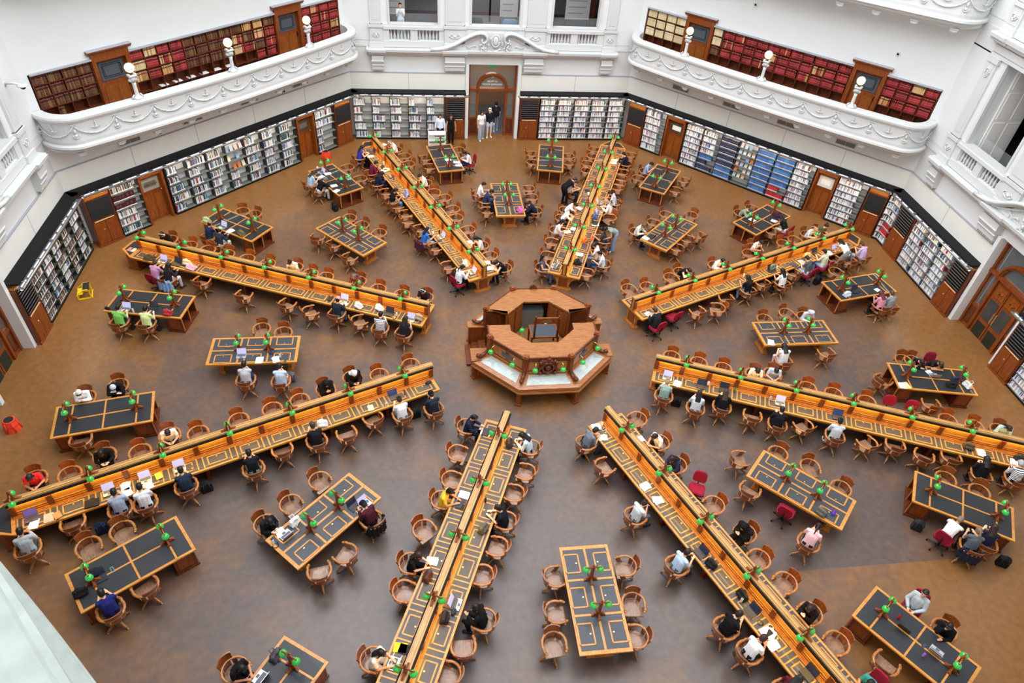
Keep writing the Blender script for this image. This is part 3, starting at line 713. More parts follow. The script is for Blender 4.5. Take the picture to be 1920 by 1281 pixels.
# face-out pamphlets
pc = ['#e8b7a6', '#f0efe8', '#8ea8c8', '#e07a3a', '#d9d4c8', '#c6e0dc', '#e9c6c6', '#b7cbe0', '#f2e6c0']
for az, a, b, z, hh in BAYS['disp']:
    k = 0; u = a+.12
    while u < b-.14:
        if rnd.random() < .8:
            m = MB(); h = min(.24, hh*.8); m.M = Matrix.Translation(floc(az, u, FR+.1, z+.003)) @ Matrix.Rotation(frz(az), 4, 'Z') @ Matrix.Rotation(rad(-18), 4, 'X'); m.bx(-.08, .08, 0, .008, 0, h)
            c = pc[rnd.randrange(9)]
            tag(m.build('pamphlet', mat('pamphlet_'+c, c, .5)), 'face-out pamphlet on a display shelf of the %s' % SAY[az], 'pamphlet', 'face-out pamphlets on the %s' % SAY[az])
        u += .24
# ---- cabinets
def cabinet(az, u0, u1, kind, lab, top=2.42):
    t = thing('cabinet', lab, 'cabinet', floc(az, (u0+u1)/2, FR-.02, 0), frz(az), 'wooden service cabinets'); c = (u1-u0)/2
    m = MB(); m.bx(-c, c, .02, .6, 0, top); m.build('carcass', WOODD if kind == 'louvre' else WOODD, t)
    m = MB(); m.bx(-c-.02, c+.02, -.02, .6, 0, .09); m.build('plinth', WOODR, t); m = MB(); m.bx(-c, c, 0, .62, top, top+.04); m.build('top_board', WOODY, t)
    for s in (-1, 1):
        m = MB(); m.bx(s*.01, s*(c-.05), -.005, .02, .13, 1.12); m.build('door', WOODR, t)
    m = MB(); m.bx(-c+.12, c-.12, -.02, .0, 1.16, 1.20); m.build('sill_strip', mat('pale_strip', '#d8b48c', .5), t)
    m = MB(); m.lathe([(.035,0),(.03,.01)], 8, caps=True); 
    d = m.build('handle', METAL, t); d.location = (-.12, -.005, .75); d.rotation_euler = (PI/2, 0, 0)
    if kind == 'louvre':
        m = MB(); m.bx(-c+.07, c-.07, .0, .02, 1.25, 2.33); m.build('louvre_recess', BLACKM, t)
        m = MB()
        for j in range(9): m.rb((0, -.01, 1.31+.12*j), (2*c-.14, .075, .014), Matrix.Rotation(rad(-50), 3, 'X'))
        m.build('louvre_blades', mat('grey_blade', '#54565b', .5), t)
    else:
        m = MB(); m.bx(-c+.06, c-.06, -.01, .02, 1.28, 2.12); m.build('blackboard', BLACKB, t)
        m = MB()
        for j in range(5): m.bx(-c+.05, c-.05, -.01, .03, 2.2+.05*j, 2.225+.05*j)
        m.build('slatted_grille', WOODY, t)
    return t
for az, s, nm in ((135, -1, 'left end of the left slanting wall'), (135, 1, 'right end of the left slanting wall'), (45, -1, 'left end of the right slanting wall'), (45, 1, 'right end of the right slanting wall')):
    cabinet(az, *( (-7.02, -5.96) if s < 0 else (5.96, 7.02) if az == 135 else (6.14, 7.05)), 'board', 'wooden cabinet with blackboard panel at the '+nm)
for az, a, b, nm in ((90, -2.52, -1.49, 'just left of the entrance in the back wall'), (90, 1.52, 2.56, 'just right of the entrance in the back wall'), (0, -6.66, -5.53, 'near the far corner of the right side wall'), (0, -2.53, -1.5, 'beyond the side entrance on the right'), (0, 1.5, 2.52, 'on the near side of the right side entrance'), (180, 1.49, 2.55, 'beside the entrance at the left edge')):
    cabinet(az, a, b, 'louvre', 'wooden cabinet with black louvres '+nm)
# ---- doors between the shelves
def shelf_door(n, az, u0, u1, lab, sign):
    c = (u1-u0)/2; t = thing('door_%d' % n, lab, 'door', floc(az, (u0+u1)/2, 17.98, 0), frz(az)); t['kind'] = 'structure'
    for s in (-1, 1): m = MB(); m.bx(s*(c-.09), s*c, -.28, .3, 0, 2.4); m.build('jamb', WOODR, t)
    m = MB(); m.bx(-c, c, -.28, .3, 2.2, 2.4); m.build('lintel', WOODR, t)
    m = MB(); m.bx(-c+.09, c-.09, .0, .05, 0, 2.2); m.build('leaf', WOODR, t)
    m = MB(); m.bx(-c+.18, -.05, -.015, 0, .15, 1.25); m.bx(.05, c-.18, -.015, 0, .15, 1.25); m.build('lower_panel', WOODPL, t)
    m = MB(); m.bx(-c+.18, c-.18, -.02, 0, 1.45, 2.02); p = m.build('glazed_panel', mat('frosted_'+sign, {'dark': '#4a4238', 'grey': '#9a958c', 'white': '#d9dad6', 'slate': '#45413c'}[sign], .4, var=.1, scale=20), t)
    m = MB(); m.bx(-c+.3, c-.3, -.025, -.02, 1.6, 1.85); m.build('notice', PAPER if sign in ('white', 'slate') else mat('etched', '#6a645c', .5), t)
    m = MB(); m.ball((c-.15, -.04, 1.35), .03, 8, 6); m.build('handle', METAL, t)
    if sign == 'grey': text3('STAFF ONLY', .11, mat('door_black', '#181818', .6), t, (0, -.03, 1.7), 0)
def text3(s, size, m, parent, loc, rz, mirror=False, ext=.003):
    c = bpy.data.curves.new('lettering', 'FONT'); c.body = s; c.size = size; c.align_x = 'CENTER'; c.align_y = 'CENTER'; c.extrude = ext; c.materials.append(m)
    o = bpy.data.objects.new('lettering', c); COL.objects.link(o)
    dg = bpy.context.evaluated_depsgraph_get(); me = bpy.data.meshes.new_from_object(o.evaluated_get(dg)); bpy.data.objects.remove(o)
    M_ = Matrix.Rotation(PI/2, 4, 'X')
    if mirror: M_ = Matrix.Scale(-1, 4, (1, 0, 0)) @ M_
    me.transform(M_); me.materials.clear(); me.materials.append(m)
    if mirror: me.flip_normals()
    o = bpy.data.objects.new('lettering', me); COL.objects.link(o); o.parent = parent; o.location = loc; o.rotation_euler = (0, 0, rz); return o
shelf_door(1, 135, -4.68, -3.56, 'wooden staff door with grey lettered glass on the left slanting wall', 'grey')
shelf_door(2, 135, 3.58, 4.66, 'wooden door with dim glass, right end of the left slanting wall', 'dark')
shelf_door(3, 45, -4.66, -3.56, 'wooden door with white notice, left end of the right slanting wall', 'slate')
shelf_door(4, 45, 3.6, 4.68, 'wooden door with white glass near the right end of the right slanting wall', 'white')
# ---- entrance doorways
def arch_pts(r, n=14, z=2.62, a0=0, a1=PI): return [(r*math.cos(a0+(a1-a0)*i/n), z+r*math.sin(a0+(a1-a0)*i/n)) for i in range(n+1)]
def entrance(n, az, lab, closed):
    t = thing('door_%d' % n, lab, 'door', floc(az, 0, 18.3, 0), frz(az)); t['kind'] = 'structure'
    m = MB()
    for s in (-1, 1):
        m.bx(s*1.2, s*1.3, -.1, .15, 0, 4.05); m.bx(s*.72, s*.84, -.08, .12, 0, 2.62)
        m.bx(s*.84, s*1.2, -.05, .1, 0, .12); m.bx(s*.84, s*1.2, -.05, .1, .95, 1.06)
    m.bx(-1.3, 1.3, -.14, .14, 2.56, 2.70); m.build('frame', WOODR, t)
    m = MB()
    for r0, r1, y0, y1 in ((.70, .86, -.12, .1), (.76, .82, -.17, -.12)):
        A_, B_ = arch_pts(r0, z=2.66), arch_pts(r1, z=2.66)
        for i in range(14):
            m.plate([A_[i], B_[i], B_[i+1], A_[i+1]], y0, y1)
    m.build('arch', WOODR, t)
    for s in (-1, 1): m = MB(); m.bx(s*.86, s*1.18, -.03, .05, .14, .93); m.bx(s*.92, s*1.12, -.045, -.03, .22, .85); m.build('side_panel', WOODD, t)
    m = MB()
    for s in (-1, 1): m.bx(s*.84, s*1.2, .0, .02, 1.06, 2.56)
    m.bx(-1.2, 1.2, .02, .04, 2.7, 4.04); m.build('glazing', GLASS, t)
    if az == 90: text3('4', .2, PAPER, t, (.02, -.0, 3.28), 0, True); text3('LA TROBE', .12, PAPER, t, (0, -.0, 3.05), 0, True); text3('READING ROOM', .14, PAPER, t, (0, -.0, 2.88), 0, True)
    if closed:
        for s in (-1, 1):
            m = MB(); m.bx(s*.02, s*.70, .0, .06, .0, 2.5); lf = m.build('leaf', WOODR, t)
            m = MB(); m.bx(s*.1, s*.6, -.01, .0, .0, .62); p = m.build('kick_plate', mat('dark_green_leather', '#23291f', .4), lf)
            m = MB(); m.bx(s*.1, s*.6, -.012, .0, .8, 1.7); m.build('window_pane', mat('dim_glass', '#3a3c3e', .1, .6, var=.3, scale=1.5), lf)
            m = MB(); m.bx(s*.1, s*.62, -.02, .0, 1.85, 2.35); m.tube([(s*.25, -.03, 2.1), (s*.32, -.03, 2.2), (s*.42, -.03, 2.05), (s*.5, -.03, 2.15)], .05, 6); m.build('carved_panel', WOODPL, lf)
            m = MB(); m.bx(s*.03, s*.09, -.03, .0, .85, 1.35); m.build('push_plate', BRASS, lf)
    return t
entrance(5, 90, 'open arched wooden entrance in the back wall with mirrored lettering over it', False)
entrance(6, 0, 'closed arched wooden double door in the right side wall', True)
entrance(7, 180, 'arched wooden doorway cut off by the left edge', True)
t = thing('exit_sign', 'green exit sign hanging at the top of the back entrance', 'sign', floc(90, .0, 18.6, 3.8), frz(90))
m = MB(); m.bx(-.22, .22, -.03, .03, -.1, .1); m.build('sign_box', mat('exit_green', '#1f7a5a', .4, emit='#1f9a6a', es=.3), t)
text3('EXIT', .15, PAPER, t, (0, .035, 0), 0, True); m = MB(); m.bx(-.01, .01, -.01, .01, .1, .25); m.build('hanger', BLACKM, t)
# ---- light rail, vents, cameras
def rail(az, u0, u1, lab):
    t = thing('light_rail', lab, 'light rail', floc(az, (u0+u1)/2, 17.30, 2.6), frz(az), 'strip light rails over the bookcases'); c = (u1-u0)/2
    m = MB(); m.bx(-c, c, -.07, .17, -.03, .015); m.build('housing', mat('rail_grey', '#6f7175', .4, .5, metal=.3), t)
    m = MB(); m.tube([(-c, -.06, .02), (c, -.06, .02)], .028, 8); m.tube([(-c, .15, .02), (c, .15, .02)], .015, 6); m.build('tube', METAL, t, True)
    m = MB(); n = int(2*c/1.1)
    for k in range(n*2): x = -c+.1+(2*c-.2)*k/(n*2); m.bx(x, x+(2*c-.2)/(n*2)*.7, .02, .055, .015, .03)
    m.build('lit_segments', TUBE, t)
    m = MB(); m.bx(-c, c, -.02, .05, -.045, -.031); m.build('diffuser', mat('lit_diffuser', '#fffaf0', .3, emit='#fff1dc', es=18.0), t)
    for k in range(n):
        x = -c+.35+(2*c-.7)*k/max(1, n-1); m = MB(); m.bx(x-.018, x+.018, -.03, .42, .03, .06); m.build('bracket', METAL, t)
for az in (90, 0, 180):
    nm = SAY[az]
    if az != 180: rail(az, -7.05, -1.32, 'long strip light over the bookcases at the left part of the '+nm)
    rail(az, 1.32, 7.05, 'long strip light over the bookcases at the right part of the '+nm)
for az in (135, 45): rail(az, -7.1, 7.1, 'full-length strip light over the bookcases of the '+SAY[az])
for az in (135, 45):
    for i, u in enumerate((-4.4, -1.52, 1.38, 4.3)):
        t = thing('air_vent', 'grey air vent, %s from the left under the %s balcony' % (ORD[i], 'left' if az == 135 else 'right'), 'vent', floc(az, u, A0, 3.83), frz(az), 'air vents under the balconies')
        m = MB(); m.bx(-.47, .47, -.01, .06, -.13, .13); m.build('frame', PLASTER2, t)
        for s in (-1, 1): m = MB(); m.bx(s*.01, s*.44, -.02, .0, -.1, .1); m.build('grille', VENT, t)
def camera_dome(az, u, z, lab):
    t = thing('security_camera', lab, 'camera', floc(az, u, A0, z), frz(az)); m = MB(); m.bx(-.06, .06, -.02, .05, -.08, .08); m.tube([(0, 0, .03), (0, -.3, .05), (0, -.5, .0)], .045, 8); m.build('arm', PLASTER2, t, True)
    m = MB(); m.lathe([(.05,.02),(.17,.0),(.18,-.04),(.12,-.07)], 14, (0, -.55, 0)); m.build('shade', PLASTER2, t, True)
    m = MB(); m.ball((0, -.55, -.08), (.09, .09, .08), 12, 8); m.build('dome', BLACKM, t, True)
camera_dome(180, 6.45, 7.38, 'white dome security camera on an arm near the left edge')
for az, u, z, nm in ((135, -3.1, 3.72, 'small black-lensed sensor box under the left balcony'), (135, 3.3, 3.7, 'small round sensor below the left balcony, towards the entrance'), (45, -1.7, 8.55, 'small white sensor high on the right wall above its middle bookcase'), (45, 4.9, 8.1, 'small white sensor high on the right wall above its right door')):
    t = thing('wall_sensor', nm, 'sensor', floc(az, u, A0+.04, z), frz(az)); m = MB(); m.bx(-.07, .07, -.06, .02, -.08, .08); m.build('housing', PLASTER2, t); m = MB(); m.bx(-.04, .04, -.09, -.06, -.02, .05); m.build('lens', BLACKM, t)
# ---- individual and merged books
def cam_px(P):
    q = cam_o.matrix_world.inverted() @ P
    if q.z > -.1: return None
    x = 960+1313*q.x/-q.z; y = 640.5-1313*q.y/-q.z
    return (x, y, -q.z)
def make_books():
    for kind in ('library', 'leather'):
        L = []
        for b in BOOKS:
            if b[10] != kind: continue
            q = cam_px(fmat(b[0]) @ Vector((b[1], b[2], b[3]+b[5]/2)))
            vis = q and 4 < q[0] < 1916 and 4 < q[1] < 1277
            L.append((-(b[4]*b[5]/q[2]**2) if vis else 1, b))
        L.sort(key=lambda x: x[0])
        near, far = L[:300], L[300:]
        mb = MB()
        for _, b in far: book_mb(mb, b)
        o = mb.build('book_rows', BOOKM)
        tag(o, 'rows of bound volumes filling the balcony bookcases' if kind == 'leather' else 'rows of library books filling the bookcases round the walls', 'books', kind='stuff')
        names = {'mix': 'mixed-colour', 'pale': 'pale', 'dark': 'dull-spined', 'navy': 'navy', 'blue': 'blue', 'maroon': 'maroon', 'red': 'bright red', 'brown': 'brown leather', 'crim': 'crimson', 'cream': 'cream', 'redmix': 'red or tan', 'tan': 'tan leather'}
        for _, b in near:
            m = MB(); book_mb(m, b, True); o = m.build('book' if kind == 'library' else 'bound_volume', BOOKM); c = b[8]; g = max(c)
            tone = names[b[9]]
            if b[9] in ('mix', 'pale', 'dark'):
                mx, mn = max(c), min(c)
                tone = 'white' if mn > .62 else 'black' if mx < .05 else 'grey' if mx-mn < .08*mx+.02 else 'red' if c[0] == mx and c[2] < .5*mx and c[1] < .45*mx else 'blue' if c[2] == mx and c[0] < .7*mx else 'green' if c[1] == mx else 'beige' if mx > .3 else 'brown'
            o.location = fmat(b[0]) @ Vector((b[1], b[2], b[3]+.002+abs(b[7])*.5*b[4])); o.rotation_euler = (0, 0, frz(b[0]))
            tag(o, '%s-spined book on the %s' % (tone, b[11]) if kind == 'library' else '%s bound volume on the %s' % (tone, b[11]), 'book' if kind == 'library' else 'bound volume', '%s books on the %s' % (tone, b[11]))
make_books()
# ================================================================ lamps
def shade(t, y, z, x=0):
    m = MB(); m.lathe([(.028,.07),(.05,.062),(.08,.03),(.095,-.02),(.097,-.045),(.088,-.045),(.075,.02),(.045,.05),(.02,.058)], 14, (x, y, z), False)
    o = m.build('shade', GREENG, t, True)
    m = MB(); m.lathe([(.012,.12),(.02,.1),(.022,.075),(.03,.07)], 8, (x, y, z)); m.tube([(x, y, z+.12), (x, y*.8 if abs(y) > .05 else y, z+.15)], .008, 5); m.build('fitting', BRASS, o, True)
BULB = mat('warm_bulb', '#fff3d0', .3, emit='#ffe2a0', es=2.2)
def table_lamp():
    t = thing('banker_lamp', '', 'lamp')
    m = MB()
    m.bx(-.16, .16, -.035, .035, 0, .05); m.bx(-.035, .035, -.16, .16, 0, .05)
    for s in (-1, 1):
        m.sideplate([(s*.04, .05), (s*.15, .05), (s*.07, .1), (s*.04, .17)], -.02, .02)
        m.plate([(s*.04, .05), (s*.15, .05), (s*.07, .1), (s*.04, .17)], -.02, .02)
        m.bx(s*.16-.02, s*.16+.02, -.045, .045, 0, .035); m.bx(-.045, .045, s*.16-.02, s*.16+.02, 0, .035)
    m.build('foot', WOODR, t)
    m = MB(); m.prism([(-.035,-.035),(.035,-.035),(.035,.035),(-.035,.035)], .05, .66); m.bx(-.045,.045,-.045,.045,.62,.64); m.bx(-.045,.045,-.045,.045,.2,.22); m.ball((0,0,.69), .03, 8, 6); m.build('post', WOODR, t)
    m = MB(); m.tube([(0,-.22,.6),(0,-.14,.57),(0,-.04,.61),(0,.04,.61),(0,.14,.57),(0,.22,.6)], [.016,.022,.03,.03,.022,.016], 6); m.build('arm', WOODR, t, True)
    for s in (-1, 1): shade(t, s*.19, .51)
    return t
def ridge_lamp():
    t = thing('banker_lamp', '', 'lamp')
    m = MB(); m.plate([(-.22,0),(.22,0),(.16,.03),(.07,.07),(.045,.2),(-.045,.2),(-.07,.07),(-.16,.03)], -.03, .03); m.bx(-.05,.05,-.05,.05,0,.05); m.build('carved_base', WOODR, t)
    m = MB(); m.bx(-.03,.03,-.03,.03,.18,.3); m.ball((0,0,.33), .03, 8, 6); m.build('post', WOODR, t)
    m = MB(); m.tube([(0,-.24,.17),(0,-.15,.14),(0,-.05,.19),(0,.05,.19),(0,.15,.14),(0,.24,.17)], [.014,.02,.03,.03,.02,.014], 6); m.build('arm', WOODR, t, True)
    for s in (-1, 1): shade(t, s*.2, .05)
    return t
# ================================================================ long reading desks
STRIP = mat('amber_led', '#ffd27a', .4, emit='#ffca58', es=28)
WOODCAP = wood('cap_oak', '#a8783c', '#d0a468', .35, (2, 26, 26))
WOODPN = wood('amber_panel', '#b87c30', '#cb9440', .4, (2, 20, 20))
def brass_pull(m, x, y, z): m.bx(x-.018, x+.018, y-.018, y+.018, z, z+.006)
def long_desk():
    t = thing('long_reading_desk', '', 'desk'); C0 = 10.5; x0 = 4.27-C0; x1 = 16.65-C0; hw = .68
    m = MB(); tip = [(x0,-hw),(x0,hw),(x1,hw),(x1+.62,.32),(x1+.62,-.32),(x1,-hw)]
    m.prism(tip, .70, .75); m.prism([(x*.999+(.02 if x < 0 else -.02), y*.97) for x, y in tip], .655, .70); m.build('desktop', WOODO, t)
    m = MB(); m.prism([(x1+.06,-.58),(x1+.06,.58),(x1+.52,.27),(x1+.52,-.27)], .75, .753); m.build('end_leather', LEATHERB, t)
    # partition
    m = MB(); m.bx(x0, x1, -.05, .05, .80, 1.26); m.build('partition_panel', WOODPN, t)
    m = MB(); m.bx(x0, x1, -.12, .12, .75, .80)
    for s in (-1, 1): m.bx(x0, x1, s*.05, s*.09, .80, .86); m.bx(x0, x1, s*.05, s*.15, .75, .775)
    m.build('partition_base', WOODY, t)
    m = MB(); m.bx(x0-.03, x1+.03, -.092, .092, 1.30, 1.345); m.bx(x0-.03, x1+.03, -.04, .04, 1.345, 1.365)
    for s in (-1, 1): m.bx(x0-.03, x1+.03, s*.064, s*.088, 1.345, 1.358)
    m.build('cap_rail', WOODCAP, t)
    for s in (-1, 1):
        m = MB(); m.bx(x0, x1, s*.06, s*.14, 1.245, 1.295); m.build('lamp_trough', BLACKM, t)
        m = MB(); m.bx(x0+.05, x1-.05, s*.075, s*.12, 1.238, 1.244); m.build('light_strip', STRIP, t)
    n = 13; p = (x1-x0)/n
    for s in (-1, 1):
        for k in range(n+1):
            x = x0+p*k; x = min(max(x, x0+.06), x1-.06); m = MB()
            m.bx(x-.075, x+.075, s*.05, s*.095, .80, 1.24); m.bx(x-.055, x+.055, s*.09, s*.11, .86, 1.18)
            m.build('pilaster', WOODR, t)
        for k in range(n):
            a = x0+p*k+.1; m = MB(); m.bx(a, a+p-.2, s*.05, s*.068, .90, .925); m.build('panel_bead', WOODO, t)
        m = MB(); m.bx(x0+.06, x1-.04, s*.17, s*(hw-.06), .75, .7525); m.build('leather_top', LEATHER, t)
        for k in range(n+1):
            x = x0+p*k
            for q in (-.085, .085):
                if x0 < x+q < x1: m = MB(); m.bx(x+q-.018, x+q+.018, s*.155, s*(hw-.05), .75, .757); m.build('cross_bar', WOODO, t)
        for k in range(n):
            a = x0+p*k+.2; b = x0+p*(k+1)-.2; ya, yb = s*.22, s*(hw-.12); m = MB()
            for (u0, u1, v0, v1) in ((a, b, ya, ya+s*.036), (a, b, yb-s*.036, yb), (a, a+.036, ya, yb), (b-.036, b, ya, yb)): m.bx(u0, u1, v0, v1, .752, .760)
            fl = m.build('writing_flap', WOODO, t)
            m = MB(); brass_pull(m, (a+b)/2, s*.30, .753); m.build('flap_pull', BRASS, fl)
        m = MB(); m.bx(x0+.3, x1-.2, s*.60, s*.63, .615, .66); m.build('apron', WOODD, t)
    m = MB(); m.bx(x0+.2, x1, -.04, .04, .05, .66); m.build('spine_board', WOODD, t)
    for k in range(1, 7):
        x = x0+p*2*k-.1; m = MB(); m.bx(x-.05, x+.05, -.46, .46, .06, .66); m.bx(x-.09, x+.09, -.48, .48, 0, .07); m.build('pedestal', WOODD, t)
    end_trestle(t, x0+.12, .72); 
    m = MB(); m.bx(x1-.1, x1+.35, -.5, .5, .08, .66); m.bx(x1-.15, x1+.4, -.54, .54, 0, .08); m.bx(x1+.05, x1+.36, -.3, .3, .16, .58); m.build('end_pedestal', WOODR, t)
    return t
def end_trestle(t, x, w_, s=-1):
    m = MB(); m.bx(x-.06, x+.06, -.27, .27, .08, .66); m.bx(x-.11, x+.11, -.36, .36, 0, .05); m.bx(x-.085, x+.085, -.32, .32, .05, .09); m.build('end_pedestal', WOODY, t)
    m = MB(); m.bx(x+s*.06, x+s*.07, -.19, .19, .16, .58); m.bx(x+s*.07, x+s*.078, -.14, .14, .2, .54); m.build('end_panel', WOODR, t)
    m = MB()
    for q in (-1, 1):
        P = [(q*.27, .66), (q*(w_-.08), .66), (q*(w_-.08), .60)]
        P += [(q*(.27+(w_-.37)*math.cos(a)), .22+.38*math.sin(a)) for a in [PI/2*(1-i/7) for i in range(8)]][::-1][::-1]
        arc = [(q*(w_-.1-(w_-.4)*(1-math.cos(PI/2*i/8))-0.0*i), .60-.42*(1-math.sin(PI/2*(8-i)/8)) if False else .60-.45*(1-math.cos(PI/2*i/8))) for i in range(9)]
        pts = [(q*.27, .66), (q*(w_-.08), .66), (q*(w_-.08), .61)]
        for i in range(9):
            a = PI/2*i/8; pts.append((q*(.27+(w_-.37)*(1-math.sin(a))), .61-.42*(1-math.cos(a))))
        m.sideplate(pts, x-.03, x+.03)
    m.build('arched_bracket', WOODY, t)
# ================================================================ tables
def leather_flap(t, a, b, c, d, pull, z=.76):
    m = MB(); q = .04
    for (u0, u1, v0, v1) in ((a, b, c, c+q), (a, b, d-q, d), (a, a+q, c, d), (b-q, b, c, d)): m.bx(u0, u1, v0, v1, z+.001, z+.010)
    fl = m.build('writing_flap', WOODO, t); m = MB(); brass_pull(m, *pull, z+.003); m.build('flap_pull', BRASS, fl)
def flap_table():
    t = thing('reading_table', '', 'table'); L, W_ = 1.5, .68
    m = MB(); m.bx(-L, L, -W_, W_, .715, .757); m.bx(-L+.02, L-.02, -W_+.02, W_-.02, .66, .715); m.build('tabletop', WOODO, t)
    m = MB(); m.bx(-L+.10, L-.10, -W_+.07, W_-.07, .757, .760); m.build('leather_top', LEATHER, t)
    m = MB(); m.bx(-L+.05, L-.05, -.03, .03, .757, .766)
    for k in (-.49, .49): m.bx(k-.03, k+.03, -W_+.03, W_-.03, .757, .767)
    m.build('dividing_bars', WOODO, t)
    for k in (-.98, 0, .98):
        for s in (-1, 1):
            c, d = sorted((s*.20, s*(W_-.05))); leather_flap(t, k-.29, k+.29, c, d, (k, s*.30))
    for s in (-1, 1):
        end_trestle(t, s*(L-.35), .66, s)
    m = MB(); m.bx(-L+.35, L-.35, -.03, .03, .2, .66); m.build('stretcher_board', WOODD, t)
    m = MB()
    for s in (-1, 1): m.bx(-L+.2, L-.2, s*.58, s*.61, .62, .67)
    m.build('apron', WOODD, t)
    return t
def cabinet_table():
    t = thing('pedestal_table', '', 'table'); L, W_ = 1.42, .67
    m = MB(); m.bx(-L, L, -W_, W_, .715, .757); m.bx(-L+.03, L-.03, -W_+.03, W_-.03, .67, .715); m.build('tabletop', WOODO, t)
    m = MB(); m.bx(-L+.08, L-.08, -W_+.07, W_-.07, .757, .760); m.build('leather_top', LEATHERB, t)
    m = MB()
    for k in (-.93, 0, .93): m.bx(k-.025, k+.025, -W_+.03, W_-.03, .757, .767)
    m.bx(-.93, .93, -.025, .025, .757, .766); m.build('dividing_bars', WOODO, t)
    for s in (-1, 1):
        p = thing('pedestal', None, None); p.parent = t
        x1, x0 = s*(L-.07), s*(L-.62)
        m = MB()
        for y in (-1, 1): m.bx(x0, x1, y*(W_-.09), y*(W_-.13), .07, .67)
        m.bx(x0, x0+s*.03, -W_+.1, W_-.1, .07, .67); m.bx(x1-s*.3, x1-s*.28, -W_+.1, W_-.1, .07, .67); m.bx(x1-s*.3, x1, -.02, .02, .07, .67)
        m.bx(x1-s*.3, x1, -W_+.1, W_-.1, .07, .12); m.build('carcass', WOODD, p)
        m = MB(); m.bx(x0-s*.03, x1+s*.04, -W_+.06, W_-.06, 0, .07); m.build('plinth', WOODD, p)
        m = MB()
        for y in (-1, 1):
            a, b = sorted((x0+s*.08, x1-s*.08)); m.bx(a, b, y*(W_-.09), y*(W_-.08), .14, .60)
        m.build('side_panel', WOODR, p)
        m = MB()
        for y in (-1, 0, 1): m.bx(x1-s*.01, x1+s*.015, y*(W_-.115)-.025, y*(W_-.115)+.025, .07, .67)
        m.build('face_frame', WOODY, p)
    return t
# ================================================================ chairs
def arc(r, a0, a1, n, z, cx=0, cy=0, ry=None): return [(cx+r*math.sin(a0+(a1-a0)*i/n), cy-(ry or r)*math.cos(a0+(a1-a0)*i/n), z) for i in range(n+1)]
def wood_chair():
    t = thing('swivel_armchair', '', 'chair')
    t.scale = (1.07, 1.07, 1.02)
    m = MB()                                                     # saddle seat, front is +y
    out = [(-.24,.22),(-.25,.0),(-.235,-.1)]+[(.235*math.sin(a), -.1-.15*math.cos(a)) for a in [-PI/2+PI*i/8 for i in range(1, 8)]]+[(.235,-.1),(.25,.0),(.24,.22)]
    vs = []; n = len(out)
    for z, k in ((.41, .93), (.425, 1.0), (.45, 1.0), (.455, .96)): vs += [(x*k, y*k, z) for x, y in out]
    vs += [(x*.55, y*.55, .442) for x, y in out]
    fs = [tuple(range(n))[::-1]]+[(j*n+i, j*n+(i+1) % n, (j+1)*n+(i+1) % n, (j+1)*n+i) for j in range(4) for i in range(n)]+[tuple(range(4*n, 5*n))]
    m.add(vs, fs); m.build('seat', WOODS, t, True)
    m = MB(); a = rad(112)                                        # curved arm rail
    P = [(-.245,.19,.665),(-.275,.12,.668)]+[(q[0], q[1], .668+.02*math.cos(-a+2*a*i/14)) for i, q in enumerate(arc(.285, -a, a, 14, 0, 0, -.01, .29))]+[(.275,.12,.668),(.245,.19,.665)]
    rs = [.042,.038]+[.036]*15+[.038,.042]
    m.tube(P, rs, 8, .62, (0,0,1)); 
    ar = m.build('arm_rail', WOODCR, t, True)
    m = MB()
    for s in (-1, 1): m.ball((s*.236,.205,.665), (.035,.04,.022), 8, 6)
    m.build('arm_scroll', WOODCR, ar, True)
    m = MB(); A = arc(.295, rad(-36), rad(36), 8, .69, 0, -.01); B = [(x*1.12, y*1.17-.005, .885+.02*math.cos((i-4)*.5)) for i, (x, y, z) in enumerate(A)]
    vs = []
    for (p, q) in zip(A, B):
        for X in (p, q):
            d = Vector((X[0], X[1]+.01, 0)).normalized()*.014; vs += [(X[0]-d.x, X[1]-d.y, X[2]), (X[0]+d.x, X[1]+d.y, X[2])]
    fs = []
    for i in range(8):
        o = i*4; fs += [(o, o+2, o+6, o+4), (o+1, o+5, o+7, o+3), (o+2, o+3, o+7, o+6), (o, o+4, o+5, o+1)]
    fs += [(0,1,3,2), (32,34,35,33)]; m.add(vs, fs); m.build('top_rail', WOODC, t, False, True)
    def band(name, a0, a1, z0, z1):
        m = MB(); k = 6; vs = []
        for i in range(k+1):
            an = rad(a0+(a1-a0)*i/k)
            for rr, z in ((.262, z0), (.285, z0), (.29, z1), (.268, z1)): vs.append((rr*math.sin(an), -rr*math.cos(an)-.005, z))
        m.add(vs, [(i*4+j, i*4+(j+1) % 4, (i+1)*4+(j+1) % 4, (i+1)*4+j) for i in range(k) for j in range(4)]+[(0, 1, 2, 3), (k*4+3, k*4+2, k*4+1, k*4)]); m.build(name, WOODC, t, False, True)
    band('splat', -22, 22, .445, .66); band('back_panel', -52, -30, .445, .66); band('back_panel', 30, 52, .445, .66)
    for s in (-1, 1): m = MB(); m.sideplate([(-.02,.45),(.12,.45),(.17,.56),(.19,.65),(.06,.65),(.05,.56)], s*.235, s*.262); m.build('arm_support', WOODC, t)
    m = MB(); m.lathe([(.05,.14),(.065,.18),(.05,.22),(.035,.26),(.03,.36),(.1,.40),(.12,.415)], 12); m.build('pedestal', WOODD, t, True)
    for k in range(4):
        an = PI/4+PI/2*k; c, s = math.cos(an), math.sin(an); m = MB()
        m.tube([(.02*c,.02*s,.19),(.12*c,.12*s,.155),(.24*c,.24*s,.085),(.30*c,.30*s,.045)], [.036,.033,.028,.024], 6); lg = m.build('leg', WOODCR, t, True)
        m = MB(); m.ball((.30*c, .30*s, .022), .022, 8, 6); m.build('caster', BRASS, lg, True)
    return t
REDF = mat('dark_red_fabric', '#8e1c30', .8, .15, var=.06, scale=50)
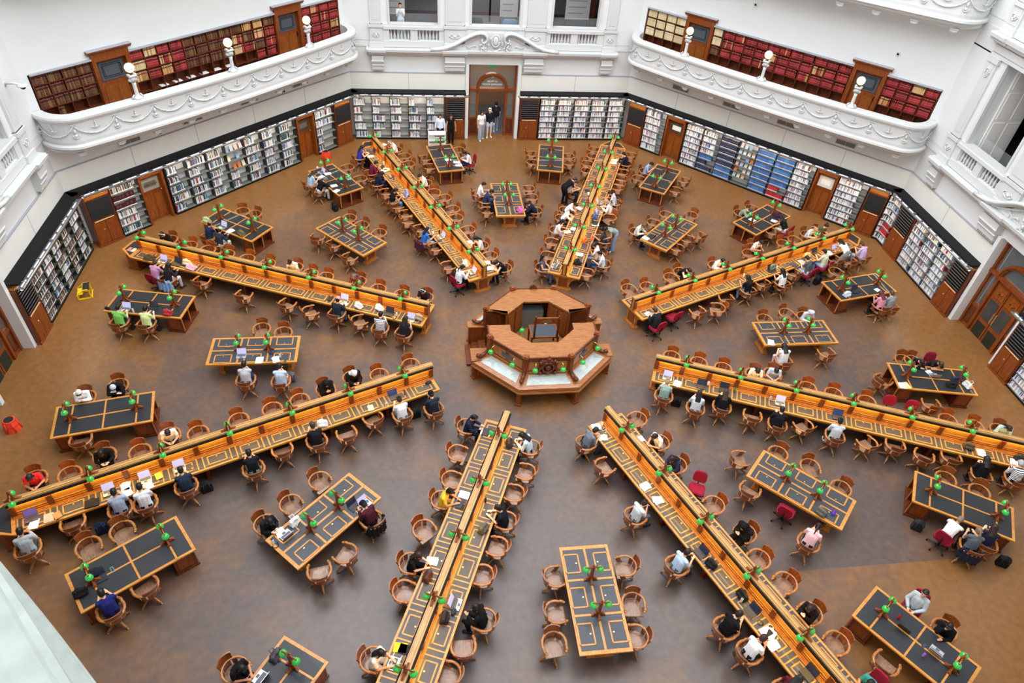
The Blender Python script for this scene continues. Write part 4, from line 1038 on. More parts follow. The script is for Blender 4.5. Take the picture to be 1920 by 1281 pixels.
def office_chair():
    t = thing('office_chair', '', 'chair')
    m = MB(); m.prism([(-.2,-.2),(.2,-.2),(.25,-.1),(.25,.18),(.18,.24),(-.18,.24),(-.25,.18),(-.25,-.1)], .43, .5); m.prism([(-.18,-.17),(.18,-.17),(.22,-.08),(.22,.15),(.15,.21),(-.15,.21),(-.22,.15),(-.22,-.08)], .5, .52); m.build('seat', REDF, t)
    m = MB(); vs = []; n = 9
    prof = [(-.15,.56),(-.19,.6),(-.21,.7),(-.2,.85),(-.17,.93),(-.1,.97),(.1,.97),(.17,.93),(.2,.85),(.21,.7),(.19,.6),(.15,.56)]
    N = len(prof)
    for off in (0, .05): vs += [(x, -.23-.12*(z-.56)-off+.5*x*x, z) for x, z in prof]
    m.add(vs, [tuple(range(N)), tuple(range(N, 2*N))[::-1]]+[(i, N+i, N+(i+1) % N, (i+1) % N) for i in range(N)]); m.build('backrest', REDF, t, False, True)
    m = MB(); m.tube([(0,-.05,.42),(0,-.24,.44),(0,-.29,.6),(0,-.29,.7)], .02, 6); m.build('back_bracket', BLACKM, t, True)
    m = MB(); m.lathe([(.03,.1),(.03,.3),(.02,.3),(.02,.4),(.08,.41),(.08,.43)], 10); m.build('column', BLACKM, t, True)
    for k in range(5):
        an = PI/2+2*PI*k/5; c, s = math.cos(an), math.sin(an); m = MB(); m.tube([(0,0,.11),(.3*c,.3*s,.07)], [.03,.018], 6); lg = m.build('base_arm', DARKM, t, True)
        m = MB(); m.ball((.3*c,.3*s,.03), .03, 8, 6); m.build('caster', BLACKM, lg, True)
    return t
# ================================================================ place the furniture
DESKS = [(22.5, 'right upper'), (67.5, 'upper right of centre'), (112.5, 'upper left of centre'), (157.5, 'upper left'), (202.5, 'lower left'), (247.5, 'lower left of centre'), (292.5, 'lower right of centre'), (337.5, 'lower right')]
DN = {a: n for a, n in DESKS}
def pol(r, a, z=0): return (r*math.cos(rad(a)), r*math.sin(rad(a)), z)
p0_, l0 = None, None; tl = None
COUNT = {247.5: 5, 292.5: 6}
for a, n in DESKS:
    lab = 'long oak reading desk running to the %s' % {22.5: 'upper right corner of the room', 67.5: 'back wall, right of the entrance', 112.5: 'back wall, left of the entrance', 157.5: 'upper left corner of the room', 202.5: 'left edge of the picture', 247.5: 'bottom edge, left of centre', 292.5: 'bottom edge, right of centre', 337.5: 'right edge of the picture'}[a]
    if p0_ is None: p0_ = long_desk(); o = p0_; o.location = pol(10.5, a); o.rotation_euler = (0, 0, rad(a)); o['label'] = lab; o['group'] = 'long reading desks round the centre'
    else: o = dup(p0_, pol(10.5, a), rad(a), lab)
    for k in range(COUNT.get(a, 7)):
        lab = 'green-shaded twin lamp on the %s long desk, %s from the centre' % (n, ORD[k])
        if l0 is None: l0 = ridge_lamp(); l0.location = pol(5.3+1.86*k, a, 1.366); l0.rotation_euler = (0, 0, rad(a)); l0['label'] = lab; l0['group'] = 'twin lamps on the long desks'
        else: dup(l0, pol(5.3+1.86*k, a, 1.366), rad(a), lab)
TN = {}
it = ct = None
WN = {90: 'back', 135: 'upper left', 180: 'left', 225: 'lower left', 270: 'bottom centre', 315: 'lower right', 0: 'right', 45: 'upper right'}
for az in (90, 135, 180, 225, 270, 315, 0, 45):
    nm = '%s inner table' % WN[az]; TN[(az, 0)] = nm
    lab = 'oak table with six leather flaps, %s' % nm
    if it is None: it = flap_table(); o = it; o.location = pol(10.02, az); o.rotation_euler = (0, 0, rad(az)); o['label'] = lab; o['group'] = 'inner reading tables'
    else: o = dup(it, pol(10.02, az), rad(az), lab)
    tabs = [(pol(10.02, az, .767), az, nm, .49)]
    if az != 270:
        for s in (-1, 1):
            a = az+11*s; nm = '%s outer table, %s' % (WN[az], {(90, 1): 'left one', (90, -1): 'right one', (135, 1): 'left one', (135, -1): 'right one', (180, 1): 'nearer one', (180, -1): 'farther one', (225, 1): 'cut-off one', (225, -1): 'left one', (315, 1): 'right one', (315, -1): 'bottom corner one', (0, 1): 'farther one', (0, -1): 'nearer one', (45, 1): 'left one', (45, -1): 'right one'}[(az, s)])
            TN[(az, s)] = nm
            lab = 'black-topped table, %s' % nm
            if ct is None: ct = cabinet_table(); ct.location = pol(14.38, a); ct.rotation_euler = (0, 0, rad(a)); ct['label'] = lab; ct['group'] = 'outer pedestal tables'
            else:
                q = dup(ct, pol(14.38, a), rad(a), lab)
            tabs.append((pol(14.38, a, .767), a, nm, .93))
    for loc, a, nm, d in tabs:
        for k, s in ((0, -1), (1, 1)):
            P = Vector(loc)+Vector(pol(s*d, a)); lab = 'twin green lamp on the %s, %s' % (nm, 'towards the centre' if s < 0 else 'towards the wall')
            if tl is None: tl = table_lamp(); tl.location = P; tl.rotation_euler = (0, 0, rad(a)); tl['label'] = lab; tl['group'] = 'twin lamps on the tables'
            else: dup(tl, P, rad(a), lab)
# ================================================================ central desk
def octp(r, k, z): return (r*math.cos(rad(22.5+45*k)), r*math.sin(rad(22.5+45*k)), z)
def central_desk():
    t = thing('octagonal_service_desk', 'octagonal wooden service desk with display cases mid-room', 'desk')
    CG = GLASS
    # side index k joins corner k-1 and k: azimuth 45*k
    for k in (1, 2, 3, 5, 6, 7):
        A = lambda r, z: octp(r, k-1, z); B = lambda r, z: octp(r, k, z)
        c = thing('display_case', None, None); c.parent = t
        m = MB()
        def quadbox(r0, r1, z0a, z0b, z1a, z1b, f0=0.0, f1=1.0):
            L = lambda P, Q, f: tuple(P[i]+(Q[i]-P[i])*f for i in range(3))
            v = [L(A(r1,z0b),B(r1,z0b),f0), L(A(r1,z0b),B(r1,z0b),f1), L(A(r0,z0a),B(r0,z0a),f1), L(A(r0,z0a),B(r0,z0a),f0),
                 L(A(r1,z1b),B(r1,z1b),f0), L(A(r1,z1b),B(r1,z1b),f1), L(A(r0,z1a),B(r0,z1a),f1), L(A(r0,z1a),B(r0,z1a),f0)]
            m.add(v, [(0,3,2,1),(4,5,6,7),(0,1,5,4),(1,2,6,5),(2,3,7,6),(3,0,4,7)])
        quadbox(2.55, 2.72, .66, .66, .86, .82); quadbox(2.0, 2.12, .66, .66, .98, .95)
        quadbox(2.1, 2.6, .66, .66, .96, .85, 0, .10); quadbox(2.1, 2.6, .66, .66, .96, .85, .90, 1)
        quadbox(2.66, 2.76, .60, .60, .66, .66); m.build('case_frame', WOODP, c, False, True)
        m = MB(); quadbox(2.05, 2.6, .64, .64, .70, .70); m.build('case_bed', WOODD, c, False, True)
        m = MB(); quadbox(2.12, 2.55, .945, .865, .952, .872, .10, .90); m.build('case_glass', mat('case_glass', '#e8f2f2', .05, .6, alpha=.25), c, False, True)
        m = MB(); quadbox(2.12, 2.55, .70, .70, .84, .78, .1, .9); m.build('case_lining', mat('pale_lining', '#b9c2bc', .8, var=.12, scale=5), c, False, True)
        m = MB(); quadbox(2.0, 2.03, .95, .95, 1.62, 1.62); m.build('back_panel', WOODR, c, False, True)
        m = MB()
        for f0, f1 in ((.08, .44), (.56, .92)): quadbox(2.03, 2.045, 1.12, 1.12, 1.5, 1.5, f0, f1)
        quadbox(2.02, 2.07, 1.0, 1.0, 1.04, 1.04); m.build('raised_panel', WOODY, c, False, True)
        if k in (5, 7): m = MB(); quadbox(2.045, 2.05, 1.2, 1.2, 1.4, 1.4, .34, .66); m.build('plaque', mat('pewter', '#55585a', .4, .5, metal=.5), c, False, True)
        m = MB(); quadbox(.0+2.0, 2.0, .0, .0, 0, 0) if False else None
        m = MB(); quadbox(1.92, 2.0, 0, 0, 1.6, 1.6); m.build('base_panel', WOODD, c, False, True)
    # counter tops
    def top(ks, ends, name):
        P = []; Q = []
        for k in ks: P.append(octp(2.04, k, 0)[:2]); Q.append(octp(1.22, k, 0)[:2])
        P = [ends[0][0]]+P+[ends[1][0]]; Q = [ends[0][1]]+Q+[ends[1][1]]
        m = MB(); 
        for i in range(len(P)-1): m.prism([P[i], P[i+1], Q[i+1], Q[i]], 1.62, 1.69)
        o = m.build(name, WOODP, t)
        m = MB(); e = 1.5
        for i in range(len(P)-1):
            a, b = Vector((*P[i], 0)), Vector((*P[i+1], 0)); d = (b-a).normalized(); nn = Vector((d.y, -d.x, 0))
            if nn.dot(a) < 0: nn = -nn
            m.prism([tuple(a.xy), tuple(b.xy), tuple((b+nn*.05).xy), tuple((a+nn*.05).xy)], 1.60, 1.715)
        m.build('edge_moulding', WOODD, o)
    x = 2.04*math.cos(rad(22.5)); xi = 1.22*math.cos(rad(22.5))
    top((0, 1, 2, 3), (((x, .70), (xi, .62)), ((-x, .70), (-xi, .62))), 'rear_counter')
    top((4, 5, 6, 7), (((-x, -.14), (-xi, -.14)), ((x, -.14), (xi, -.14))), 'front_counter')
    for s in (-1, 1):                                             # side panels flanking the openings
        for y0, y1 in ((.68, .78), (-.5, -.14)):
            m = MB(); m.bx(s*1.15, s*1.9, y0, y1, 0, 1.62); m.bx(s*1.25, s*1.8, y0-.01, y1+.01, 1.0, 1.5); m.build('end_panel', WOODD, t)
        m = MB(); m.bx(s*1.86, s*1.92, -.5, -.14, 0, 1.62); m.build('side_panel', WOODR, t)
        for y0, y1, sg in ((.75, 1.04, 1), (-1.04, -.45, -1)):
            m = MB(); m.bx(s*1.9, s*2.5, y0, y1, .0, .84); m.build('side_case', WOODR, t)
            m = MB(); m.bx(s*1.88, s*2.54, y0-.03, y1+.03, .84, .88); m.build('side_case_top', WOODP, t)
    # inner lining and raised floor
    m = MB()
    for k in (1, 2, 3, 5, 6, 7):
        if k == 2: continue
        a, b = octp(1.24, k-1, 0)[:2], octp(1.24, k, 0)[:2]; a2, b2 = octp(1.30, k-1, 0)[:2], octp(1.30, k, 0)[:2]; m.prism([a, b, b2, a2], .35, 1.60)
    m.build('inner_lining', WOODR, t)
    for k in (1, 3, 5, 7):
        for f0, f1 in ((.08, .46), (.54, .92)):
            m = MB(); A_, B_ = Vector(octp(1.235, k-1, 0)), Vector(octp(1.235, k, 0)); C_, D_ = Vector(octp(1.215, k-1, 0)), Vector(octp(1.215, k, 0))
            m.prism([tuple(A_.lerp(B_, f0).xy), tuple(A_.lerp(B_, f1).xy), tuple(C_.lerp(D_, f1).xy), tuple(C_.lerp(D_, f0).xy)], .5, 1.5)
            m.build('inner_raised_panel', WOODPL, t)
    m = MB(); m.prism([octp(1.9, k, 0)[:2] for k in range(8)], 0, .34); m.build('platform', mat('tan_lino', '#8a6338', .5, var=.1, scale=4), t)
    m = MB(); m.bx(-.55, .35, 1.22, 1.6, .35, 1.15); m.build('steel_cabinet', mat('grey_steel', '#7c817f', .4, .5, metal=.4), t)
    m = MB(); m.bx(.42, .55, 1.1, 1.25, .35, .62); m.build('floor_box', PAPER, t)
    # legs, corner posts, scrolls
    for k in range(8):
        c, s = math.cos(rad(22.5+45*k)), math.sin(rad(22.5+45*k)); R = Matrix.Rotation(rad(22.5+45*k), 4, 'Z')
        m = MB(); m.M = R; m.bx(2.0, 2.62, -.06, .06, .08, .66); m.bx(2.52, 2.68, -.08, .08, .0, .66); m.bx(1.95, 2.72, -.11, .11, 0, .08); m.build('leg', WOODR, t)
        m = MB(); m.M = R; m.bx(1.98, 2.12, -.07, .07, .95, 1.70); m.bx(1.95, 2.15, -.10, .10, 1.70, 1.76); m.bx(1.98, 2.12, -.07, .07, 1.76, 1.80); m.build('corner_post', WOODR, t)
        m = MB(); m.M = R; m.tube([(2.08,0,1.35),(2.12,0,1.15),(2.22,0,1.02),(2.36,0,.96),(2.46,0,1.0),(2.5,0,1.06)], [.03,.04,.05,.055,.06,.05], 8, 1.3); m.ball((2.5,0,1.0), (.07,.06,.08), 10, 7); m.build('scroll_bracket', WOODD, t, True)
    # steps on the left side
    for s in (-1,):
        for i in range(3):
            m = MB(); m.bx(s*(1.9+.24*(2-i)), s*(2.16+.24*(2-i)), -.42, .66, 0, .1*(i+1)); m.build('step', WOODD, t)
    # carved crest on the front, finial at the back
    m = MB(); yb = -2.045*math.cos(rad(22.5))-.03
    m.bx(-.3, .3, yb-.02, yb+.05, 1.0, 1.62); m.tube([(.2*math.cos(i*PI/9), yb-.06, 1.3+.2*math.sin(i*PI/9)) for i in range(19)], .04, 8)
    for s in (-1, 1):
        m.tube([(s*(.24+.07*math.sin(i*.9)), yb-.06, 1.02+.09*i) for i in range(8)], [.05,.04,.05,.045,.05,.05,.045,.04], 8); m.ball((s*.27, yb-.08, 1.55), .065, 10, 7); m.ball((s*.26, yb-.08, 1.08), .06, 10, 7)
    m.ball((0, yb-.08, 1.68), (.08,.06,.09), 10, 7); m.ball((0, yb-.05, 1.78), .045, 8, 6); m.ball((0, yb-.09, 1.3), (.1,.04,.11), 10, 7); m.ball((0, yb-.09, 1.06), (.09,.05,.05), 8, 6)
    m.build('carved_crest', WOODD, t, True)
    m = MB(); y = 2.04*math.cos(rad(22.5))+.02; m.plate([(-.15,1.69),(.15,1.69),(.12,1.8),(.05,1.86),(-.05,1.86),(-.12,1.8)], -(-y)-.04, y+.04); m.ball((0,y,1.86), .04, 8, 6); m.build('rear_finial', WOODD, t)
    # green lamps hanging in front of the counter
    for k, da in ((4, 9), (5, -11), (5, 10), (6, -10), (6, 11), (7, -9)):
        a = rad(22.5+45*k+da); r = 2.22; x_, y_ = r*math.cos(a), r*math.sin(a)
        m = MB(); m.tube([(x_*.9, y_*.9, 1.58), (x_*.97, y_*.97, 1.56), (x_, y_, 1.47)], .012, 6); l = m.build('lamp_arm', BRASS, t, True)
        m = MB(); m.lathe([(.028,.07),(.05,.062),(.08,.03),(.095,-.02),(.097,-.045),(.088,-.045),(.075,.02),(.045,.05),(.02,.058)], 14, (x_, y_, 1.38), False); m.build('shade', GREENG, l, True)
    return t
central_desk()
# paper exhibits inside the cases
for k, nm, cols in ((5, 'left front', ('#f4f6f8', '#dfe6ee', '#f2ede0')), (6, 'centre front', ('#e8e6da', '#b9b6a8', '#f0efe6')), (7, 'right front', ('#d8dacb', '#e9e4d2', '#8f968a')), (3, 'left rear', ('#eef0f2', '#c9ced6', '#f0efe8')), (1, 'right rear', ('#eef0f2', '#c9ced6', '#f0efe8'))):
    for i in range(16):
        m = MB(); a = rad(45*k); u = rnd.uniform(-.66, .66); v = rnd.uniform(2.06, 2.26); w_, h_ = rnd.uniform(.05, .12), rnd.uniform(.04, .07); c = cols[i % 3]
        zz = .845-.11*(v-1.98)/.4
        m.bx(-w_, w_, -h_, h_, 0, .004); o = m.build('exhibit_sheet', mat('sheet_'+c, c, .7, var=.18, scale=60))
        o.matrix_world = Matrix.Rotation(a-PI/2, 4, 'Z') @ Matrix.Translation((u, v, zz+.002*i/4)) @ Matrix.Rotation(rad(-8), 4, 'X') @ Matrix.Rotation(rnd.uniform(-.2, .2), 4, 'Z')
        tag(o, 'printed sheet in the %s display case' % nm, 'document', 'documents in the %s case' % nm)
# superintendent's desk on the platform
t = thing('leather_desk', 'small leather-topped desk with wooden frame inside the octagonal service desk', 'desk', (.19, .14, .34), 0)
m = MB(); m.bx(-.52, .52, -.36, .36, .72, .78); m.build('desktop', WOODR, t)
m = MB(); m.bx(-.45, .45, -.31, .31, .78, .784); m.build('leather_top', mat('blue_grey_leather', '#3c444f', .45, .4, var=.08, scale=6), t)
for x in (-.48, .48):
    for y in (-.32, .32): m = MB(); m.bx(x-.03, x+.03, y-.03, y+.03, 0, .72); m.build('leg', WOODD, t)
for s in (-1, 1): m = MB(); m.bx(s*.42-.035, s*.42+.035, -.4, -.33, .72, 1.7); m.ball((s*.42, -.365, 1.74), .04, 8, 6); m.build('post', WOODD, t)
m = MB(); m.bx(-.48, .48, -.38, -.34, 1.46, 1.64); m.bx(-.45, .45, -.39, -.33, 1.64, 1.69); m.build('cross_board', WOODR, t)
m = MB(); m.bx(-.16, .16, -.385, -.38, 1.48, 1.62); m.build('brass_plate', BRASS, t)
t = thing('banker_lamp', 'single green-shaded lamp beside the leather desk inside the octagonal counter', 'lamp', (-.62, .12, .34))
m = MB(); m.lathe([(.06,0),(.06,.02),(.015,.04),(.012,.9)], 10); m.build('stand', BRASS, t, True); shade(t, 0.0, .86)
# ================================================================ who and what is where (metres)
PEOPLE = """
-14.405|4.559|-0.393|type|bun|#4a3328|s|#c58fb5|#26242a|red|lilac top with brown bun
-13.898|4.35|-0.567|type|long|#16130f|l|#2a2730|#c9c9cf|wood|dark top with very long black hair
-7.354|1.979|-0.393|type|cap|#e59aa0|l|#232a33|#5f7890|wood|navy jacket and pink cap
-5.738|1.049|-0.218|type|short|#15120f|s|stripe|#4a6078|wood|black and white stripes at a grey laptop
-4.883|0.757|-0.393|type|long|#15120f|n|#20222a|#1c1c20|wood|black sleeveless top at the desk's inner end
-14.461|7.018|2.749|read|short+hp|#14110f|l|#17181c|#1a1a1c|wood|black clothes with white headphones
-9.188|4.913|2.749|read|bun|#14110f|s|#eeece8|#2a2a30|wood|white top with black bun
-6.657|3.908|2.749|read|long|#6b5a50|l|#7a2f3a|#2a2a30|wood|maroon and grey checked top
-4.057|2.775|2.749|type|short+hp|#14110f|s|#1b1c22|#1a1a1c|wood|black tee with white headphones
-7.042|14.283|-1.178|type|long|#1c1613|n|#3a3fae|#18181c|wood|royal blue sleeveless top
-6.404|12.719|-1.178|read|short|#14110f|l|#6e1f38|#5a1c30|wood|maroon hooded top
-6.098|11.665|-1.178|read|long|#15110f|l|#1c2440|#1a1d2c|wood|navy top with long black hair
-5.379|10.05|-1.178|type|pony|#1c1613|n|#17181c|#7f9fc4|wood|black tank top and light jeans
-4.001|6.771|-1.178|type|long+hp|#17130f|s|#2f6fd0|#a9c0d8|wood|bright blue tee with white headphones
-2.691|3.934|-0.916|type|pony|#15120f|l|#e3ebf5|#16161a|red|pale sweater on a red chair
-5.225|15.096|1.963|read|short+hp|#8b8078|s|#eeeeee|#8a8078|wood|white tee with fair hair and headphones
-3.799|11.655|1.963|read|short|#17130f|s|#f0f0f0|#2a2a30|wood|white tee writing on the ledge side
-1.569|6.288|1.963|read|long|#120f0d|s|#e8e8ee|#3a3a42|wood|white tee with dark straps and long hair
-0.756|4.65|1.963|hunch|short|#120f0d|n|#141416|#141416|wood|black sleeveless top slumped over papers
-9.223|11.685|-0.977|read|long|#3a2c24|s|#a9cbe8|#cfd6de|wood|light blue top behind a white mug
-8.777|11.142|-0.977|hunch|short|#6d6a66|l|#15161a|#d8d8d8|wood|black sweater and white trousers
-1.489|13.972|1.763|read|long|#1f1815|l|#f0dfe2|#232a40|red|pale pink blouse and navy trousers
-1.29|10.654|-1.571|type|short|#17130f|s|#eceff2|#8c8c90|wood|white shirt with dark lanyard
-1.044|10.053|-1.571|read|short|#17130f|l|#2c3a5e|#27364e|wood|navy sweater with olive sash bag
1.195|9.093|1.571|hunch|short|#15120f|l|#1a2036|#15161c|wood|navy top beside a pink bag
3.191|11.006|-1.963|read|short|#3b2a1e|s|#f2efe9|#26262c|wood|white tee with brown hair
2.666|9.108|-1.963|hunch|short|#15120f|s|#f4f4f2|#26262c|wood|white tee bending low over notes
2.365|8.418|-1.963|hunch|short|#15120f|s|#f2f2f4|#2a2e40|wood|white tee with dark blue bag behind
1.936|7.428|-1.963|type|long|#120f0d|s|#f4f4f8|#aeb6e0|wood|white dress and long black hair
0.878|4.602|-1.963|back|long|#1a1412|n|#4d5460|#5a6880|wood|grey vest and very long black hair
6.682|13.65|1.178|type|short|#15120f|l|#1b2138|#1a1a20|wood|navy sweater writing on white sheets
5.165|9.78|1.178|read|short|#15120f|s|navystripe|#2a2a30|wood|white tee with navy stripes
4.787|8.994|1.178|read|long|#a98a70|l|#f0f0f0|#2a2a30|wood|long white shirt and fair hair
3.953|6.59|1.178|type|short|#15120f|s|#3a3c42|#3a3c42|wood|dark grey tee and black hair
3.388|5.424|1.178|phone|cap|#3c3f44|s|#ecdde4|#7088a4|wood|pale pink tee and grey cap
3.506|4.811|1.353|lean|short|#14110f|s|#d3d9e6|#2c4468|wood|pale grey tee and jeans, leaning back
5.59|7.214|-2.356|read|short|#5e4a38|l|#dcdccf|#1c1c20|wood|beige jacket with short brown hair
7.512|12.818|-2.164|phone|short|#14110f|s|#8fb0e0|#4a5068|wood|light blue tee holding a phone
11.143|8.713|-2.548|hunch|short|#3c4048|l|#8a9a84|#2a2a2e|wood|grey-green patterned shirt
12.836|7.347|0.593|hunch|long|#14110f|n|#17171b|#d9d2bc|red|black vest on a red chair
13.685|6.793|-2.749|read|pony|#b08d62|s|#c6d9ee|#5a6078|wood|pale blue tee with fair ponytail
14.324|6.961|-2.749|type|bun|#2a1e18|s|#3d5a48|#2a2a30|wood|dark green tee with brown bun
10.676|5.824|-2.749|read|short|#14110f|s|#f0eef0|#2a2a30|wood|white tee near the outer right table
8.414|4.514|-2.749|read|short|#14110f|l|#f0f0f2|#2a2a30|wood|long-sleeved white top
6.73|4.094|-2.749|hunch|short|#14110f|n|#17181c|#1a1a1e|wood|black sleeveless tee resting on the partition
4.778|0.858|0.393|read|short|#3a2c26|l|#22242a|#1c1c20|red|black hoodie on a red chair
9.23|2.795|0.393|type|long|#14110f|s|#15161a|#8aa0b4|wood|black tee and pale jeans
10.911|3.198|0.393|type|long|#120f0d|s|#f0eeee|#2a2a30|wood|white top with long black hair
12.474|4.067|0.393|read|short|#241a14|s|#55585c|#c4d8e6|red|charcoal tee on a red chair
13.446|4.541|0.393|type|short|#17130f|s|#d3d2b8|#8fb0d0|red|beige tee on a red chair
15.551|5.059|0.393|read|short|#4a3526|s|#cdb0e0|#88a8d0|wood|lilac tee at the outer end
14.493|1.53|0.192|read|long|#5a2c2c|s|#d890a8|#1a1a1c|wood|pink top with auburn hair
14.896|1.518|0.192|lean|short|#4a4038|s|#8a9296|#a8c0d0|wood|grey tee beside the person in pink
10.9|0.958|-3.142|read|hood|#c8ccd6|l|#c4c8d2|#3a3c44|wood|pale hooded sweatshirt with hood up
8.974|-1.422|0|read|long|#15120f|n|#dcdcdc|#c8c8cc|wood|white top with long dark hair
13.998|-1.763|-3.334|hunch|short|#14110f|l|#17181e|#1a1a1c|wood|black top resting on folded arms
14.686|-1.897|-3.334|hunch|short|#3a2c20|s|#202024|#1a1a1c|red|black tee with white print
7.563|-2.104|2.749|read|long|#120f0d|s|#eceef0|#2a2a30|wood|white tee with long black hair
8.253|-2.122|2.749|read|short|#14110f|s|#b4cdec|#6a7080|wood|light blue tee and glasses
15.166|-5.254|2.749|read|long|#1f1815|l|#a8d0cc|#2a2a30|wood|pale teal top with dark hair
3.943|-2.942|5.89|type|bun|#a08c6a|n|#8ca49c|#1a1a1e|wood|grey-green vest with fair hair
4.882|-3.562|5.89|type|long|#120f0d|l|#ccd4de|#1a1a1e|wood|pale grey top with long black hair
5.829|-3.555|5.89|type|long|#3a2a22|l|#17181c|#17181c|wood|black long-sleeved top with brown hair
7.464|-4.446|5.89|type|short|#15120f|l|#1a1b1f|#1a1a1e|wood|black top at an open laptop
9.226|-5.067|5.89|lean|bun|#17130f|l|#c3c8ce|#16161a|wood|grey sweater and white shoes
13.322|-6.964|5.89|read|long|#120f0d|l|#141416|#16161a|wood|black cardigan and long black hair
14.359|-7.195|5.89|read|short|#a8a8a8|l|stripe|#1c1e26|wood|striped shirt with grey hair
0.843|-4.809|5.105|read|short|#1a1613|s|#6c7682|#4a4e58|wood|slate grey tee
1.752|-7.609|5.105|phone|bun|#2e211b|s|#cfd6de|#4a4e58|wood|pale grey tee with brown bun
2.502|-9.273|5.105|type|short|#241a17|s|#bcd3ee|#6a6a64|wood|sky blue tee with tied dark hair
3.258|-11.109|5.105|read|short|#14110f|s|#15161a|#17171b|wood|black tee at a dark laptop
3.64|-11.767|5.105|read|short|#2e201a|s|#f2f2f2|#2a2a30|wood|white tee beside scattered cables
4.134|-12.801|5.105|read|long|#14110f|l|#5a1a28|#17171b|wood|maroon top and black hair
3.203|-4.969|1.963|read|short|#14110f|s|#f3f1ec|#1a1a1e|wood|cream tee with dark trim
3.496|-5.892|1.963|read|long|#1a1412|l|#232b55|#1a1a1e|wood|dark blue blouse and long hair
4.773|-8.447|1.963|phone|hijab|#15151a|l|#16161a|#15151a|wood|black robe holding a phone
5.62|-10.944|1.963|phone|long|#2a1a18|l|#17171b|#17171b|wood|black top holding a camera
6.348|-12.844|1.963|read|short|#14110f|s|#2f8f8f|#1a1a1e|red|teal patterned shirt at the bottom edge
6.559|-8.87|5.498|read|pony|#14110f|s|#eec2c8|#2a2a30|wood|pink blouse with black ponytail
10.871|-8.937|5.253|hunch|short|#7a6a52|s|#ece6e6|#17171b|red|white shirt with red straps
11.35|-9.395|5.864|type|pony|#7c6248|s|#5c636c|#17171b|wood|grey tee with fair ponytail
11.877|-9.309|5.69|type|long|#2c1c18|n|#20263c|#4a5a78|wood|navy top with long brown hair
8.656|-10.943|2.164|back|short|#120f0d|l|#b4bcc0|#474b54|red|pale grey hoodie leaning back
9.025|-11.699|2.164|lean|short|#120f0d|l|#141417|#141417|wood|black sweater with hand at the mouth
-8.683|-7.125|3.927|read|short|#14110f|l|#191b22|#17171b|wood|black sweater at a silver laptop
-5.813|-7.156|0.785|read|cap|#17171b|l|#4a1c28|#17171b|wood|maroon and black jacket with black cap
-2.881|-3.895|4.32|type|short|#120f0d|l|#1c2440|#1a2036|wood|navy suit with white shirt
-3.803|-6.659|4.32|type|bun|#120f0d|s|#e6bf3f|#c8a060|wood|yellow tee with black bun
-4.72|-8.632|4.32|type|long|#2c1e1a|s|#15151a|#17171b|wood|black tee with long brown hair
-5.641|-11.125|4.32|type|long|#14110f|s|#ece8e2|#d8d4cc|wood|white waistcoat and long black hair
-0.989|-4.871|1.178|read|long|#120f0d|l|#c6dae6|#2a2a30|wood|light blue shirt at the inner end
-2.071|-7.482|1.178|type|short|#14110f|s|#191b20|#17171b|wood|black tee at an open silver laptop
-2.945|-10.352|1.178|lean|long|#120f0d|l|#16161a|#17171b|wood|black clothes with curly black hair
-6.612|-1.497|3.534|read|hijab|#c6ccd8|l|#18181c|#15151a|wood|black robe and pale grey headscarf
-7.456|-1.998|3.534|phone|hijab|#141418|l|#141418|#15151a|wood|black robe and black headscarf
-11.983|-3.708|3.534|read|short|#1a120f|s|#f3ece6|#232636|wood|white tee with folded arms
-13.654|-4.384|3.534|read|long|#120f10|l|#141417|#15151a|wood|black sweatshirt with black hair
-15.296|-5.125|3.534|read|short+hpb|#17171b|s|#d8323e|#17171b|wood|bright red tee with black headphones
-3.918|-3.057|0.393|phone|cap2|#17171b|l|#262b36|#1a1a1e|wood|navy puffer jacket and black beanie
-4.939|-3.252|0.393|type|bun|#2e241c|s|#e8eef4|#6a7a8a|wood|white tee at a navy laptop
-7.565|-4.19|0.393|type|short|#3a2e28|s|#1b1c20|#1a1a1e|wood|black spotted shirt with brown bob
-9.308|-5.14|0.393|type|short|#120f0d|s|#191b1e|#8a8c90|wood|plain black tee below the long partition
-11.092|-5.648|0.393|type|short|#14110f|s|#263245|#1a1a1e|wood|dark navy tee with elbows spread
-12.072|-6.156|0.393|type|short|#17130f|s|#dde0e4|#1a1a1e|wood|white tee and black shorts
-12.703|-6.29|0.393|type|short|#17130f|l|#9aa6ba|#2a2e40|wood|grey-blue shirt writing in a notebook
-14.68|-7.383|0.393|type|short|#120f0d|l|#a9b0b4|#5a6068|wood|grey hooded sweatshirt
-14.947|-1.948|3.334|phone|cap|#ddd6c8|l|#f0f0f2|#1c1c24|wood|white jacket and beige cap
-14.102|-1.461|3.334|hunch|cap|#c2c8d2|l|#15161a|#15161a|wood|black jacket and grey cap
-12.098|-9.294|0.593|type|short|#120f0d|s|#232a6e|#1a1a1e|wood|royal navy tee at a black bag
-8.823|-11.087|4.119|read|short|#120f0d|s|#15161a|#17171b|wood|black tee at the cut-off table
-10.108|-1.374|0|lean|short|#120f0d|l|#b6b8c0|#1f2c4c|wood|light grey hoodie and blue trousers
-8.96|-1.498|0|phone|short|#120f0d|s|#b4c8e4|#b09880|wood|light blue shirt and tan shorts
-14.959|1.808|-0.192|type|short|#14110f|s|#7cc05c|#2a2e38|wood|green tee at a silver laptop
-14.012|1.694|-0.192|type|short|#120f0d|s|#d4e29a|#2a2a30|wood|pale yellow-green tee
-12.938|7.28|-0.593|lean|cap|#a08258|s|#1f2c48|#4a4a44|wood|navy tee and tan cap
-12.443|6.815|-0.593|type|cap|#a9c8a0|l|#2b3140|#cdd6e0|wood|dark jersey and green cap
"""
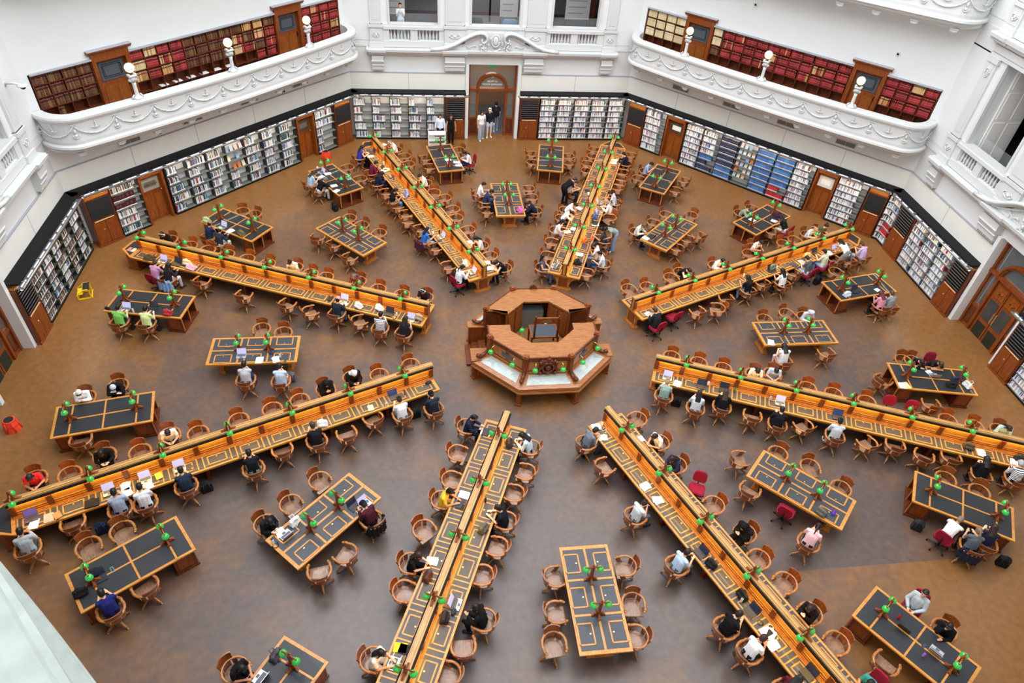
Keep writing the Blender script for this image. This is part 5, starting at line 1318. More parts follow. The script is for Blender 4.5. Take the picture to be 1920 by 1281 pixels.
CHAIRS = """
-12.622|4.173|-0.393|w|empty wooden armchair, near side of the upper left long desk, fifth from centre
-10.903|3.232|-0.393|w|empty wooden armchair, near side of the upper left long desk, fourth from centre
-9.229|2.639|-0.567|w|empty wooden armchair, near side of the upper left long desk, third from centre
-8.324|2.166|-1.091|w|empty wooden armchair, near side of the upper left long desk, second from centre
-6.501|1.545|-1.178|w|empty wooden armchair, near side of the upper left long desk, first from centre
-13.569|6.573|2.749|w|empty wooden armchair, far side of the upper left long desk, ninth from centre
-12.799|6.254|2.749|w|empty wooden armchair, far side of the upper left long desk, eighth from centre
-11.994|5.92|2.749|w|empty wooden armchair, far side of the upper left long desk, seventh from centre
-11.148|5.57|2.749|w|empty wooden armchair, far side of the upper left long desk, sixth from centre
-10.291|5.215|2.749|w|empty wooden armchair, far side of the upper left long desk, fifth from centre
-8.555|4.496|2.749|w|empty wooden armchair, far side of the upper left long desk, fourth from centre
-7.932|4.238|2.749|w|empty wooden armchair, far side of the upper left long desk, third from centre
-5.87|3.384|2.749|w|empty wooden armchair, far side of the upper left long desk, second from centre
-4.951|3.003|2.749|w|empty wooden armchair, far side of the upper left long desk, first from centre
-5.671|10.857|-1.178|w|empty wooden armchair, left side of the upper left-of-centre long desk, seventh from centre
-5.139|9.63|-1.178|w|empty wooden armchair, left side of the upper left-of-centre long desk, sixth from centre
-4.779|8.94|-1.178|w|empty wooden armchair, left side of the upper left-of-centre long desk, fifth from centre
-4.664|8.355|-1.44|w|empty wooden armchair, left side of the upper left-of-centre long desk, fourth from centre
-4.145|7.696|-1.004|w|empty wooden armchair, left side of the upper left-of-centre long desk, third from centre
-3.525|6.241|-1.178|w|empty wooden armchair, left side of the upper left-of-centre long desk, second from centre
-3.053|4.878|-1.178|w|empty wooden armchair, left side of the upper left-of-centre long desk, first from centre
-4.778|14.421|1.963|w|empty wooden armchair, right side of the upper left-of-centre long desk, eighth from centre
-4.584|13.579|1.963|w|empty wooden armchair, right side of the upper left-of-centre long desk, seventh from centre
-3.417|10.774|3.011|w|empty wooden armchair, right side of the upper left-of-centre long desk, sixth from centre
-2.935|10.282|1.963|w|empty wooden armchair, right side of the upper left-of-centre long desk, fifth from centre
-2.614|9.275|1.963|w|empty wooden armchair, right side of the upper left-of-centre long desk, fourth from centre
-2.505|8.536|1.963|w|empty wooden armchair, right side of the upper left-of-centre long desk, third from centre
-2.03|7.545|1.963|w|empty wooden armchair, right side of the upper left-of-centre long desk, second from centre
-1.239|5.538|1.963|w|empty wooden armchair, right side of the upper left-of-centre long desk, first from centre
-7.555|13.238|2.164|w|empty wooden armchair, right side of the upper left outer table, right one, second from centre
-6.896|12.119|2.164|w|empty wooden armchair, right side of the upper left outer table, right one, first from centre
-3.768|14.21|-1.204|w|empty wooden armchair, left side of the back outer table, left one, second from centre
-3.559|13.304|-1.379|w|empty wooden armchair, left side of the back outer table, left one, first from centre
-1.977|15.095|2.286|w|empty wooden armchair, right side of the back outer table, left one
1.826|14.702|-1.588|w|empty wooden armchair, left side of the back outer table, right one, second from centre
1.734|13.795|-1.937|w|empty wooden armchair, left side of the back outer table, right one, first from centre
3.752|14.452|1.553|w|empty wooden armchair, right side of the back outer table, right one, second from centre
3.656|13.726|1.204|w|empty wooden armchair, right side of the back outer table, right one, first from centre
-1.05|9.136|-1.396|w|empty wooden armchair, left side of the back inner table
1.157|11.107|1.571|w|empty wooden armchair, right side of the back inner table, second from centre
1.208|10.295|1.571|w|empty wooden armchair, right side of the back inner table, first from centre
5.318|15.21|-1.963|w|empty wooden armchair, left side of the upper right-of-centre long desk, sixth from centre
5.051|14.457|-1.963|w|empty wooden armchair, left side of the upper right-of-centre long desk, fifth from centre
4.601|13.656|-1.963|w|empty wooden armchair, left side of the upper right-of-centre long desk, fourth from centre
4.434|12.9|-1.963|w|empty wooden armchair, left side of the upper right-of-centre long desk, third from centre
1.571|6.515|-1.963|w|empty wooden armchair, left side of the upper right-of-centre long desk, second from centre
1.23|5.491|-1.963|w|empty wooden armchair, left side of the upper right-of-centre long desk, first from centre
7.152|14.614|1.178|w|empty wooden armchair, right side of the upper right-of-centre long desk, seventh from centre
6.277|12.739|1.178|w|empty wooden armchair, right side of the upper right-of-centre long desk, sixth from centre
6.06|12.123|1.178|w|empty wooden armchair, right side of the upper right-of-centre long desk, fifth from centre
5.844|11.656|1.178|w|empty wooden armchair, right side of the upper right-of-centre long desk, fourth from centre
5.633|11.199|1.178|w|empty wooden armchair, right side of the upper right-of-centre long desk, third from centre
4.608|8.465|2.051|w|empty wooden armchair, right side of the upper right-of-centre long desk, second from centre
2.659|4.223|1.178|w|empty wooden armchair, right side of the upper right-of-centre long desk, first from centre
6.601|7.972|-2.182|w|empty wooden armchair, left side of the upper right inner table, first from centre
7.409|8.649|-2.356|w|empty wooden armchair, left side of the upper right inner table, second from centre
8.605|8.57|2.356|w|empty wooden armchair, right side of the upper right inner table, fourth from centre
7.119|5.931|0.785|w|empty wooden armchair, right side of the upper right inner table, first from centre
7.805|6.617|0.785|w|empty wooden armchair, right side of the upper right inner table, second from centre
8.448|6.879|0.524|w|empty wooden armchair, right side of the upper right inner table, third from centre
6.933|12.119|-2.164|w|empty wooden armchair, left side of the upper right outer table, left one
9.274|11.904|0.977|w|empty wooden armchair, right side of the upper right outer table, left one, second from centre
8.551|10.915|0.977|w|empty wooden armchair, right side of the upper right outer table, left one, first from centre
11.861|9.164|-2.548|w|empty wooden armchair, left side of the upper right outer table, right one
12.1|7.115|0.593|w|empty wooden armchair, right side of the upper right outer table, right one
4.196|3.041|-2.749|w|empty wooden armchair, left side of the right upper long desk, first from centre
5.015|3.143|-2.749|w|empty wooden armchair, left side of the right upper long desk, second from centre
6.189|3.737|-2.749|w|empty wooden armchair, left side of the right upper long desk, third from centre
10.281|5.382|-2.749|w|empty wooden armchair, left side of the right upper long desk, fourth from centre
12.205|6.093|-2.749|w|empty wooden armchair, left side of the right upper long desk, fifth from centre
12.865|6.39|-2.749|w|empty wooden armchair, left side of the right upper long desk, sixth from centre
5.635|1.425|0.393|r|empty red office chair, right side of the right upper long desk
6.641|1.533|0.393|w|empty wooden armchair, right side of the right upper long desk, first from centre
7.509|1.705|1.353|w|empty wooden armchair, right side of the right upper long desk, second from centre
8.108|2.278|0.044|w|empty wooden armchair, right side of the right upper long desk, third from centre
10.064|3.26|0.393|w|empty wooden armchair, right side of the right upper long desk, fourth from centre
11.742|3.92|0.393|w|empty wooden armchair, right side of the right upper long desk, fifth from centre
14.101|4.825|0.393|w|empty wooden armchair, right side of the right upper long desk, sixth from centre
14.743|4.688|0.131|w|empty wooden armchair, right side of the right upper long desk, seventh from centre
13.691|3.912|-2.601|w|empty wooden armchair, left side of the right outer table, farther one
10.256|1.213|-2.793|w|empty wooden armchair, far side of the right inner table, second from centre
10.849|-1.085|0.175|w|empty wooden armchair, near side of the right inner table
9.189|0.893|-3.142|w|empty wooden armchair, far side of the right inner table, first from centre
13.654|-1.685|-3.334|w|empty wooden armchair, far side of the right outer table, nearer one
12.307|-2.617|-1.152|w|empty wooden armchair, left side of the right outer table, nearer one
13.461|-3.873|-0.192|w|empty wooden armchair, near side of the right outer table, nearer one
4.797|-1.035|2.749|w|empty wooden armchair, far side of the lower right long desk, first from centre
5.707|-1.411|2.749|w|empty wooden armchair, far side of the lower right long desk, second from centre
6.516|-1.747|2.749|w|empty wooden armchair, far side of the lower right long desk, third from centre
10.082|-3.224|2.749|w|empty wooden armchair, far side of the lower right long desk, fifth from centre
9.262|-2.884|2.749|w|empty wooden armchair, far side of the lower right long desk, fourth from centre
11.122|-3.655|2.749|w|empty wooden armchair, far side of the lower right long desk, sixth from centre
11.824|-3.945|2.749|r|empty red office chair, far side of the lower right long desk, first from centre
12.509|-4.229|2.749|r|empty red office chair, far side of the lower right long desk, second from centre
13.589|-4.676|2.749|w|empty wooden armchair, far side of the lower right long desk, seventh from centre
14.381|-5.004|2.749|w|empty wooden armchair, far side of the lower right long desk, eighth from centre
6.749|-4.022|5.89|w|empty wooden armchair, near side of the lower right long desk, first from centre
8.352|-4.541|6.589|w|empty wooden armchair, near side of the lower right long desk, second from centre
10.201|-5.415|6.589|w|empty wooden armchair, near side of the lower right long desk, third from centre
11.112|-5.588|5.89|w|empty wooden armchair, near side of the lower right long desk, fourth from centre
11.854|-6.085|5.629|w|empty wooden armchair, near side of the lower right long desk, fifth from centre
12.756|-6.193|5.89|w|empty wooden armchair, near side of the lower right long desk, sixth from centre
1.249|-5.755|5.105|w|empty wooden armchair, left side of the lower right-of-centre long desk
2.749|-3.922|1.963|w|empty wooden armchair, right side of the lower right-of-centre long desk, first from centre
3.963|-6.682|2.662|r|empty red office chair, right side of the lower right-of-centre long desk
4.2|-7.426|1.963|w|empty wooden armchair, right side of the lower right-of-centre long desk, second from centre
4.875|-9.279|1.963|w|empty wooden armchair, right side of the lower right-of-centre long desk, third from centre
5.338|-10.028|1.963|w|empty wooden armchair, right side of the lower right-of-centre long desk, fourth from centre
5.989|-11.754|1.963|w|empty wooden armchair, right side of the lower right-of-centre long desk, fifth from centre
6.953|-5.684|2.356|w|empty wooden armchair, far side of the lower right inner table, first from centre
7.804|-6.264|3.054|w|empty wooden armchair, far side of the lower right inner table, second from centre
8.392|-7.147|2.182|w|empty wooden armchair, far side of the lower right inner table, third from centre
5.663|-5.77|4.625|w|empty wooden armchair, left side of the lower right inner table
5.515|-6.968|5.498|w|empty wooden armchair, near side of the lower right inner table
6.424|-7.688|5.498|r|empty red office chair, near side of the lower right inner table
12.012|-7.052|2.548|w|empty wooden armchair, far side of the lower right outer table, right one, first from centre
12.821|-7.599|2.548|w|empty wooden armchair, far side of the lower right outer table, right one, second from centre
7.035|-12.361|5.306|w|empty wooden armchair, near side of the lower right outer table, bottom corner one
-0.904|-9.329|4.887|w|empty wooden armchair, left side of the bottom centre inner table, first from centre
-1.033|-10.317|4.712|w|empty wooden armchair, left side of the bottom centre inner table, second from centre
-1.238|-11.138|3.229|w|empty wooden armchair, left side of the bottom centre inner table, third from centre
1.048|-9.172|1.571|w|empty wooden armchair, right side of the bottom centre inner table, first from centre
1.017|-10.274|3.054|w|empty wooden armchair, right side of the bottom centre inner table, second from centre
0.856|-11.121|1.396|w|empty wooden armchair, right side of the bottom centre inner table, third from centre
-7.348|-5.721|3.927|w|empty wooden armchair, left side of the lower left inner table, first from centre
-8.087|-6.483|3.927|w|empty wooden armchair, left side of the lower left inner table, second from centre
-6.494|-8.172|1.047|w|empty wooden armchair, right side of the lower left inner table, first from centre
-7.128|-8.637|0.175|w|empty wooden armchair, right side of the lower left inner table, second from centre
-3.244|-4.95|4.32|w|empty wooden armchair, left side of the lower left-of-centre long desk, first from centre
-3.485|-5.949|4.32|w|empty wooden armchair, left side of the lower left-of-centre long desk, second from centre
-4.354|-7.61|3.796|w|empty wooden armchair, left side of the lower left-of-centre long desk, third from centre
-4.904|-9.414|4.32|w|empty wooden armchair, left side of the lower left-of-centre long desk, fourth from centre
-1.257|-5.809|1.178|w|empty wooden armchair, right side of the lower left-of-centre long desk, first from centre
-1.698|-6.562|1.178|w|empty wooden armchair, right side of the lower left-of-centre long desk, second from centre
-2.381|-8.297|1.178|w|empty wooden armchair, right side of the lower left-of-centre long desk, third from centre
-2.867|-9.117|1.353|w|empty wooden armchair, right side of the lower left-of-centre long desk, fourth from centre
-3.488|-10.969|-0.044|w|empty wooden armchair, right side of the lower left-of-centre long desk, fifth from centre
-3.902|-11.615|1.178|w|empty wooden armchair, right side of the lower left-of-centre long desk, sixth from centre
-4.642|-0.97|3.534|w|empty wooden armchair, far side of the lower left long desk, first from centre
-5.715|-1.415|3.534|w|empty wooden armchair, far side of the lower left long desk, second from centre
-8.241|-2.461|3.534|w|empty wooden armchair, far side of the lower left long desk, third from centre
-9.065|-2.803|3.534|w|empty wooden armchair, far side of the lower left long desk, fourth from centre
-10.039|-3.206|3.534|w|empty wooden armchair, far side of the lower left long desk, fifth from centre
-11.164|-3.672|3.534|w|empty wooden armchair, far side of the lower left long desk, sixth from centre
-12.69|-4.304|3.534|w|empty wooden armchair, far side of the lower left long desk, seventh from centre
-14.415|-5.018|3.534|w|empty wooden armchair, far side of the lower left long desk, eighth from centre
-5.873|-3.342|0.654|w|empty wooden armchair, near side of the lower left long desk, first from centre
-6.671|-3.945|0.393|w|empty wooden armchair, near side of the lower left long desk, second from centre
-8.565|-4.46|0.393|w|empty wooden armchair, near side of the lower left long desk, third from centre
-13.82|-6.64|0.393|w|empty wooden armchair, near side of the lower left long desk, fourth from centre
-14.544|-3.673|0.192|w|empty wooden armchair, near side of the left outer table, nearer one
-13.164|-7.471|3.735|w|empty wooden armchair, far side of the lower left outer table, left one, second from centre
-12.442|-7.031|3.735|w|empty wooden armchair, far side of the lower left outer table, left one, first from centre
-11.44|-8.718|0.768|w|empty wooden armchair, near side of the lower left outer table, left one
-9.962|1.199|3.142|w|empty wooden armchair, far side of the left inner table, second from centre
-9.177|0.941|3.142|w|empty wooden armchair, far side of the left inner table, first from centre
-11.889|9.195|3.246|w|empty wooden armchair, right side of the upper left outer table, left one, second from centre
-11.371|8.967|2.548|w|empty wooden armchair, right side of the upper left outer table, left one, first from centre
-7.238|8.581|2.705|w|empty wooden armchair, right side of the upper left inner table, third from centre
-6.676|8.015|2.356|w|empty wooden armchair, right side of the upper left inner table, second from centre
-5.91|7.367|2.531|w|empty wooden armchair, right side of the upper left inner table, first from centre
-8.491|7.119|-0.262|w|empty wooden armchair, left side of the upper left inner table, third from centre
-7.787|6.6|-0.785|w|empty wooden armchair, left side of the upper left inner table, second from centre
-7.072|5.611|-0.785|w|empty wooden armchair, left side of the upper left inner table, first from centre
"""
ITEMS = """
laptop|-14.322|5.38|-0.393|silver|silver open laptop by the person in lilac top with brown bun
laptop|-13.729|5.177|-0.393|dark|dark open laptop by the person in dark top with very long black hair
laptop|-7.14|2.603|-0.393|silver|silver open laptop by the person in navy jacket and pink cap
laptop|-5.43|1.738|-0.393|dark|dark open laptop by the person in black and white stripes at a grey laptop
laptop|-4.638|1.369|-0.393|silver|silver open laptop by the person in black sleeveless top at the desk's inner end
laptop|-6.421|14.58|-1.178|dark|dark open laptop by the person in royal blue sleeveless top
laptop|-4.824|10.313|-1.178|silver|silver open laptop by the person in black tank top and light jeans
laptop|-3.269|6.877|-1.178|silver|silver open laptop by the person in bright blue tee with white headphones
laptop|-2.137|4.274|-1.178|silver|silver open laptop by the person in pale sweater on a red chair
laptop|-14.887|2.401|-0.192|silver|silver open laptop by the person in green tee at a silver laptop
laptop|-13.947|2.401|-0.192|dark|dark open laptop by the person in pale yellow-green tee
laptop|-12.48|7.814|-0.593|silver|silver open laptop by the person in navy tee and tan cap
laptop|-8.76|12.517|-0.977|silver|silver open laptop by the person in light blue top behind a white mug
laptop|-7.891|11.648|-0.977|dark|dark open laptop by the person in black sweater and white trousers
laptop|-10.403|-0.311|0|silver|silver open laptop by the person in light grey hoodie and blue trousers
tablet|-9.404|-0.158|0|dark|dark tablet by the person in light blue shirt and tan shorts
laptop|-5.209|-2.568|0.393|navy|navy open laptop by the person in white tee at a navy laptop
laptop|-11.373|-5.064|0.393|silver|silver open laptop by the person in dark navy tee with elbows spread
laptop|-12.229|-5.418|0.393|silver|silver open laptop by the person in white tee and black shorts
laptop|-13.104|-5.781|0.393|silver|silver open laptop by the person in grey-blue shirt writing in a notebook
laptop|-14.865|-6.518|0.393|purple|purple open laptop by the person in grey hooded sweatshirt
laptop|-2.314|-4.253|4.32|dark|dark open laptop by the person in navy suit with white shirt
laptop|-3.347|-6.878|4.32|navy|navy open laptop by the person in yellow tee with black bun
laptop|-5.991|-6.713|0.785|silver|silver open laptop by the person in maroon and black jacket with black cap
laptop|-3.595|-9.934|1.178|silver|silver open laptop by the person in black clothes with curly black hair
laptop|-5.186|-11.298|4.32|silver|silver open laptop by the person in white waistcoat and long black hair
laptop|-6.288|-6.772|0.785|dark|dark open laptop by the person in maroon and black jacket with black cap
laptop|-8.1|-7.544|3.927|silver|silver open laptop by the person in black sweater at a silver laptop
laptop|-8.231|-11.344|4.119|silver|silver open laptop by the person in black tee at the cut-off table
laptop|-12.546|-8.483|0.593|dark|dark open laptop by the person in royal navy tee at a black bag
laptop|3.208|-9.023|5.105|dark|dark open laptop by the person in sky blue tee with tied dark hair
laptop|4.004|-10.807|5.105|dark|dark open laptop by the person in black tee at a dark laptop
laptop|4.817|-12.482|5.105|dark|dark open laptop by the person in maroon top and black hair
laptop|4.271|-2.187|5.89|silver|silver open laptop by the person in grey-green vest with fair hair
laptop|5.36|-2.674|5.89|dark|dark open laptop by the person in pale grey top with long black hair
laptop|6.109|-2.883|5.89|dark|dark open laptop by the person in black long-sleeved top with brown hair
laptop|7.874|-3.614|5.89|silver|silver open laptop by the person in black top at an open laptop
laptop|9.616|-4.365|5.89|navy|navy open laptop by the person in grey sweater and white shoes
laptop|10.728|3.969|0.393|dark|dark open laptop by the person in white top with long black hair
laptop|14.374|5.402|0.393|silver|silver open laptop by the person in lilac tee at the outer end
laptop|13.309|5.16|0.393|dark|dark open laptop by the person in beige tee on a red chair
laptop|4.15|8.686|1.178|silver|silver open laptop by the person in long white shirt and fair hair, left one
laptop|4.389|9.599|1.178|silver|silver open laptop by the person in long white shirt and fair hair, right one
laptop|3.784|7.806|1.178|dark|dark open laptop by the person in dark grey tee and black hair
laptop|1.346|4.583|-1.963|silver|silver open laptop by the person in grey vest and very long black hair
laptop|6.144|6.666|-2.356|dark|dark open laptop by the person in beige jacket with short brown hair
laptop|13.798|2.409|0.192|dark|dark open laptop by the person in pink top with auburn hair
laptop|14.262|-2.598|-3.334|silver|silver open laptop by the person in black tee with white print
laptop|7.976|-11.552|2.164|dark|dark open laptop by the person in pale grey hoodie leaning back
laptop|8.428|-12.24|2.164|silver|silver open laptop by the person in black sweater with hand at the mouth
book|-15.738|6.244|-0.393|#d98a7a|pink book on the upper left long desk
book|-15.615|6.193|-0.393|#efe6d8|off-white book on the upper left long desk
paper|-7.129|2.369|-0.393|#f3f3f0|white paper sheets by the person in navy jacket and pink cap
paper|-6.46|14.187|-1.178|#f3f3f0|white paper sheets by the person in royal blue sleeveless top
paper|-5.744|12.746|-1.178|#f0ede4|white paper sheets by the person in maroon hooded top
paper|-5.653|12.858|-1.178|#e8e2d0|off-white paper sheets by the person in maroon hooded top
paper|-8.714|12.128|-0.977|#e9e8f6|white paper sheets by the person in light blue top behind a white mug, left one
paper|-8.425|12.419|-0.977|#f3f3f0|white paper sheets by the person in light blue top behind a white mug, right one
paper|-8.066|11.273|-0.977|#f3f3f0|white paper sheets by the person in black sweater and white trousers, left one
paper|-7.921|10.796|-0.977|#dfe8ef|white paper sheets by the person in black sweater and white trousers, right one
paper|-2.597|13.851|1.763|#f3f3f3|white paper sheets by the person in pale pink blouse and navy trousers, leftmost
paper|-2.173|13.606|1.763|#f3f3f3|white paper sheets by the person in pale pink blouse and navy trousers, middle
paper|-2.094|13.258|1.763|#e9e9ee|white paper sheets by the person in pale pink blouse and navy trousers, rightmost
paper|-12.716|-5.594|0.393|#f3f3f3|white paper sheets by the person in grey-blue shirt writing in a notebook, left one
paper|-12.633|-5.808|0.393|#fafaf8|white paper sheets by the person in grey-blue shirt writing in a notebook, right one
paper|-12.121|-5.605|0.393|#fafaf8|white paper sheets by the person in white tee and black shorts
book|-5.953|-3|0.393|#f0dcae|pale tan book by the person in white tee at a navy laptop
paper|-2.342|-4.305|4.32|#f3f3f3|white paper sheets by the person in navy suit with white shirt
paper|-9.769|-0.54|0|#e9e9ee|white paper sheets by the person in light grey hoodie and blue trousers
paper|-9.228|-0.54|0|#f3f3f3|white paper sheets by the person in light blue shirt and tan shorts
paper|-3.174|-6.589|4.32|#f3f3f3|white paper sheets by the person in yellow tee with black bun
paper|-4.171|-8.659|4.32|#f3f3f3|white paper sheets by the person in black tee with long brown hair
folder|-5.013|-10.928|4.32|#e8cf2a|yellow folder by the person in white waistcoat and long black hair
folder|-4.894|-10.985|4.32|#1c1c20|black folder by the person in white waistcoat and long black hair
paper|4.563|-2.475|5.89|#f6f6f6|white paper sheets by the person in grey-green vest with fair hair
paper|1.264|-4.254|5.105|#e9e9ee|white paper sheets by the person in slate grey tee, left one
paper|1.385|-4.712|5.105|#f6f6f6|white paper sheets by the person in slate grey tee, right one
paper|2.273|-6.672|5.105|#f6eded|white paper sheets by the person in pale grey tee with brown bun, left one
paper|2.521|-7.195|5.105|#f6f6f6|white paper sheets by the person in pale grey tee with brown bun, right one
paper|4.202|-11.361|5.105|#f6f6f6|white paper sheets by the person in white tee beside scattered cables, leftmost
paper|4.307|-11.423|5.105|#f6f6f6|white paper sheets by the person in white tee beside scattered cables, middle
paper|4.267|-11.713|5.105|#e6e2d2|white paper sheets by the person in white tee beside scattered cables, rightmost
paper|2.578|5.417|1.178|#f6f6f6|white paper sheets by the person in pale pink tee and grey cap
paper|3.777|7.707|1.178|#f6f6f6|white paper sheets by the person in dark grey tee and black hair
paper|2.381|7.16|-1.963|#f6f6f6|white paper sheets by the person in white dress and long black hair, left one
paper|2.713|7.34|-1.963|#f6f6f6|white paper sheets by the person in white dress and long black hair, right one
paper|3.264|9.135|-1.963|#f6f6f6|white paper sheets by the person in white tee bending low over notes
paper|5.955|13.557|1.178|#f6f6f6|white paper sheets by the person in navy sweater writing on white sheets, left one
paper|6.094|13.848|1.178|#f6f6f6|white paper sheets by the person in navy sweater writing on white sheets, right one
tablet|-3.311|6.545|-1.178|silver|silver tablet by the person in bright blue tee with white headphones
paper|-1.452|4.903|1.963|#f6f6f6|white paper sheets by the person in black sleeveless top slumped over papers, left one
paper|-1.349|4.526|1.963|#f6f6f6|white paper sheets by the person in black sleeveless top slumped over papers, right one
paper|-2.079|6.431|1.963|#f6f6f6|white paper sheets by the person in white tee with dark straps and long hair
paper|-5.853|15.464|1.963|#f6f6f6|white paper sheets by the person in white tee with fair hair and headphones
folder|12.934|-3.034|-0.192|#e9dc8a|yellow folder on the right outer table, nearer one
paper|12.785|-3.025|-0.192|#cfd3e0|white paper sheets on the right outer table, nearer one
paper|13.792|-6.169|5.89|#efdfe6|white paper sheets by the person in black cardigan and long black hair
paper|14.669|-6.641|5.89|#efefef|white paper sheets by the person in striped shirt with grey hair
paper|14.828|2.416|0.192|#eef0ea|white paper sheets by the person in grey tee beside the person in pink
paper|14.195|-2.49|-3.334|#f3f3f3|white paper sheets by the person in black top resting on folded arms
paper|8.836|-0.54|0|#f3f3f3|white paper sheets by the person in white top with long dark hair
paper|12.336|4.525|0.393|#f6f6f6|white paper sheets by the person in charcoal tee on a red chair
paper|13.944|5.191|0.393|#f6f6f6|white paper sheets by the person in beige tee on a red chair
folder|11.905|4.368|0.393|#3a4058|dark blue folder by the person in charcoal tee on a red chair
paper|2.555|-4.871|1.963|#f6e9ee|white paper sheets by the person in cream tee with dark trim
paper|5.84|6.566|-2.356|#e9eef8|white paper sheets by the person in beige jacket with short brown hair
paper|4.548|1.299|0.393|#f6f6f6|white paper sheets by the person in black hoodie on a red chair
paper|-14.738|-6.689|0.393|#f6f6f6|white paper sheets by the person in grey hooded sweatshirt
paper|-8.238|-7.475|3.927|#f3f3f3|white paper sheets by the person in black sweater at a silver laptop
paper|-14.433|-6.509|0.393|#b8a898|greyish paper sheets by the person in grey hooded sweatshirt
book|-14.23|-6.46|0.393|#c8864a|orange book by the person in grey hooded sweatshirt
paper|-12.097|7.521|-0.593|#e9ecfa|white paper sheets by the person in dark jersey and green cap
paper|11.392|7.962|-2.548|#f3f3f3|white paper sheets by the person in grey-green patterned shirt
paper|12.432|7.842|0.593|#ecece8|white paper sheets by the person in black vest on a red chair
book|-11.9|-5.302|0.393|#f0d040|yellow book by the person in white tee and black shorts
bag|-6.552|2.218|-0.393|#ecebe2|white soft bag by the person in navy jacket and pink cap
bag|-5.774|2.048|-0.393|#f4f1ee|white soft bag by the person in black and white stripes at a grey laptop
bag|-4.297|1.418|-0.393|#a98f74|tan soft bag by the person in black sleeveless top at the desk's inner end
bag|-7.419|-3.622|0.393|#f0f0f0|white soft bag by the person in black spotted shirt with brown bob
pouch|-4.069|-1.96|0.393|#2c3038|very dark small pouch by the person in navy puffer jacket and black beanie
case|-13.451|-6.134|0.393|#22201f|black laptop case by the person in grey-blue shirt writing in a notebook
bag|-7.892|-7.179|3.927|#e9e9e2|white soft bag by the person in black sweater at a silver laptop
bag|-4.3|-9.13|4.32|#4a3430|dark maroon soft bag by the person in black tee with long brown hair
bag|-2.721|-7.793|1.178|#5a5a4a|grey soft bag by the person in black tee at an open silver laptop
case|-3.744|-9.869|1.178|#5c5248|grey laptop case by the person in black clothes with curly black hair
bag|-3.919|-10.291|1.178|#2a2228|black soft bag by the person in black clothes with curly black hair
bag|-1.641|-4.792|1.178|#3a322c|very dark soft bag by the person in light blue shirt at the inner end
bag|3.413|-9.39|5.105|#1a1a1e|black soft bag by the person in sky blue tee with tied dark hair
bag|3.945|-10.355|5.105|#17181c|black soft bag by the person in black tee at a dark laptop
bag|13.477|-5.927|5.89|#584a3a|brown soft bag by the person in black cardigan and long black hair
bag|14.924|-6.526|5.89|#33302e|black soft bag by the person in striped shirt with grey hair
bag|14.6|-3.162|-3.334|#1c1c20|black soft bag by the person in black tee with white print
bag|14.921|-2.909|-3.334|#26324e|dark blue soft bag by the person in black tee with white print
bag|15.214|-3.197|1.379|#ecece6|white soft bag on the right outer table, nearer one
bag|13.253|2.16|0.192|#cfd6e4|white soft bag on the right outer table, farther one
bag|12.807|8.316|0.593|#4c2440|dark pink soft bag by the person in black vest on a red chair
bag|-4.699|10.514|-1.178|#8a94b4|blue soft bag by the person in black tank top and light jeans
bag|-13.185|8.278|-0.593|#aec49a|pale green soft bag by the person in navy tee and tan cap
bag|-11.586|7.213|-0.593|#6e6338|brown soft bag by the person in dark jersey and green cap
bag|0.455|8.882|1.571|#ea6cc0|pink soft bag by the person in navy top beside a pink bag
bag|3.828|8.313|1.178|#4c5c9c|blue soft bag by the person in long white shirt and fair hair
bag|2.99|6.388|1.178|#c86a34|orange soft bag by the person in dark grey tee and black hair
pouch|3.334|6.529|1.178|#e0662c|orange small pouch by the person in dark grey tee and black hair
bag|2.317|4.762|1.178|#1c1c20|black soft bag by the person in pale grey tee and jeans, leaning back
pouch|2.467|4.692|1.178|#17181a|black small pouch by the person in pale grey tee and jeans, leaning back
bag|-2.328|4.789|-1.178|#e9e4dc|white soft bag by the person in pale sweater on a red chair
bag|-12.886|-8.864|0.593|#141417|black soft bag by the person in royal navy tee at a black bag, left one
bag|-12.743|-8.356|0.593|#17181c|black soft bag by the person in royal navy tee at a black bag, right one
pouch|-15.52|2.466|-0.192|#1c1e22|black small pouch by the person in green tee at a silver laptop
bag|-13.339|2.073|-0.192|#a8303c|red soft bag by the person in pale yellow-green tee
bag|12.753|4.938|0.393|#dcc08a|pale tan soft bag by the person in beige tee on a red chair
bag|7.28|-8.015|5.498|#5f5f52|grey soft bag by the person in pink blouse with black ponytail
pouch|7.674|-8.048|7.069|#6a3fae|purple small pouch by the person in pink blouse with black ponytail
coat|-14.852|5.632|-0.393|#4c3a2a|brown folded garment by the person in lilac top with brown bun
coat|-13.129|4.919|-0.393|#e2a8b8|pale pink folded garment by the person in dark top with very long black hair
bag|-13.331|5.178|-0.393|#eccfa8|pale tan soft bag by the person in dark top with very long black hair
bag|-7.931|-10.874|4.119|#4b4b50|grey soft bag by the person in black tee at the cut-off table
bag|10.8|4.129|0.393|#6c7468|grey soft bag by the person in white top with long black hair
bag|-7.445|11.949|2.164|#a9c8bc|greyish soft bag on the upper left outer table, right one
bottle|-5.13|1.629|-0.393|#eef0f0|white bottle by the person in black and white stripes at a grey laptop
bottle|-3.315|7.12|-1.178|#1b1b1c|black bottle by the person in bright blue tee with white headphones
bottle|-2.576|-6.883|1.178|#1c1c1e|black bottle by the person in black tee at an open silver laptop
bottle|-4.858|-2.452|0.393|#5a548a|blue bottle by the person in white tee at a navy laptop
bottle|1.468|-4.207|5.105|#e9ebe9|white bottle by the person in slate grey tee
bottle|7.595|-3.423|5.89|#a9c8dc|pale blue bottle by the person in black top at an open laptop
bottle|5.627|-2.606|5.89|#eef0f0|white bottle by the person in black long-sleeved top with brown hair
bottle|6.457|-2.95|5.89|#2f8a4a|green bottle by the person in black long-sleeved top with brown hair
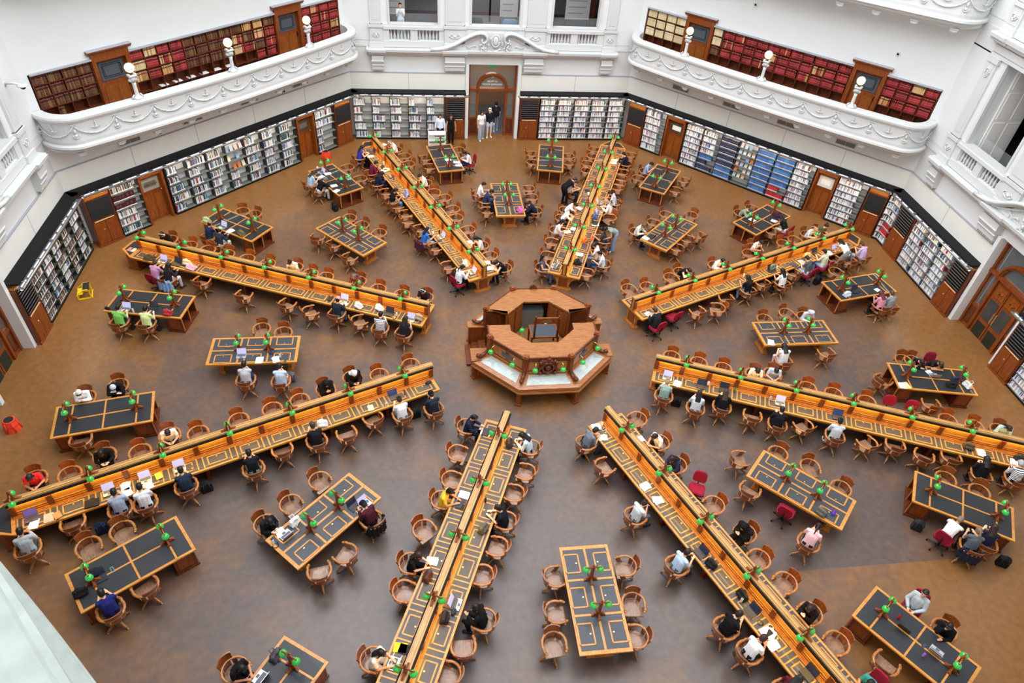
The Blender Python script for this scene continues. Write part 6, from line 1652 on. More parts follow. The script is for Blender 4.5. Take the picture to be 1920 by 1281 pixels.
bottle|7.905|-11.314|2.164|#c42838|red bottle by the person in pale grey hoodie leaning back
bottle|8.005|-12.322|2.164|#a070c0|purple bottle by the person in black sweater with hand at the mouth
bottle|1.513|4.799|-1.963|#e6e9ea|white bottle by the person in grey vest and very long black hair
bottle|-5.795|13.326|-1.178|#f0f0f0|white bottle by the person in maroon hooded top
bottle|-5.3|11.844|-1.178|#3a54b8|blue bottle by the person in navy top with long black hair
bottle|-14.561|2.229|-0.192|#dfe3e4|white bottle by the person in green tee at a silver laptop
bottle|-9.091|-0.429|0|#e6e9ea|white bottle by the person in light blue shirt and tan shorts
bottle|3.856|-10.503|5.105|#e6e9ea|white bottle by the person in black tee at a dark laptop
bottle|-8.385|-7.794|3.927|#e6e9ea|white bottle by the person in black sweater at a silver laptop
bottle|9.282|3.57|0.393|#f0f0f0|white bottle by the person in black tee and pale jeans
bottle|10.977|4.076|0.393|#f0f0f0|white bottle by the person in white top with long black hair
bottle|14.61|5.726|0.393|#f4eef2|white bottle by the person in lilac tee at the outer end
mug|-8.953|12.923|3.735|#f0f0f0|white mug by the person in light blue top behind a white mug
mug|-3.589|7.143|-1.178|#eef0ee|white mug by the person in bright blue tee with white headphones
phone|-9.746|-4.686|0.393|#3a3a3e|very dark phone by the person in plain black tee below the long partition
phone|-8.903|-0.6|0|#3a5a7a|blue phone by the person in light blue shirt and tan shorts
phone|7.682|-10.957|2.164|#24262a|black phone by the person in pale grey hoodie leaning back
phone|1.502|-4.383|5.105|#e9e9ee|white phone by the person in slate grey tee
phone|-5.21|1.509|-0.393|#1c1c1e|black phone by the person in black and white stripes at a grey laptop
phone|-11.036|-5.049|0.393|#2a2620|black phone by the person in dark navy tee with elbows spread
phone|-5.444|-2.854|0.393|#d8d8d8|white phone by the person in white tee at a navy laptop
phone|-14.206|-6.534|0.393|#3a5060|dark blue phone by the person in grey hooded sweatshirt
phone|13.207|-2.401|-3.334|#3a3a46|grey phone by the person in black top resting on folded arms
glasses|8.101|-11.917|2.164|#2a2e38|very dark glasses by the person in black sweater with hand at the mouth
phone|8.2|-12.065|2.164|#2e3038|very dark phone by the person in black sweater with hand at the mouth
pouch|8.627|-12.743|2.164|#1a1a1e|black small pouch by the person in black sweater with hand at the mouth
phone|-12.328|-8.239|0.593|#a0d8e8|pale teal phone by the person in royal navy tee at a black bag
cable|4.159|-11.109|5.105|#1a1a1c|black cable by the person in white tee beside scattered cables
cable|4.382|-11.244|5.105|#e0d8c8|off-white cable by the person in white tee beside scattered cables
headphones|-8.324|-7.855|3.927|#2a2c30|black headphones by the person in black sweater at a silver laptop
pouch|-3.675|-10.142|1.178|#3a3c48|grey small pouch by the person in black clothes with curly black hair
phone|4.277|11.759|-1.963|#e9e9ee|white phone on the upper right-of-centre long desk
notebook|3.779|10.282|-1.963|#5a6070|blue closed notebook by the person in white tee with brown hair
notebook|4.012|10.784|-1.963|#2c3450|dark blue closed notebook by the person in white tee with brown hair
pouch|4.001|10.405|-1.963|#e0e0e4|white small pouch by the person in white tee with brown hair
pouch|-5.846|13.116|-1.178|#4a4a56|grey small pouch by the person in maroon hooded top
pouch|-5.48|12.119|-1.178|#c8a878|tan small pouch by the person in navy top with long black hair
pouch|-5.324|12.189|-1.178|#d84030|red small pouch by the person in navy top with long black hair
notebook|-7.645|2.745|-0.393|#2c2a2a|black closed notebook by the person in navy jacket and pink cap
"""
FLOOR_BAGS = """
backpack|-8.035|10.361|-0.977|#16181c|black backpack on the floor near the person in black sweater and white trousers
backpack|-15.045|-7.166|0.393|#17181c|black backpack on the floor near the person in grey hooded sweatshirt
backpack|-13.256|-6.556|0.393|#1d2740|very dark backpack on the floor near the person in grey-blue shirt writing in a notebook
backpack|-10.706|-5.333|0.393|#1a1a1e|black backpack on the floor near the person in dark navy tee with elbows spread
backpack|-4.512|-2.767|0.393|#1c1c20|black backpack on the floor near the person in white tee at a navy laptop
backpack|0.825|-4.745|5.106|#18181b|black backpack on the floor near the person in slate grey tee
backpack|4.563|-2.788|5.891|#1a1a1e|black backpack on the floor near the person in grey-green vest with fair hair
backpack|13.036|3.97|0.393|#15161a|black backpack on the floor near the person in charcoal tee on a red chair
backpack|10.555|-8.301|5.691|#24262a|black backpack on the floor near the person in white shirt with red straps
backpack|12.479|-9.679|5.691|#15161a|black backpack on the floor near the person in navy top with long brown hair
backpack|-8.787|-0.83|0.001|#5a5c66|grey backpack on the floor near the person in light blue shirt and tan shorts
"""
# ================================================================ people
def caps(mb, a, b, r0, r1, n=10):
    a, b = Vector(a), Vector(b); d = b-a; L = d.length
    if L < 1e-5: mb.ball(a, r0, n, 7); return
    q = Vector((0, 0, 1)).rotation_difference(d.normalized()).to_matrix().to_4x4()
    o = mb.M; mb.M = o @ Matrix.Translation(a) @ q
    prof = [(r0*math.cos(t), r0*math.sin(t)) for t in [-PI/2+.05, -PI/3, -PI/6, 0]]+[(r1*math.cos(t), L+r1*math.sin(t)) for t in [0, PI/6, PI/3, PI/2-.05]]
    mb.lathe(prof, n); mb.M = o
def remesh(mb, name, vox, smooth=3):
    me = mb.mesh('tmp'); o = bpy.data.objects.new('tmp', me); COL.objects.link(o)
    r = o.modifiers.new('r', 'REMESH'); r.mode = 'VOXEL'; r.voxel_size = vox; r.use_smooth_shade = True
    if smooth: s = o.modifiers.new('s', 'SMOOTH'); s.factor = .5; s.iterations = smooth
    dg = bpy.context.evaluated_depsgraph_get(); out = bpy.data.meshes.new_from_object(o.evaluated_get(dg)); out.name = name
    out.polygons.foreach_set('use_smooth', [True]*len(out.polygons)); out.materials.clear(); out.materials.append(None)
    bpy.data.objects.remove(o); return out
def ik(S_, W_, pole, l1=.27, l2=.245):
    S_, W_ = Vector(S_), Vector(W_); d = W_-S_; L = min(d.length, (l1+l2)*.985); d.normalize(); W2 = S_+d*L
    a = (l1*l1-l2*l2+L*L)/(2*L); h = math.sqrt(max(0, l1*l1-a*a)); p = Vector(pole); p = (p-d*p.dot(d)).normalized()
    return S_+d*a+p*h, W2
POSES = {'type': (15, 20), 'read': (19, 34), 'lean': (16, 14), 'back': (-9, 12), 'phone': (11, 38), 'hunch': (37, 26)}
def joints(pose):
    J = {}
    if pose in POSES:
        th, hd = map(rad, POSES[pose]); P = Vector((0, 0, .555))
        up = Vector((0, math.sin(th), math.cos(th))); up0 = Vector((0, math.sin(th*.5), math.cos(th*.5)))
        J['P'] = P; J['W'] = P+up0*.16; J['C'] = J['W']+up*.2; J['N'] = J['C']+up*.15; pit = th+hd
        fw = Vector((0, math.cos(th), -math.sin(th)))
        sit = True
    else:
        sit = False; bend = {'stand': 2, 'walk': 4, 'bend': 62, 'camera': 3}[pose]; hd = {'stand': 6, 'walk': 10, 'bend': 5, 'camera': -8}[pose]
        th = rad(bend); P = Vector((0, -.1 if pose == 'bend' else 0, .93)); up = Vector((0, math.sin(th), math.cos(th))); up0 = Vector((0, math.sin(th*.7), math.cos(th*.7)))
        J['P'] = P; J['W'] = P+up0*.16; J['C'] = J['W']+up*.2; J['N'] = J['C']+up*.15; pit = th+rad(hd); fw = Vector((0, math.cos(th), -math.sin(th)))
    N = J['N']; hu = Vector((0, math.sin(pit), math.cos(pit))); hf = Vector((0, math.cos(pit), -math.sin(pit)))
    J['H'] = N+hu*.155+hf*.02; J['pit'] = pit
    for s, k in ((-1, 'l'), (1, 'r')):
        Sh = N-up*.055+Vector((s*.165, 0, 0)); J['S'+k] = Sh; H = J['H']; pole = Vector((s*.5, -.3, -1))
        if pose == 'type': Wp = Vector((s*.11, N.y+.30, .805))
        elif pose == 'read': Wp = Vector((s*.10, N.y+.24, .80))
        elif pose == 'hunch': Wp = Vector((-s*.03, N.y+.17+.04*s, .80)); pole = Vector((s, .1, -.35))
        elif pose == 'phone': Wp = Vector((s*.045, N.y+.24, .90))
        elif pose == 'back': Wp = Vector((s*.10, .24, .70)); pole = Vector((s, -.5, -.6))
        elif pose == 'lean': Wp = H+hf*.10-hu*.11+Vector((.04, 0, 0)) if s > 0 else Vector((-.08, N.y+.26, .80)); pole = Vector((s*.25, .2, -1))
        elif pose == 'stand': Wp = Vector((s*.26, .05, .86))
        elif pose == 'walk': Wp = Vector((s*.24, .10*s+.04, .86))
        elif pose == 'camera': Wp = Vector((s*.07, N.y+.2, 1.36))
        else: Wp = Vector((s*.13, N.y+.16, .84))
        J['E'+k], J['A'+k] = ik(Sh, Wp, pole)
        if sit:
            J['h'+k] = Vector((s*.085, .0, .545)); J['k'+k] = Vector((s*.125, .40, .535)); J['f'+k] = Vector((s*.12, .36+.05*s, .09)); J['t'+k] = J['f'+k]+Vector((s*.02, .15, -.05))
        else:
            st = .12*s if pose == 'walk' else .04*s
            J['h'+k] = P+Vector((s*.09, 0, -.03)); J['k'+k] = Vector((s*.10, st*.6+.03, .50)); J['f'+k] = Vector((s*.10, st, .09)); J['t'+k] = J['f'+k]+Vector((s*.03, .15, -.05))
    J['up'] = up; J['fw'] = fw; J['sit'] = sit; J['pose'] = pose; return J
def hand(mb, A, E, J, s):
    d = (A-E).normalized(); dn = Vector((0, 0, -1)) if J['pose'] not in ('phone', 'camera') else Vector((-s, 0, 0)); dn = (dn-d*dn.dot(d)).normalized(); side = d.cross(dn)*(-s)
    if side.x*s > 0: side = -side          # thumb side points inwards
    pc = A+d*.055; 
    for q in (-.022, -.007, .008, .023): caps(mb, A+d*.015+side*q*.7, A+d*.075+side*q, .014, .0125, 6)
    L = (.060, .075, .070, .055) ; curl = .55 if J['pose'] in ('phone', 'camera', 'lean', 'back') else .28
    for i, q in enumerate((.026, .009, -.008, -.025)):
        b = A+d*.085+side*q; m_ = b+(d*math.cos(curl*.5)+dn*math.sin(curl*.5))*L[i]*.5; e = m_+(d*math.cos(curl*1.6)+dn*math.sin(curl*1.6))*L[i]*.5
        caps(mb, b, m_, .0095, .009, 6); caps(mb, m_, e, .009, .0075, 6)
    b = A+d*.03+side*.028; m_ = b+(d*.6+side*.7).normalized()*.035; e = m_+(d*.95+side*.2).normalized()*.03
    caps(mb, b, m_, .012, .0105, 6); caps(mb, m_, e, .010, .008, 6)
def headM(J): return Matrix.Translation(J['H']) @ Matrix.Rotation(-J['pit'], 4, 'X')
def torso(mb, J, g=0.0):
    caps(mb, J['P'], J['W'], .112+g, .10+g); caps(mb, J['W'], J['C'], .10+g, .108+g); caps(mb, J['C'], J['N']-J['up']*.09, .108+g, .075+g)
    for s in (-1, 1):
        caps(mb, J['P']+Vector((s*.065, 0, 0)), J['W']+Vector((s*.055, 0, 0)), .105+g, .092+g)
        caps(mb, J['W']+Vector((s*.055, 0, 0)), J['C']+Vector((s*.068, 0, 0)), .092+g, .098+g)
        caps(mb, J['C']+Vector((s*.068, 0, 0)), J['N']-J['up']*.075+Vector((s*.085, 0, 0)), .098+g, .065+g)
        caps(mb, J['N']-J['up']*.05, J['S'+('l' if s < 0 else 'r')], .055+g, .05+g)
BODY = {}
def body_mesh(pose):
    if ('b', pose) in BODY: return BODY[('b', pose)]
    J = joints(pose); mb = MB(); torso(mb, J)
    caps(mb, J['N']-J['up']*.06, J['H']-J['up']*.03, .056, .05)
    for s, k in ((-1, 'l'), (1, 'r')):
        caps(mb, J['S'+k], J['E'+k], .048, .038); caps(mb, J['E'+k], J['A'+k], .038, .026); hand(mb, J['A'+k], J['E'+k], J, s)
        caps(mb, J['h'+k], J['k'+k], .088, .058); caps(mb, J['k'+k], J['f'+k], .056, .036); caps(mb, J['f'+k]-Vector((0, .03, .04)), J['t'+k], .036, .03)
    mb.M = headM(J); mb.ball((0, -.005, .02), (.076, .094, .10), 16, 12); mb.ball((0, .03, -.045), (.056, .06, .066), 14, 10); caps(mb, (0, .085, .012), (0, .100, -.022), .009, .014, 8)
    mb.ball((0, .082, .025), (.045, .012, .012), 10, 6); mb.ball((0, .075, -.075), (.025, .02, .02), 8, 6); mb.ball((0, .085, -.052), (.024, .008, .009), 8, 6)
    for s in (-1, 1): mb.ball((s*.078, -.005, -.005), (.010, .020, .030), 8, 6)
    mb.M = Matrix.Identity(4)
    BODY[('b', pose)] = remesh(mb, 'body_'+pose, .0085, 2); return BODY[('b', pose)]
def cloth_mesh(pose, kind):
    if (kind, pose) in BODY: return BODY[(kind, pose)]
    J = joints(pose); mb = MB()
    if kind[0] == 'u':                    # upper garment: n none, s short, l long sleeves, w wide robe
        g = .016 if kind[1] != 'w' else .05
        torso(mb, J, g)
        caps(mb, J['N']-J['up']*.08, J['N']-J['up']*.035, .062+g, .048+g*.4)
        for k in 'lr':
            S_, E_, A_ = J['S'+k], J['E'+k], J['A'+k]
            if kind[1] == 's': caps(mb, S_, S_.lerp(E_, .62), .058, .056)
            elif kind[1] in 'lw': caps(mb, S_, E_, .058+g*.4, .050+g*.5); caps(mb, E_, E_.lerp(A_, .93), .050+g*.5, .036+g*.5)
            else: caps(mb, S_, S_.lerp(E_, .05), .052, .05)
        if kind[1] == 'w':
            for k in 'lr': caps(mb, J['h'+k], J['k'+k], .12, .09)
    else:                                 # lower garment: t trousers, k skirt, c shorts
        for s, k in ((-1, 'l'), (1, 'r')):
            h, q, f = J['h'+k], J['k'+k], J['f'+k]
            if kind[1] == 't': caps(mb, h, q, .102, .072); caps(mb, q, q.lerp(f, .92), .072, .058 if J['sit'] else .062)
            elif kind[1] == 'w': caps(mb, h, q, .12, .11); caps(mb, q, q.lerp(f, .98), .11, .12)
            elif kind[1] == 'c': caps(mb, h, h.lerp(q, .55), .105, .095)
            elif kind[1] == 'k': caps(mb, h, q, .13, .15); caps(mb, q, q.lerp(f, .55), .15, .17); caps(mb, J['h'+k], J['h'+('r' if k == 'l' else 'l')], .12, .12); caps(mb, J['k'+k], J['k'+('r' if k == 'l' else 'l')], .14, .14)
        for s in (-1, 1): caps(mb, J['P']+Vector((s*.065, 0, -.01)), J['P']+Vector((s*.06, 0, .07)), .122, .112)
    BODY[(kind, pose)] = remesh(mb, 'garment_'+kind+'_'+pose, .013, 3); return BODY[(kind, pose)]
def shoe_mesh(pose):
    if ('sh', pose) in BODY: return BODY[('sh', pose)]
    J = joints(pose); mb = MB()
    for k in 'lr': f, t = J['f'+k], J['t'+k]; caps(mb, f-Vector((0, .04, .045)), t, .046, .040); caps(mb, f-Vector((0, .04, .05)), f-Vector((0, .03, .0)), .045, .045)
    BODY[('sh', pose)] = remesh(mb, 'shoes', .012, 1); return BODY[('sh', pose)]
HAIRM = {}
def hair_mesh(style, sit=True):
    if style in HAIRM: return HAIRM[style]
    mb = MB(); mb.ball((0, -.022, .035), (.087, .098, .100), 16, 12); mb.ball((0, -.045, -.01), (.08, .07, .08), 14, 10); caps(mb, (-.05, .055, .085), (.05, .055, .085), .028, .028, 8)
    if style == 'long':
        for x in (-.06, -.03, 0, .03, .06): caps(mb, (x, -.07, .02), (x*1.1, -.10+abs(x)*.4, -.27), .036, .024, 8)
        for s in (-1, 1): caps(mb, (s*.078, -.01, .02), (s*.085, .02, -.16), .022, .016, 8)
    if style == 'pony': mb.ball((0, -.12, .03), .03, 8, 6); caps(mb, (0, -.13, .02), (0, -.17, -.10), .032, .028, 8); caps(mb, (0, -.17, -.10), (0, -.15, -.24), .028, .012, 8)
    if style == 'bun': mb.ball((0, -.085, .12), (.045, .045, .04), 12, 8)
    if style == 'short': caps(mb, (-.03, .07, .095), (.04, .075, .08), .02, .018, 8)
    HAIRM[style] = remesh(mb, 'hair_'+style, .009, 1); return HAIRM[style]
def wrap_mesh(style):
    key = 'w'+style
    if key in HAIRM: return HAIRM[key]
    mb = MB()
    if style in ('hijab', 'hood'):
        mb.ball((0, -.025, .03), (.098, .105, .112), 16, 12); caps(mb, (0, -.06, -.04), (0, -.06, -.13), .075, .085)
        for s in (-1, 1): caps(mb, (s*.08, .0, .0), (s*.06, .02, -.10), .03, .03, 8)
        if style == 'hijab': caps(mb, (-.08, -.03, -.15), (.08, -.03, -.15), .08, .08); caps(mb, (0, .03, -.11), (0, .05, -.2), .05, .04)
    elif style == 'cap':
        mb.ball((0, -.015, .055), (.094, .105, .085), 16, 12); mb.bx(-.07, .07, .06, .165, .055, .066)
    elif style == 'cap2': mb.ball((0, -.02, .055), (.096, .106, .092), 16, 12); mb.tube([(.09*math.sin(a*PI/6), -.015+.102*math.cos(a*PI/6), .04) for a in range(13)], .018, 6)
    HAIRM[key] = remesh(mb, style, .009, 1); return HAIRM[key]
def face_meshes():
    if 'eyes' in HAIRM: return HAIRM['eyes'], HAIRM['mouth'], HAIRM['hp']
    m = MB(); [m.ball((s*.03, .088, .004), (.011, .007, .006), 8, 6) for s in (-1, 1)]; [m.tube([(s*.018, .092, .024), (s*.032, .091, .029), (s*.045, .084, .024)], .0035, 5) for s in (-1, 1)]; HAIRM['eyes'] = m.mesh('eyes', mat('eye_dark', '#1c1412', .3), True)
    m = MB(); m.tube([(-.02, .088, -.050), (0, .094, -.052), (.02, .088, -.050)], [.003, .0055, .003], 6); HAIRM['mouth'] = m.mesh('mouth', mat('lips', '#a85a50', .5), True)
    m = MB(); m.tube([(.102*math.cos(a*PI/10), -.01, .02+.125*math.sin(a*PI/10)) for a in range(11)], .011, 6); [m.ball((s*.098, -.008, .0), (.022, .036, .042), 10, 7) for s in (-1, 1)]; HAIRM['hp'] = m.mesh('headphones', None, True)
    HAIRM['hp'].materials.append(None); return HAIRM['eyes'], HAIRM['mouth'], HAIRM['hp']
def stripe_mat(kind):
    nm = 'striped_'+kind
    if nm in MATS: return MATS[nm]
    m = bpy.data.materials.new(nm); m.use_nodes = True; nt = m.node_tree; b = nt.nodes['Principled BSDF']; tc = nt.nodes.new('ShaderNodeTexCoord')
    wv = nt.nodes.new('ShaderNodeTexWave'); wv.bands_direction = 'Z' if kind == 'stripe' else 'X'; wv.inputs['Scale'].default_value = 6.5 if kind == 'stripe' else 5; wv.inputs['Distortion'].default_value = .3
    r = nt.nodes.new('ShaderNodeValToRGB'); r.color_ramp.interpolation = 'CONSTANT'; r.color_ramp.elements[0].color = (*lin('#1c2028' if kind == 'stripe' else '#2a3868'), 1); r.color_ramp.elements[1].color = (.85, .85, .85, 1); r.color_ramp.elements[1].position = .42 if kind == 'stripe' else .3
    nt.links.new(tc.outputs['Object'], wv.inputs['Vector']); nt.links.new(wv.outputs['Fac'], r.inputs['Fac']); nt.links.new(r.outputs['Color'], b.inputs['Base Color']); b.inputs['Roughness'].default_value = .8
    MATS[nm] = m; return m
def fabric(c): return stripe_mat(c) if not c.startswith('#') else mat('fabric_'+c, c, .85, .15, var=.07, scale=14)
SKINS = [mat('skin_a', '#e2b08e', .5, .3), mat('skin_b', '#d59e7c', .5, .3), mat('skin_c', '#c48a66', .5, .3), mat('skin_d', '#ecc0a2', .5, .3)]
def attach(name, me, m, parent, M_=None):
    o = bpy.data.objects.new(name, me); COL.objects.link(o); o.parent = parent
    if m is not None: o.material_slots[0].link = 'OBJECT'; o.material_slots[0].material = m
    if M_ is not None: o.matrix_local = M_
    return o
def person(x, y, rz, pose, hair, hc, tk, tc, lc, label, z=0, lk='t', skin=None, shoe=None, sc=1.0):
    t = thing('person', label, 'person', (x, y, z), rz, 'people'); t.scale = (sc, sc, sc); del t['group']
    J = joints(pose); sk = SKINS[skin if skin is not None else rnd.randrange(4)]
    attach('body', body_mesh(pose), sk, t)
    wide = 'hijab' in hair and pose in POSES
    attach('shirt' if tk in 'sn' else 'jacket', cloth_mesh(pose, 'u'+('w' if wide else tk[0])), fabric(tc), t)
    attach({'t': 'trousers', 'k': 'skirt', 'c': 'shorts', 'w': 'trousers'}[lk], cloth_mesh(pose, 'g'+lk), fabric(lc), t)
    attach('shoes', shoe_mesh(pose), mat('shoe_'+(shoe or '#2a2a2c'), shoe or '#2a2a2c', .6), t)
    Hm = headM(J); st = hair.split('+')[0]; base = st if st in ('long', 'pony', 'bun', 'short') else None
    hcol = hc if base else '#1a1412'
    if base or st in ('cap', 'cap2'): attach('hair', hair_mesh(base or 'short'), mat('hair_'+hcol, hcol, .5, .4), t, Hm)
    if st in ('cap', 'cap2', 'hijab', 'hood'): attach({'cap': 'cap', 'cap2': 'beanie', 'hijab': 'headscarf', 'hood': 'hood'}[st], wrap_mesh(st), fabric(hc), t, Hm)
    e, mo, hp = face_meshes(); attach('eyes', e, None, t, Hm); attach('mouth', mo, None, t, Hm)
    if 'hp' in hair: attach('headphones', hp, mat('hp_black' if 'hpb' in hair else 'hp_white', '#18181a' if 'hpb' in hair else '#eceef2', .4), t, Hm)
    return t
WCH = wood_chair(); OCH = office_chair(); used = {'w': False, 'r': False}
def place_chair(kind, x, y, rz, label):
    src = WCH if kind == 'w' else OCH
    if not used[kind]: used[kind] = True; src.location = (x, y, 0); src.rotation_euler = (0, 0, rz); src['label'] = label; src['group'] = 'wooden swivel armchairs' if kind == 'w' else 'red office chairs'; o = src
    else: o = dup(src, (x, y, 0), rz, label)
    # pedestal turned at random below the seat
    a = rnd.uniform(0, 1.5)
    for ch in (o.children if o is not src else []):
        if ch.name.startswith('leg') or ch.name.startswith('base_arm'): ch.rotation_euler = (0, 0, a)
    return o
def rows(t): return [l.split('|') for l in t.strip().splitlines()]
for r in rows(CHAIRS): place_chair(r[3], float(r[0]), float(r[1]), float(r[2]), r[4])
for x, y, rz, pose, hair, hc, tk, tc, lc, ch, desc in rows(PEOPLE):
    x, y, rz = float(x), float(y), float(rz)
    shoe = '#e8e8e8' if 'white shoes' in desc else None
    person(x, y, rz, pose, hair, hc, tk, tc, lc, 'person in '+desc, lk='c' if 'shorts' in desc else 't', shoe=shoe)
    place_chair('w' if ch == 'wood' else 'r', x-.02*math.cos(rz+PI/2), y-.02*math.sin(rz+PI/2), rz, '%s under the person in %s' % ('wooden armchair' if ch == 'wood' else 'red office chair', ' '.join(desc.split()[:9])))
# standing and bending people
person(-2.84, 17.2, PI-.2, 'stand', 'short', '#14110f', 'l', '#d8e2f0', '#1c2238', 'man in pale blue shirt standing by the back left bookcases', shoe='#1a1a1a')
person(-2.27, 17.15, PI+.1, 'stand', 'long', '#1a1412', 'n', '#15151a', '#17171b', 'woman in black outfit standing left of the entrance')
person(-.58, 17.70, PI+.25, 'walk', 'long', '#14100e', 's', '#f2f0ee', '#9a9cac', 'woman in white tee and wide grey trousers walking in', lk='w', shoe='#e8e8e8')
person(-.1, 18.0, PI, 'stand', 'cap', '#ece2c8', 'l', '#1b1c22', '#b8c8dc', 'woman in cream cap, black jacket and denim shorts', lk='c', shoe='#e8e0d8')
bp_ = person(.34, 18.75, 0, 'walk', 'short', '#14110f', 's', '#1b1f2a', '#8fa6c0', 'man in dark tee walking out through the entrance', shoe='#d8d8d8')
tp = floc(90, -4.75, 18.85, 5.0); person(tp.x, tp.y, PI, 'camera', 'short', '#17130f', 's', '#cfe2f0', '#bcd8ec', 'person in white tee holding a camera in the gallery opening', z=5.0)
person(4.35, 6.75, 1.96, 'bend', 'pony', '#14110f', 'n', '#8f9c96', '#7f9cc4', 'person in grey vest and wide jeans bending over the desk', lk='w', shoe='#d8d8c8')
person(2.92, 10.75, -1.18, 'bend', 'short', '#120f0d', 's', '#15161a', '#15161a', 'person in black tee standing bent over the desk')
person(14.55, 4.95, .39, 'bend', 'long', '#14110f', 'n', '#ece6e0', '#7c7f80', 'person in cream top and patterned grey skirt bending over', lk='k')
# ================================================================ things on desks and floor
def col_mat(c): return mat('thing_'+c, c, .75, .25, var=.12, scale=10)
SCR = {'silver': mat('lit_screen', '#b9b8e0', .2, emit='#b4b2ea', es=.35), 'dark': mat('dim_screen', '#2c3448', .15, .6), 'navy': mat('navy_screen', '#3a4a78', .15, .6), 'purple': mat('purple_screen', '#6a5aa0', .2, emit='#6a5aa0', es=.2)}
CAS = {'silver': mat('alu', '#b8bac0', .35, .5, metal=.5), 'dark': mat('dark_case', '#26282e', .4), 'navy': mat('navy_case', '#2a3450', .4), 'purple': mat('purple_case', '#4a3a6a', .5)}
def laptop(t, c):
    m = MB(); m.bx(-.16, .16, -.115, .105, 0, .014); m.build('base', CAS[c], t)
    m = MB(); m.bx(-.14, .14, -.02, .085, .014, .017); m.bx(-.045, .045, -.1, -.035, .014, .016); m.build('keyboard', DARKM if c != 'silver' else mat('grey_keys', '#5a5c62', .5), t)
    R = Matrix.Translation((0, .105, .012)) @ Matrix.Rotation(rad(-20), 4, 'X')
    m = MB(); m.M = R; m.bx(-.16, .16, 0, .008, 0, .215); l = m.build('lid', CAS[c], t)
    m = MB(); m.M = R; m.bx(-.15, .15, -.002, 0, .01, .205); m.build('screen', SCR[c], l)
def bagshape(t, c, sx, sy, sz, n=1):
    r = random.Random(int(sx*1000)); m = MB(); X, Y = sx, sy
    m.add([(-X,-Y,0),(X,-Y,0),(X,Y,0),(-X,Y,0),(-X*.8,-Y*.35,sz),(X*.85,-Y*.3,sz*.9),(X*.8,Y*.35,sz*.94),(-X*.85,Y*.3,sz)], [(0,3,2,1),(4,5,6,7),(0,1,5,4),(1,2,6,5),(2,3,7,6),(3,0,4,7)])
    m.bx(-X*.6, X*.55, -Y*1.15, -Y*.5, .01, sz*.5); m.tube([(-X*.9, 0, sz*.5), (-X*.2, Y*.4, sz*.98), (X*.9, -Y*.2, sz*.6)], Y*.35, 8)
    key = ('bag', sx)
    if key not in BODY:
        me = remesh(m, 'bag', .016 if sx > .12 else .010, 5)
        for v in me.vertices: v.co.z = max(0.002, v.co.z); v.co += Vector((r.uniform(-.006, .006), r.uniform(-.006, .006), 0))
        BODY[key] = me
    attach('bag_body', BODY[key], col_mat(c), t)
    m = MB(); m.tube([(-sx*.45, -sy*.3, sz*.85), (-sx*.4, -sy*1.1, sz*1.15), (sx*.15, -sy*1.25, sz*1.15), (sx*.35, -sy*.3, sz*.85)], .009, 6); m.build('handle', col_mat(c), t, True)
    m = MB(); m.tube([(-sx*.3, sy*.3, sz*.85), (-sx*.5, sy*1.0, sz*.7), (sx*.3, sy*1.3, sz*.2), (sx*.6, sy*1.1, .012)], .009, 6); m.build('strap', col_mat(c), t, True)
def simple(kind, c):
    m = MB()
    if kind == 'paper':
        for i in range(3): m.M = Matrix.Rotation(rnd.uniform(-.25, .25), 4, 'Z') @ Matrix.Translation((rnd.uniform(-.03, .03), rnd.uniform(-.02, .02), 0)); m.bx(-.105, .105, -.148, .148, .0025*i, .0025*(i+1))
        ink = MB()
        return m, None
    if kind == 'folder': m.bx(-.12, .12, -.16, .16, 0, .006); return m, None
    if kind in ('book', 'notebook'): m.bx(-.09, .09, -.12, .12, 0, .022); return m, None
    if kind == 'phone': m.bx(-.037, .037, -.075, .075, 0, .009); return m, None
    if kind == 'tablet': m.bx(-.09, .09, -.12, .12, 0, .008); return m, None
    if kind == 'case': m.bx(-.18, .18, -.13, .13, 0, .035); m.tube([(-.07, .13, .02), (-.06, .17, .02), (.06, .17, .02), (.07, .13, .02)], .01, 6); return m, None
    if kind == 'glasses':
        for s in (-1, 1): m.tube([(s*.035+.025*math.cos(a*PI/6), 0, .022+.02*math.sin(a*PI/6)) for a in range(13)], .003, 5); m.tube([(s*.06, 0, .03), (s*.06, -.12, .02)], .003, 5)
        return m, None
    if kind == 'cable': m.tube([(.09*math.cos(i*.7)*(1-.02*i), .07*math.sin(i*.7), .006+.002*(i % 3)) for i in range(22)], .005, 5); return m, None
    if kind == 'headphones': m.tube([(.085*math.cos(a*PI/10), .085*math.sin(a*PI/10), .02) for a in range(11)], .010, 6); [m.ball((s*.085, -.01, .022), (.02, .035, .02), 8, 6) for s in (-1, 1)]; return m, None
kinds = {'laptop': 'laptop', 'bag': 'bag', 'pouch': 'pouch', 'coat': 'folded_garment', 'bottle': 'drink_bottle', 'mug': 'mug', 'paper': 'paper_sheets', 'folder': 'folder', 'book': 'desk_book', 'notebook': 'notebook', 'phone': 'phone', 'tablet': 'tablet', 'case': 'laptop_case', 'glasses': 'glasses', 'cable': 'cable', 'headphones': 'headphones'}
LP = {}
INKM = mat('ink_grey', '#8a8d94', .7)
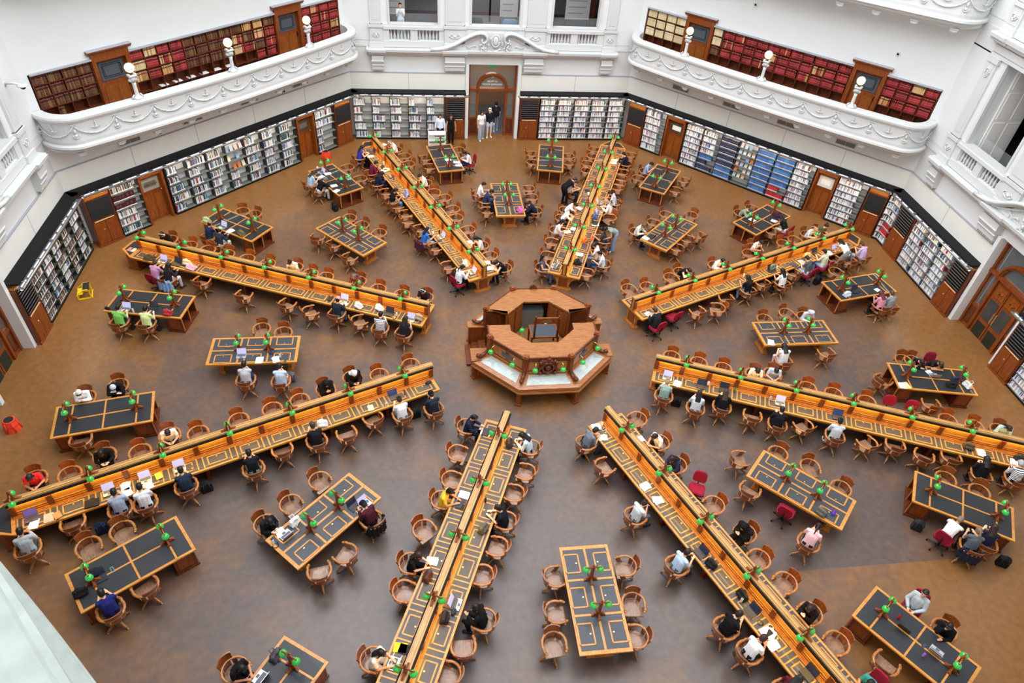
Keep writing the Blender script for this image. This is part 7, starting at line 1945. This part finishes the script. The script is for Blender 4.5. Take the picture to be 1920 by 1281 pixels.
for k, x, y, rz, c, lab in rows(ITEMS):
    x, y, rz = float(x), float(y), float(rz); z = .768; cat = {'pouch': 'pouch', 'coat': 'clothing', 'bottle': 'bottle', 'desk_book': 'book', 'paper': 'papers', 'case': 'laptop case'}.get(k, k)
    if k == 'laptop':
        if c not in LP: t = thing('laptop', lab, 'laptop', (x, y, z), rz, 'open laptops'); laptop(t, c); LP[c] = t
        else: dup(LP[c], (x, y, z), rz, lab)
        continue
    rz += rnd.uniform(-.3, .3)
    if k in ('bag', 'coat', 'pouch'):
        t = thing(kinds[k], lab, cat, (x, y, z), rz); bagshape(t, c, *{'bag': (.17, .11, .2), 'coat': (.22, .15, .10), 'pouch': (.10, .05, .08)}[k])
    elif k == 'bottle':
        t = thing('drink_bottle', lab, 'bottle', (x, y, z), rz); m = MB(); m.lathe([(.032, 0), (.034, .02), (.034, .15), (.026, .18), (.014, .2)], 12); m.build('bottle_body', mat('bottle_'+c, c, .25, .5, alpha=.75 if c in ('#e6e9ea', '#dfe3e4') else 1.0), t, True)
        m = MB(); m.lathe([(.018, .195), (.018, .225)], 10); m.build('cap', col_mat('#2c2c30' if c != '#1b1b1c' else '#555555'), t)
    elif k == 'mug':
        t = thing('mug', lab, 'mug', (x, y, z), rz); m = MB(); m.lathe([(.035, 0), (.04, .01), (.042, .1), (.036, .1), (.034, .02), (0.001, .02)], 14, caps=False); m.build('cup', col_mat(c), t, True); m = MB(); m.tube([(.04, 0, .08), (.07, 0, .07), (.07, 0, .035), (.04, 0, .02)], .006, 6); m.build('handle', col_mat(c), t, True)
    else:
        m, _ = simple(k, c); mt = CAS.get(c) or col_mat(c)
        o = m.build(kinds[k], mt); o.location = (x, y, z); o.rotation_euler = (0, 0, rz); tag(o, lab, cat)
        if k in ('paper', 'tablet', 'phone', 'book'):
            q = MB(); h = {'paper': .0078, 'tablet': .0083, 'phone': .0093, 'book': .0223}[k]; a, b = {'paper': (.08, .12), 'tablet': (.08, .11), 'phone': (.032, .068), 'book': (.06, .09)}[k]
            if k in ('paper', 'book'):
                for i in range(7): yy = b-i*b/3.6; q.bx(-a, a*(.4+.6*rnd.random()), yy-.003, yy, h, h+.0004)
                q.build('print_lines', INKM, o)
            else: q.bx(-a, a, -b, b, h-.0006, h+.0005); q.build('display', SCR['dark'], o)
def backpack(x, y, rz, c, lab, z=0):
    t = thing('backpack', lab, 'backpack', (x, y, z), rz); m = MB(); m.bx(-.15, .15, -.09, .08, .0, .36); m.ball((0, 0, .34), (.14, .085, .1), 14, 10); m.bx(-.11, .11, .07, .13, .03, .22); m.bx(-.17, -.14, -.04, .04, .03, .16); m.bx(.14, .17, -.04, .04, .03, .16)
    if 'pack' not in BODY:
        me = remesh(m, 'pack', .016, 5)
        for v in me.vertices: v.co.z = max(.002, v.co.z)
        BODY['pack'] = me
    attach('pack_body', BODY['pack'], col_mat(c), t)
    m = MB()
    for s in (-1, 1): q = MB(); q.tube([(s*.07, -.08, .38), (s*.10, -.15, .28), (s*.11, -.14, .12), (s*.10, -.08, .05)], .016, 6, .5); q.build('strap', col_mat(c), t, True)
    q = MB(); q.tube([(-.03, -.03, .43), (-.02, -.03, .47), (.02, -.03, .47), (.03, -.03, .43)], .008, 6); q.build('grab_handle', col_mat(c), t, True); return t
for k, x, y, rz, c, lab in rows(FLOOR_BAGS): backpack(float(x), float(y), float(rz), c, lab)
t = backpack(.34, 18.55, 0, '#14151a', 'black backpack worn by the man walking out of the entrance', 1.0)
# jackets hung over chair backs
def hung(x, y, rz, c, lab):
    t = thing('hung_jacket', lab, 'jacket', (x, y, 0), rz); m = MB()
    for i in range(7): a = -1.0+2.0*i/6; caps(m, (.31*math.sin(a), -.34*math.cos(a), .76), (.34*math.sin(a), -.38*math.cos(a), .36+.06*math.cos(a*5)), .045, .05, 8)
    for s in (-1, 1): caps(m, (s*.28, -.2, .72), (s*.33, -.12, .42), .045, .035, 8)
    me = remesh(m, 'jacket', .018, 2); me.materials[0] = col_mat(c); o = bpy.data.objects.new('jacket_cloth', me); COL.objects.link(o); o.parent = t
PD = {r[10]: (float(r[0]), float(r[1]), float(r[2])) for r in rows(PEOPLE)}
for d, c, nm in (('dark top with very long black hair', '#7fa3cf', 'pale denim jacket hung over the chair by the upper left desk'), ('bright blue tee with white headphones', '#4a1c34', 'maroon jacket hung behind the person in bright blue'), ('grey tee with fair ponytail', '#1c2030', 'dark blue jacket hung behind the person in grey ponytail'), ('maroon and black jacket with black cap', '#141416', 'black jacket with gold emblem hung over a chair')):
    x, y, rz = PD[d]; hung(x, y, rz, c, nm)
CHL = {r[4]: (float(r[0]), float(r[1]), float(r[2])) for r in rows(CHAIRS)}
# ---- book trolley and step stools
t = thing('book_trolley', 'white metal book trolley beside the back outer table', 'trolley', (-3.05, 16.55, 0), .05)
WM = mat('white_metal', '#eceeee', .4, .5)
for s in (-1, 1):
    m = MB(); m.tube([(s*.45, -.2, .08), (s*.45, -.2, 1.02), (s*.45, .2, 1.02), (s*.45, .2, .08)], .02, 6); m.build('end_frame', WM, t)
for z in (.2, .55, .88):
    m = MB(); m.bx(-.45, .45, -.2, .2, z, z+.02); m.bx(-.45, .45, -.21, -.19, z, z+.06); m.bx(-.45, .45, .19, .21, z, z+.06); m.build('shelf', WM, t)
for x in (-.45, .45):
    for y in (-.2, .2): m = MB(); m.ball((x, y, .04), .04, 8, 6); m.build('caster', BLACKM, t)
def stool(loc, rz, c, lab, yellow=False):
    t = thing('step_stool', lab, 'step stool', loc, rz); M_ = col_mat(c)
    if yellow:
        m = MB()
        for s in (-1, 1):
            for a, b in (((-.24, 0), (-.24, .02)),): pass
            m.bx(s*.24-.02, s*.24+.02, -.26, .26, 0, .04); m.bx(s*.24-.02, s*.24+.02, -.26, -.22, 0, .22); m.bx(s*.24-.02, s*.24+.02, .18, .22, 0, .42); m.tube([(s*.24, -.24, .22), (s*.24, .0, .4)], .02, 4); m.bx(s*.24-.02, s*.24+.02, 0, .22, .38, .42)
        m.bx(-.24, .24, -.26, -.22, 0, .04); m.bx(-.24, .24, .2, .24, 0, .04); m.bx(-.24, .24, -.02, .02, .38, .42); m.build('frame', M_, t)
        m = MB(); m.bx(-.22, .22, .0, .22, .42, .435); m.build('top_tread', BLACKB, t); m = MB(); m.bx(-.22, .22, -.24, -.04, .2, .215); m.build('lower_tread', M_, t)
    else:
        m = MB(); m.lathe([(.24, 0), (.235, .04), (.20, .2), (.21, .23), (.17, .36), (.175, .40), (.16, .42)], 14); m.build('drum', M_, t, False)
        for k in range(6): a = k*PI/3; q = MB(); q.tube([(.245*math.cos(a), .245*math.sin(a), .02), (.185*math.cos(a), .185*math.sin(a), .38)], .022, 6); q.build('rib', M_, t, True)
        m = MB(); m.lathe([(.14, .42), (.14, .428)], 14); m.build('tread', BLACKB, t)
stool((-17.05, 4.3, 0), -1.3, '#e8c21a', 'yellow framed step stool by the left wall bookcases', True)
stool((-8.8, 15.4, 0), .4, '#e8452a', 'orange-red step stool near the upper left outer table')
stool((-17.1, -2.5, 0), .2, '#e8452a', 'orange-red step stool at the left edge of the picture')
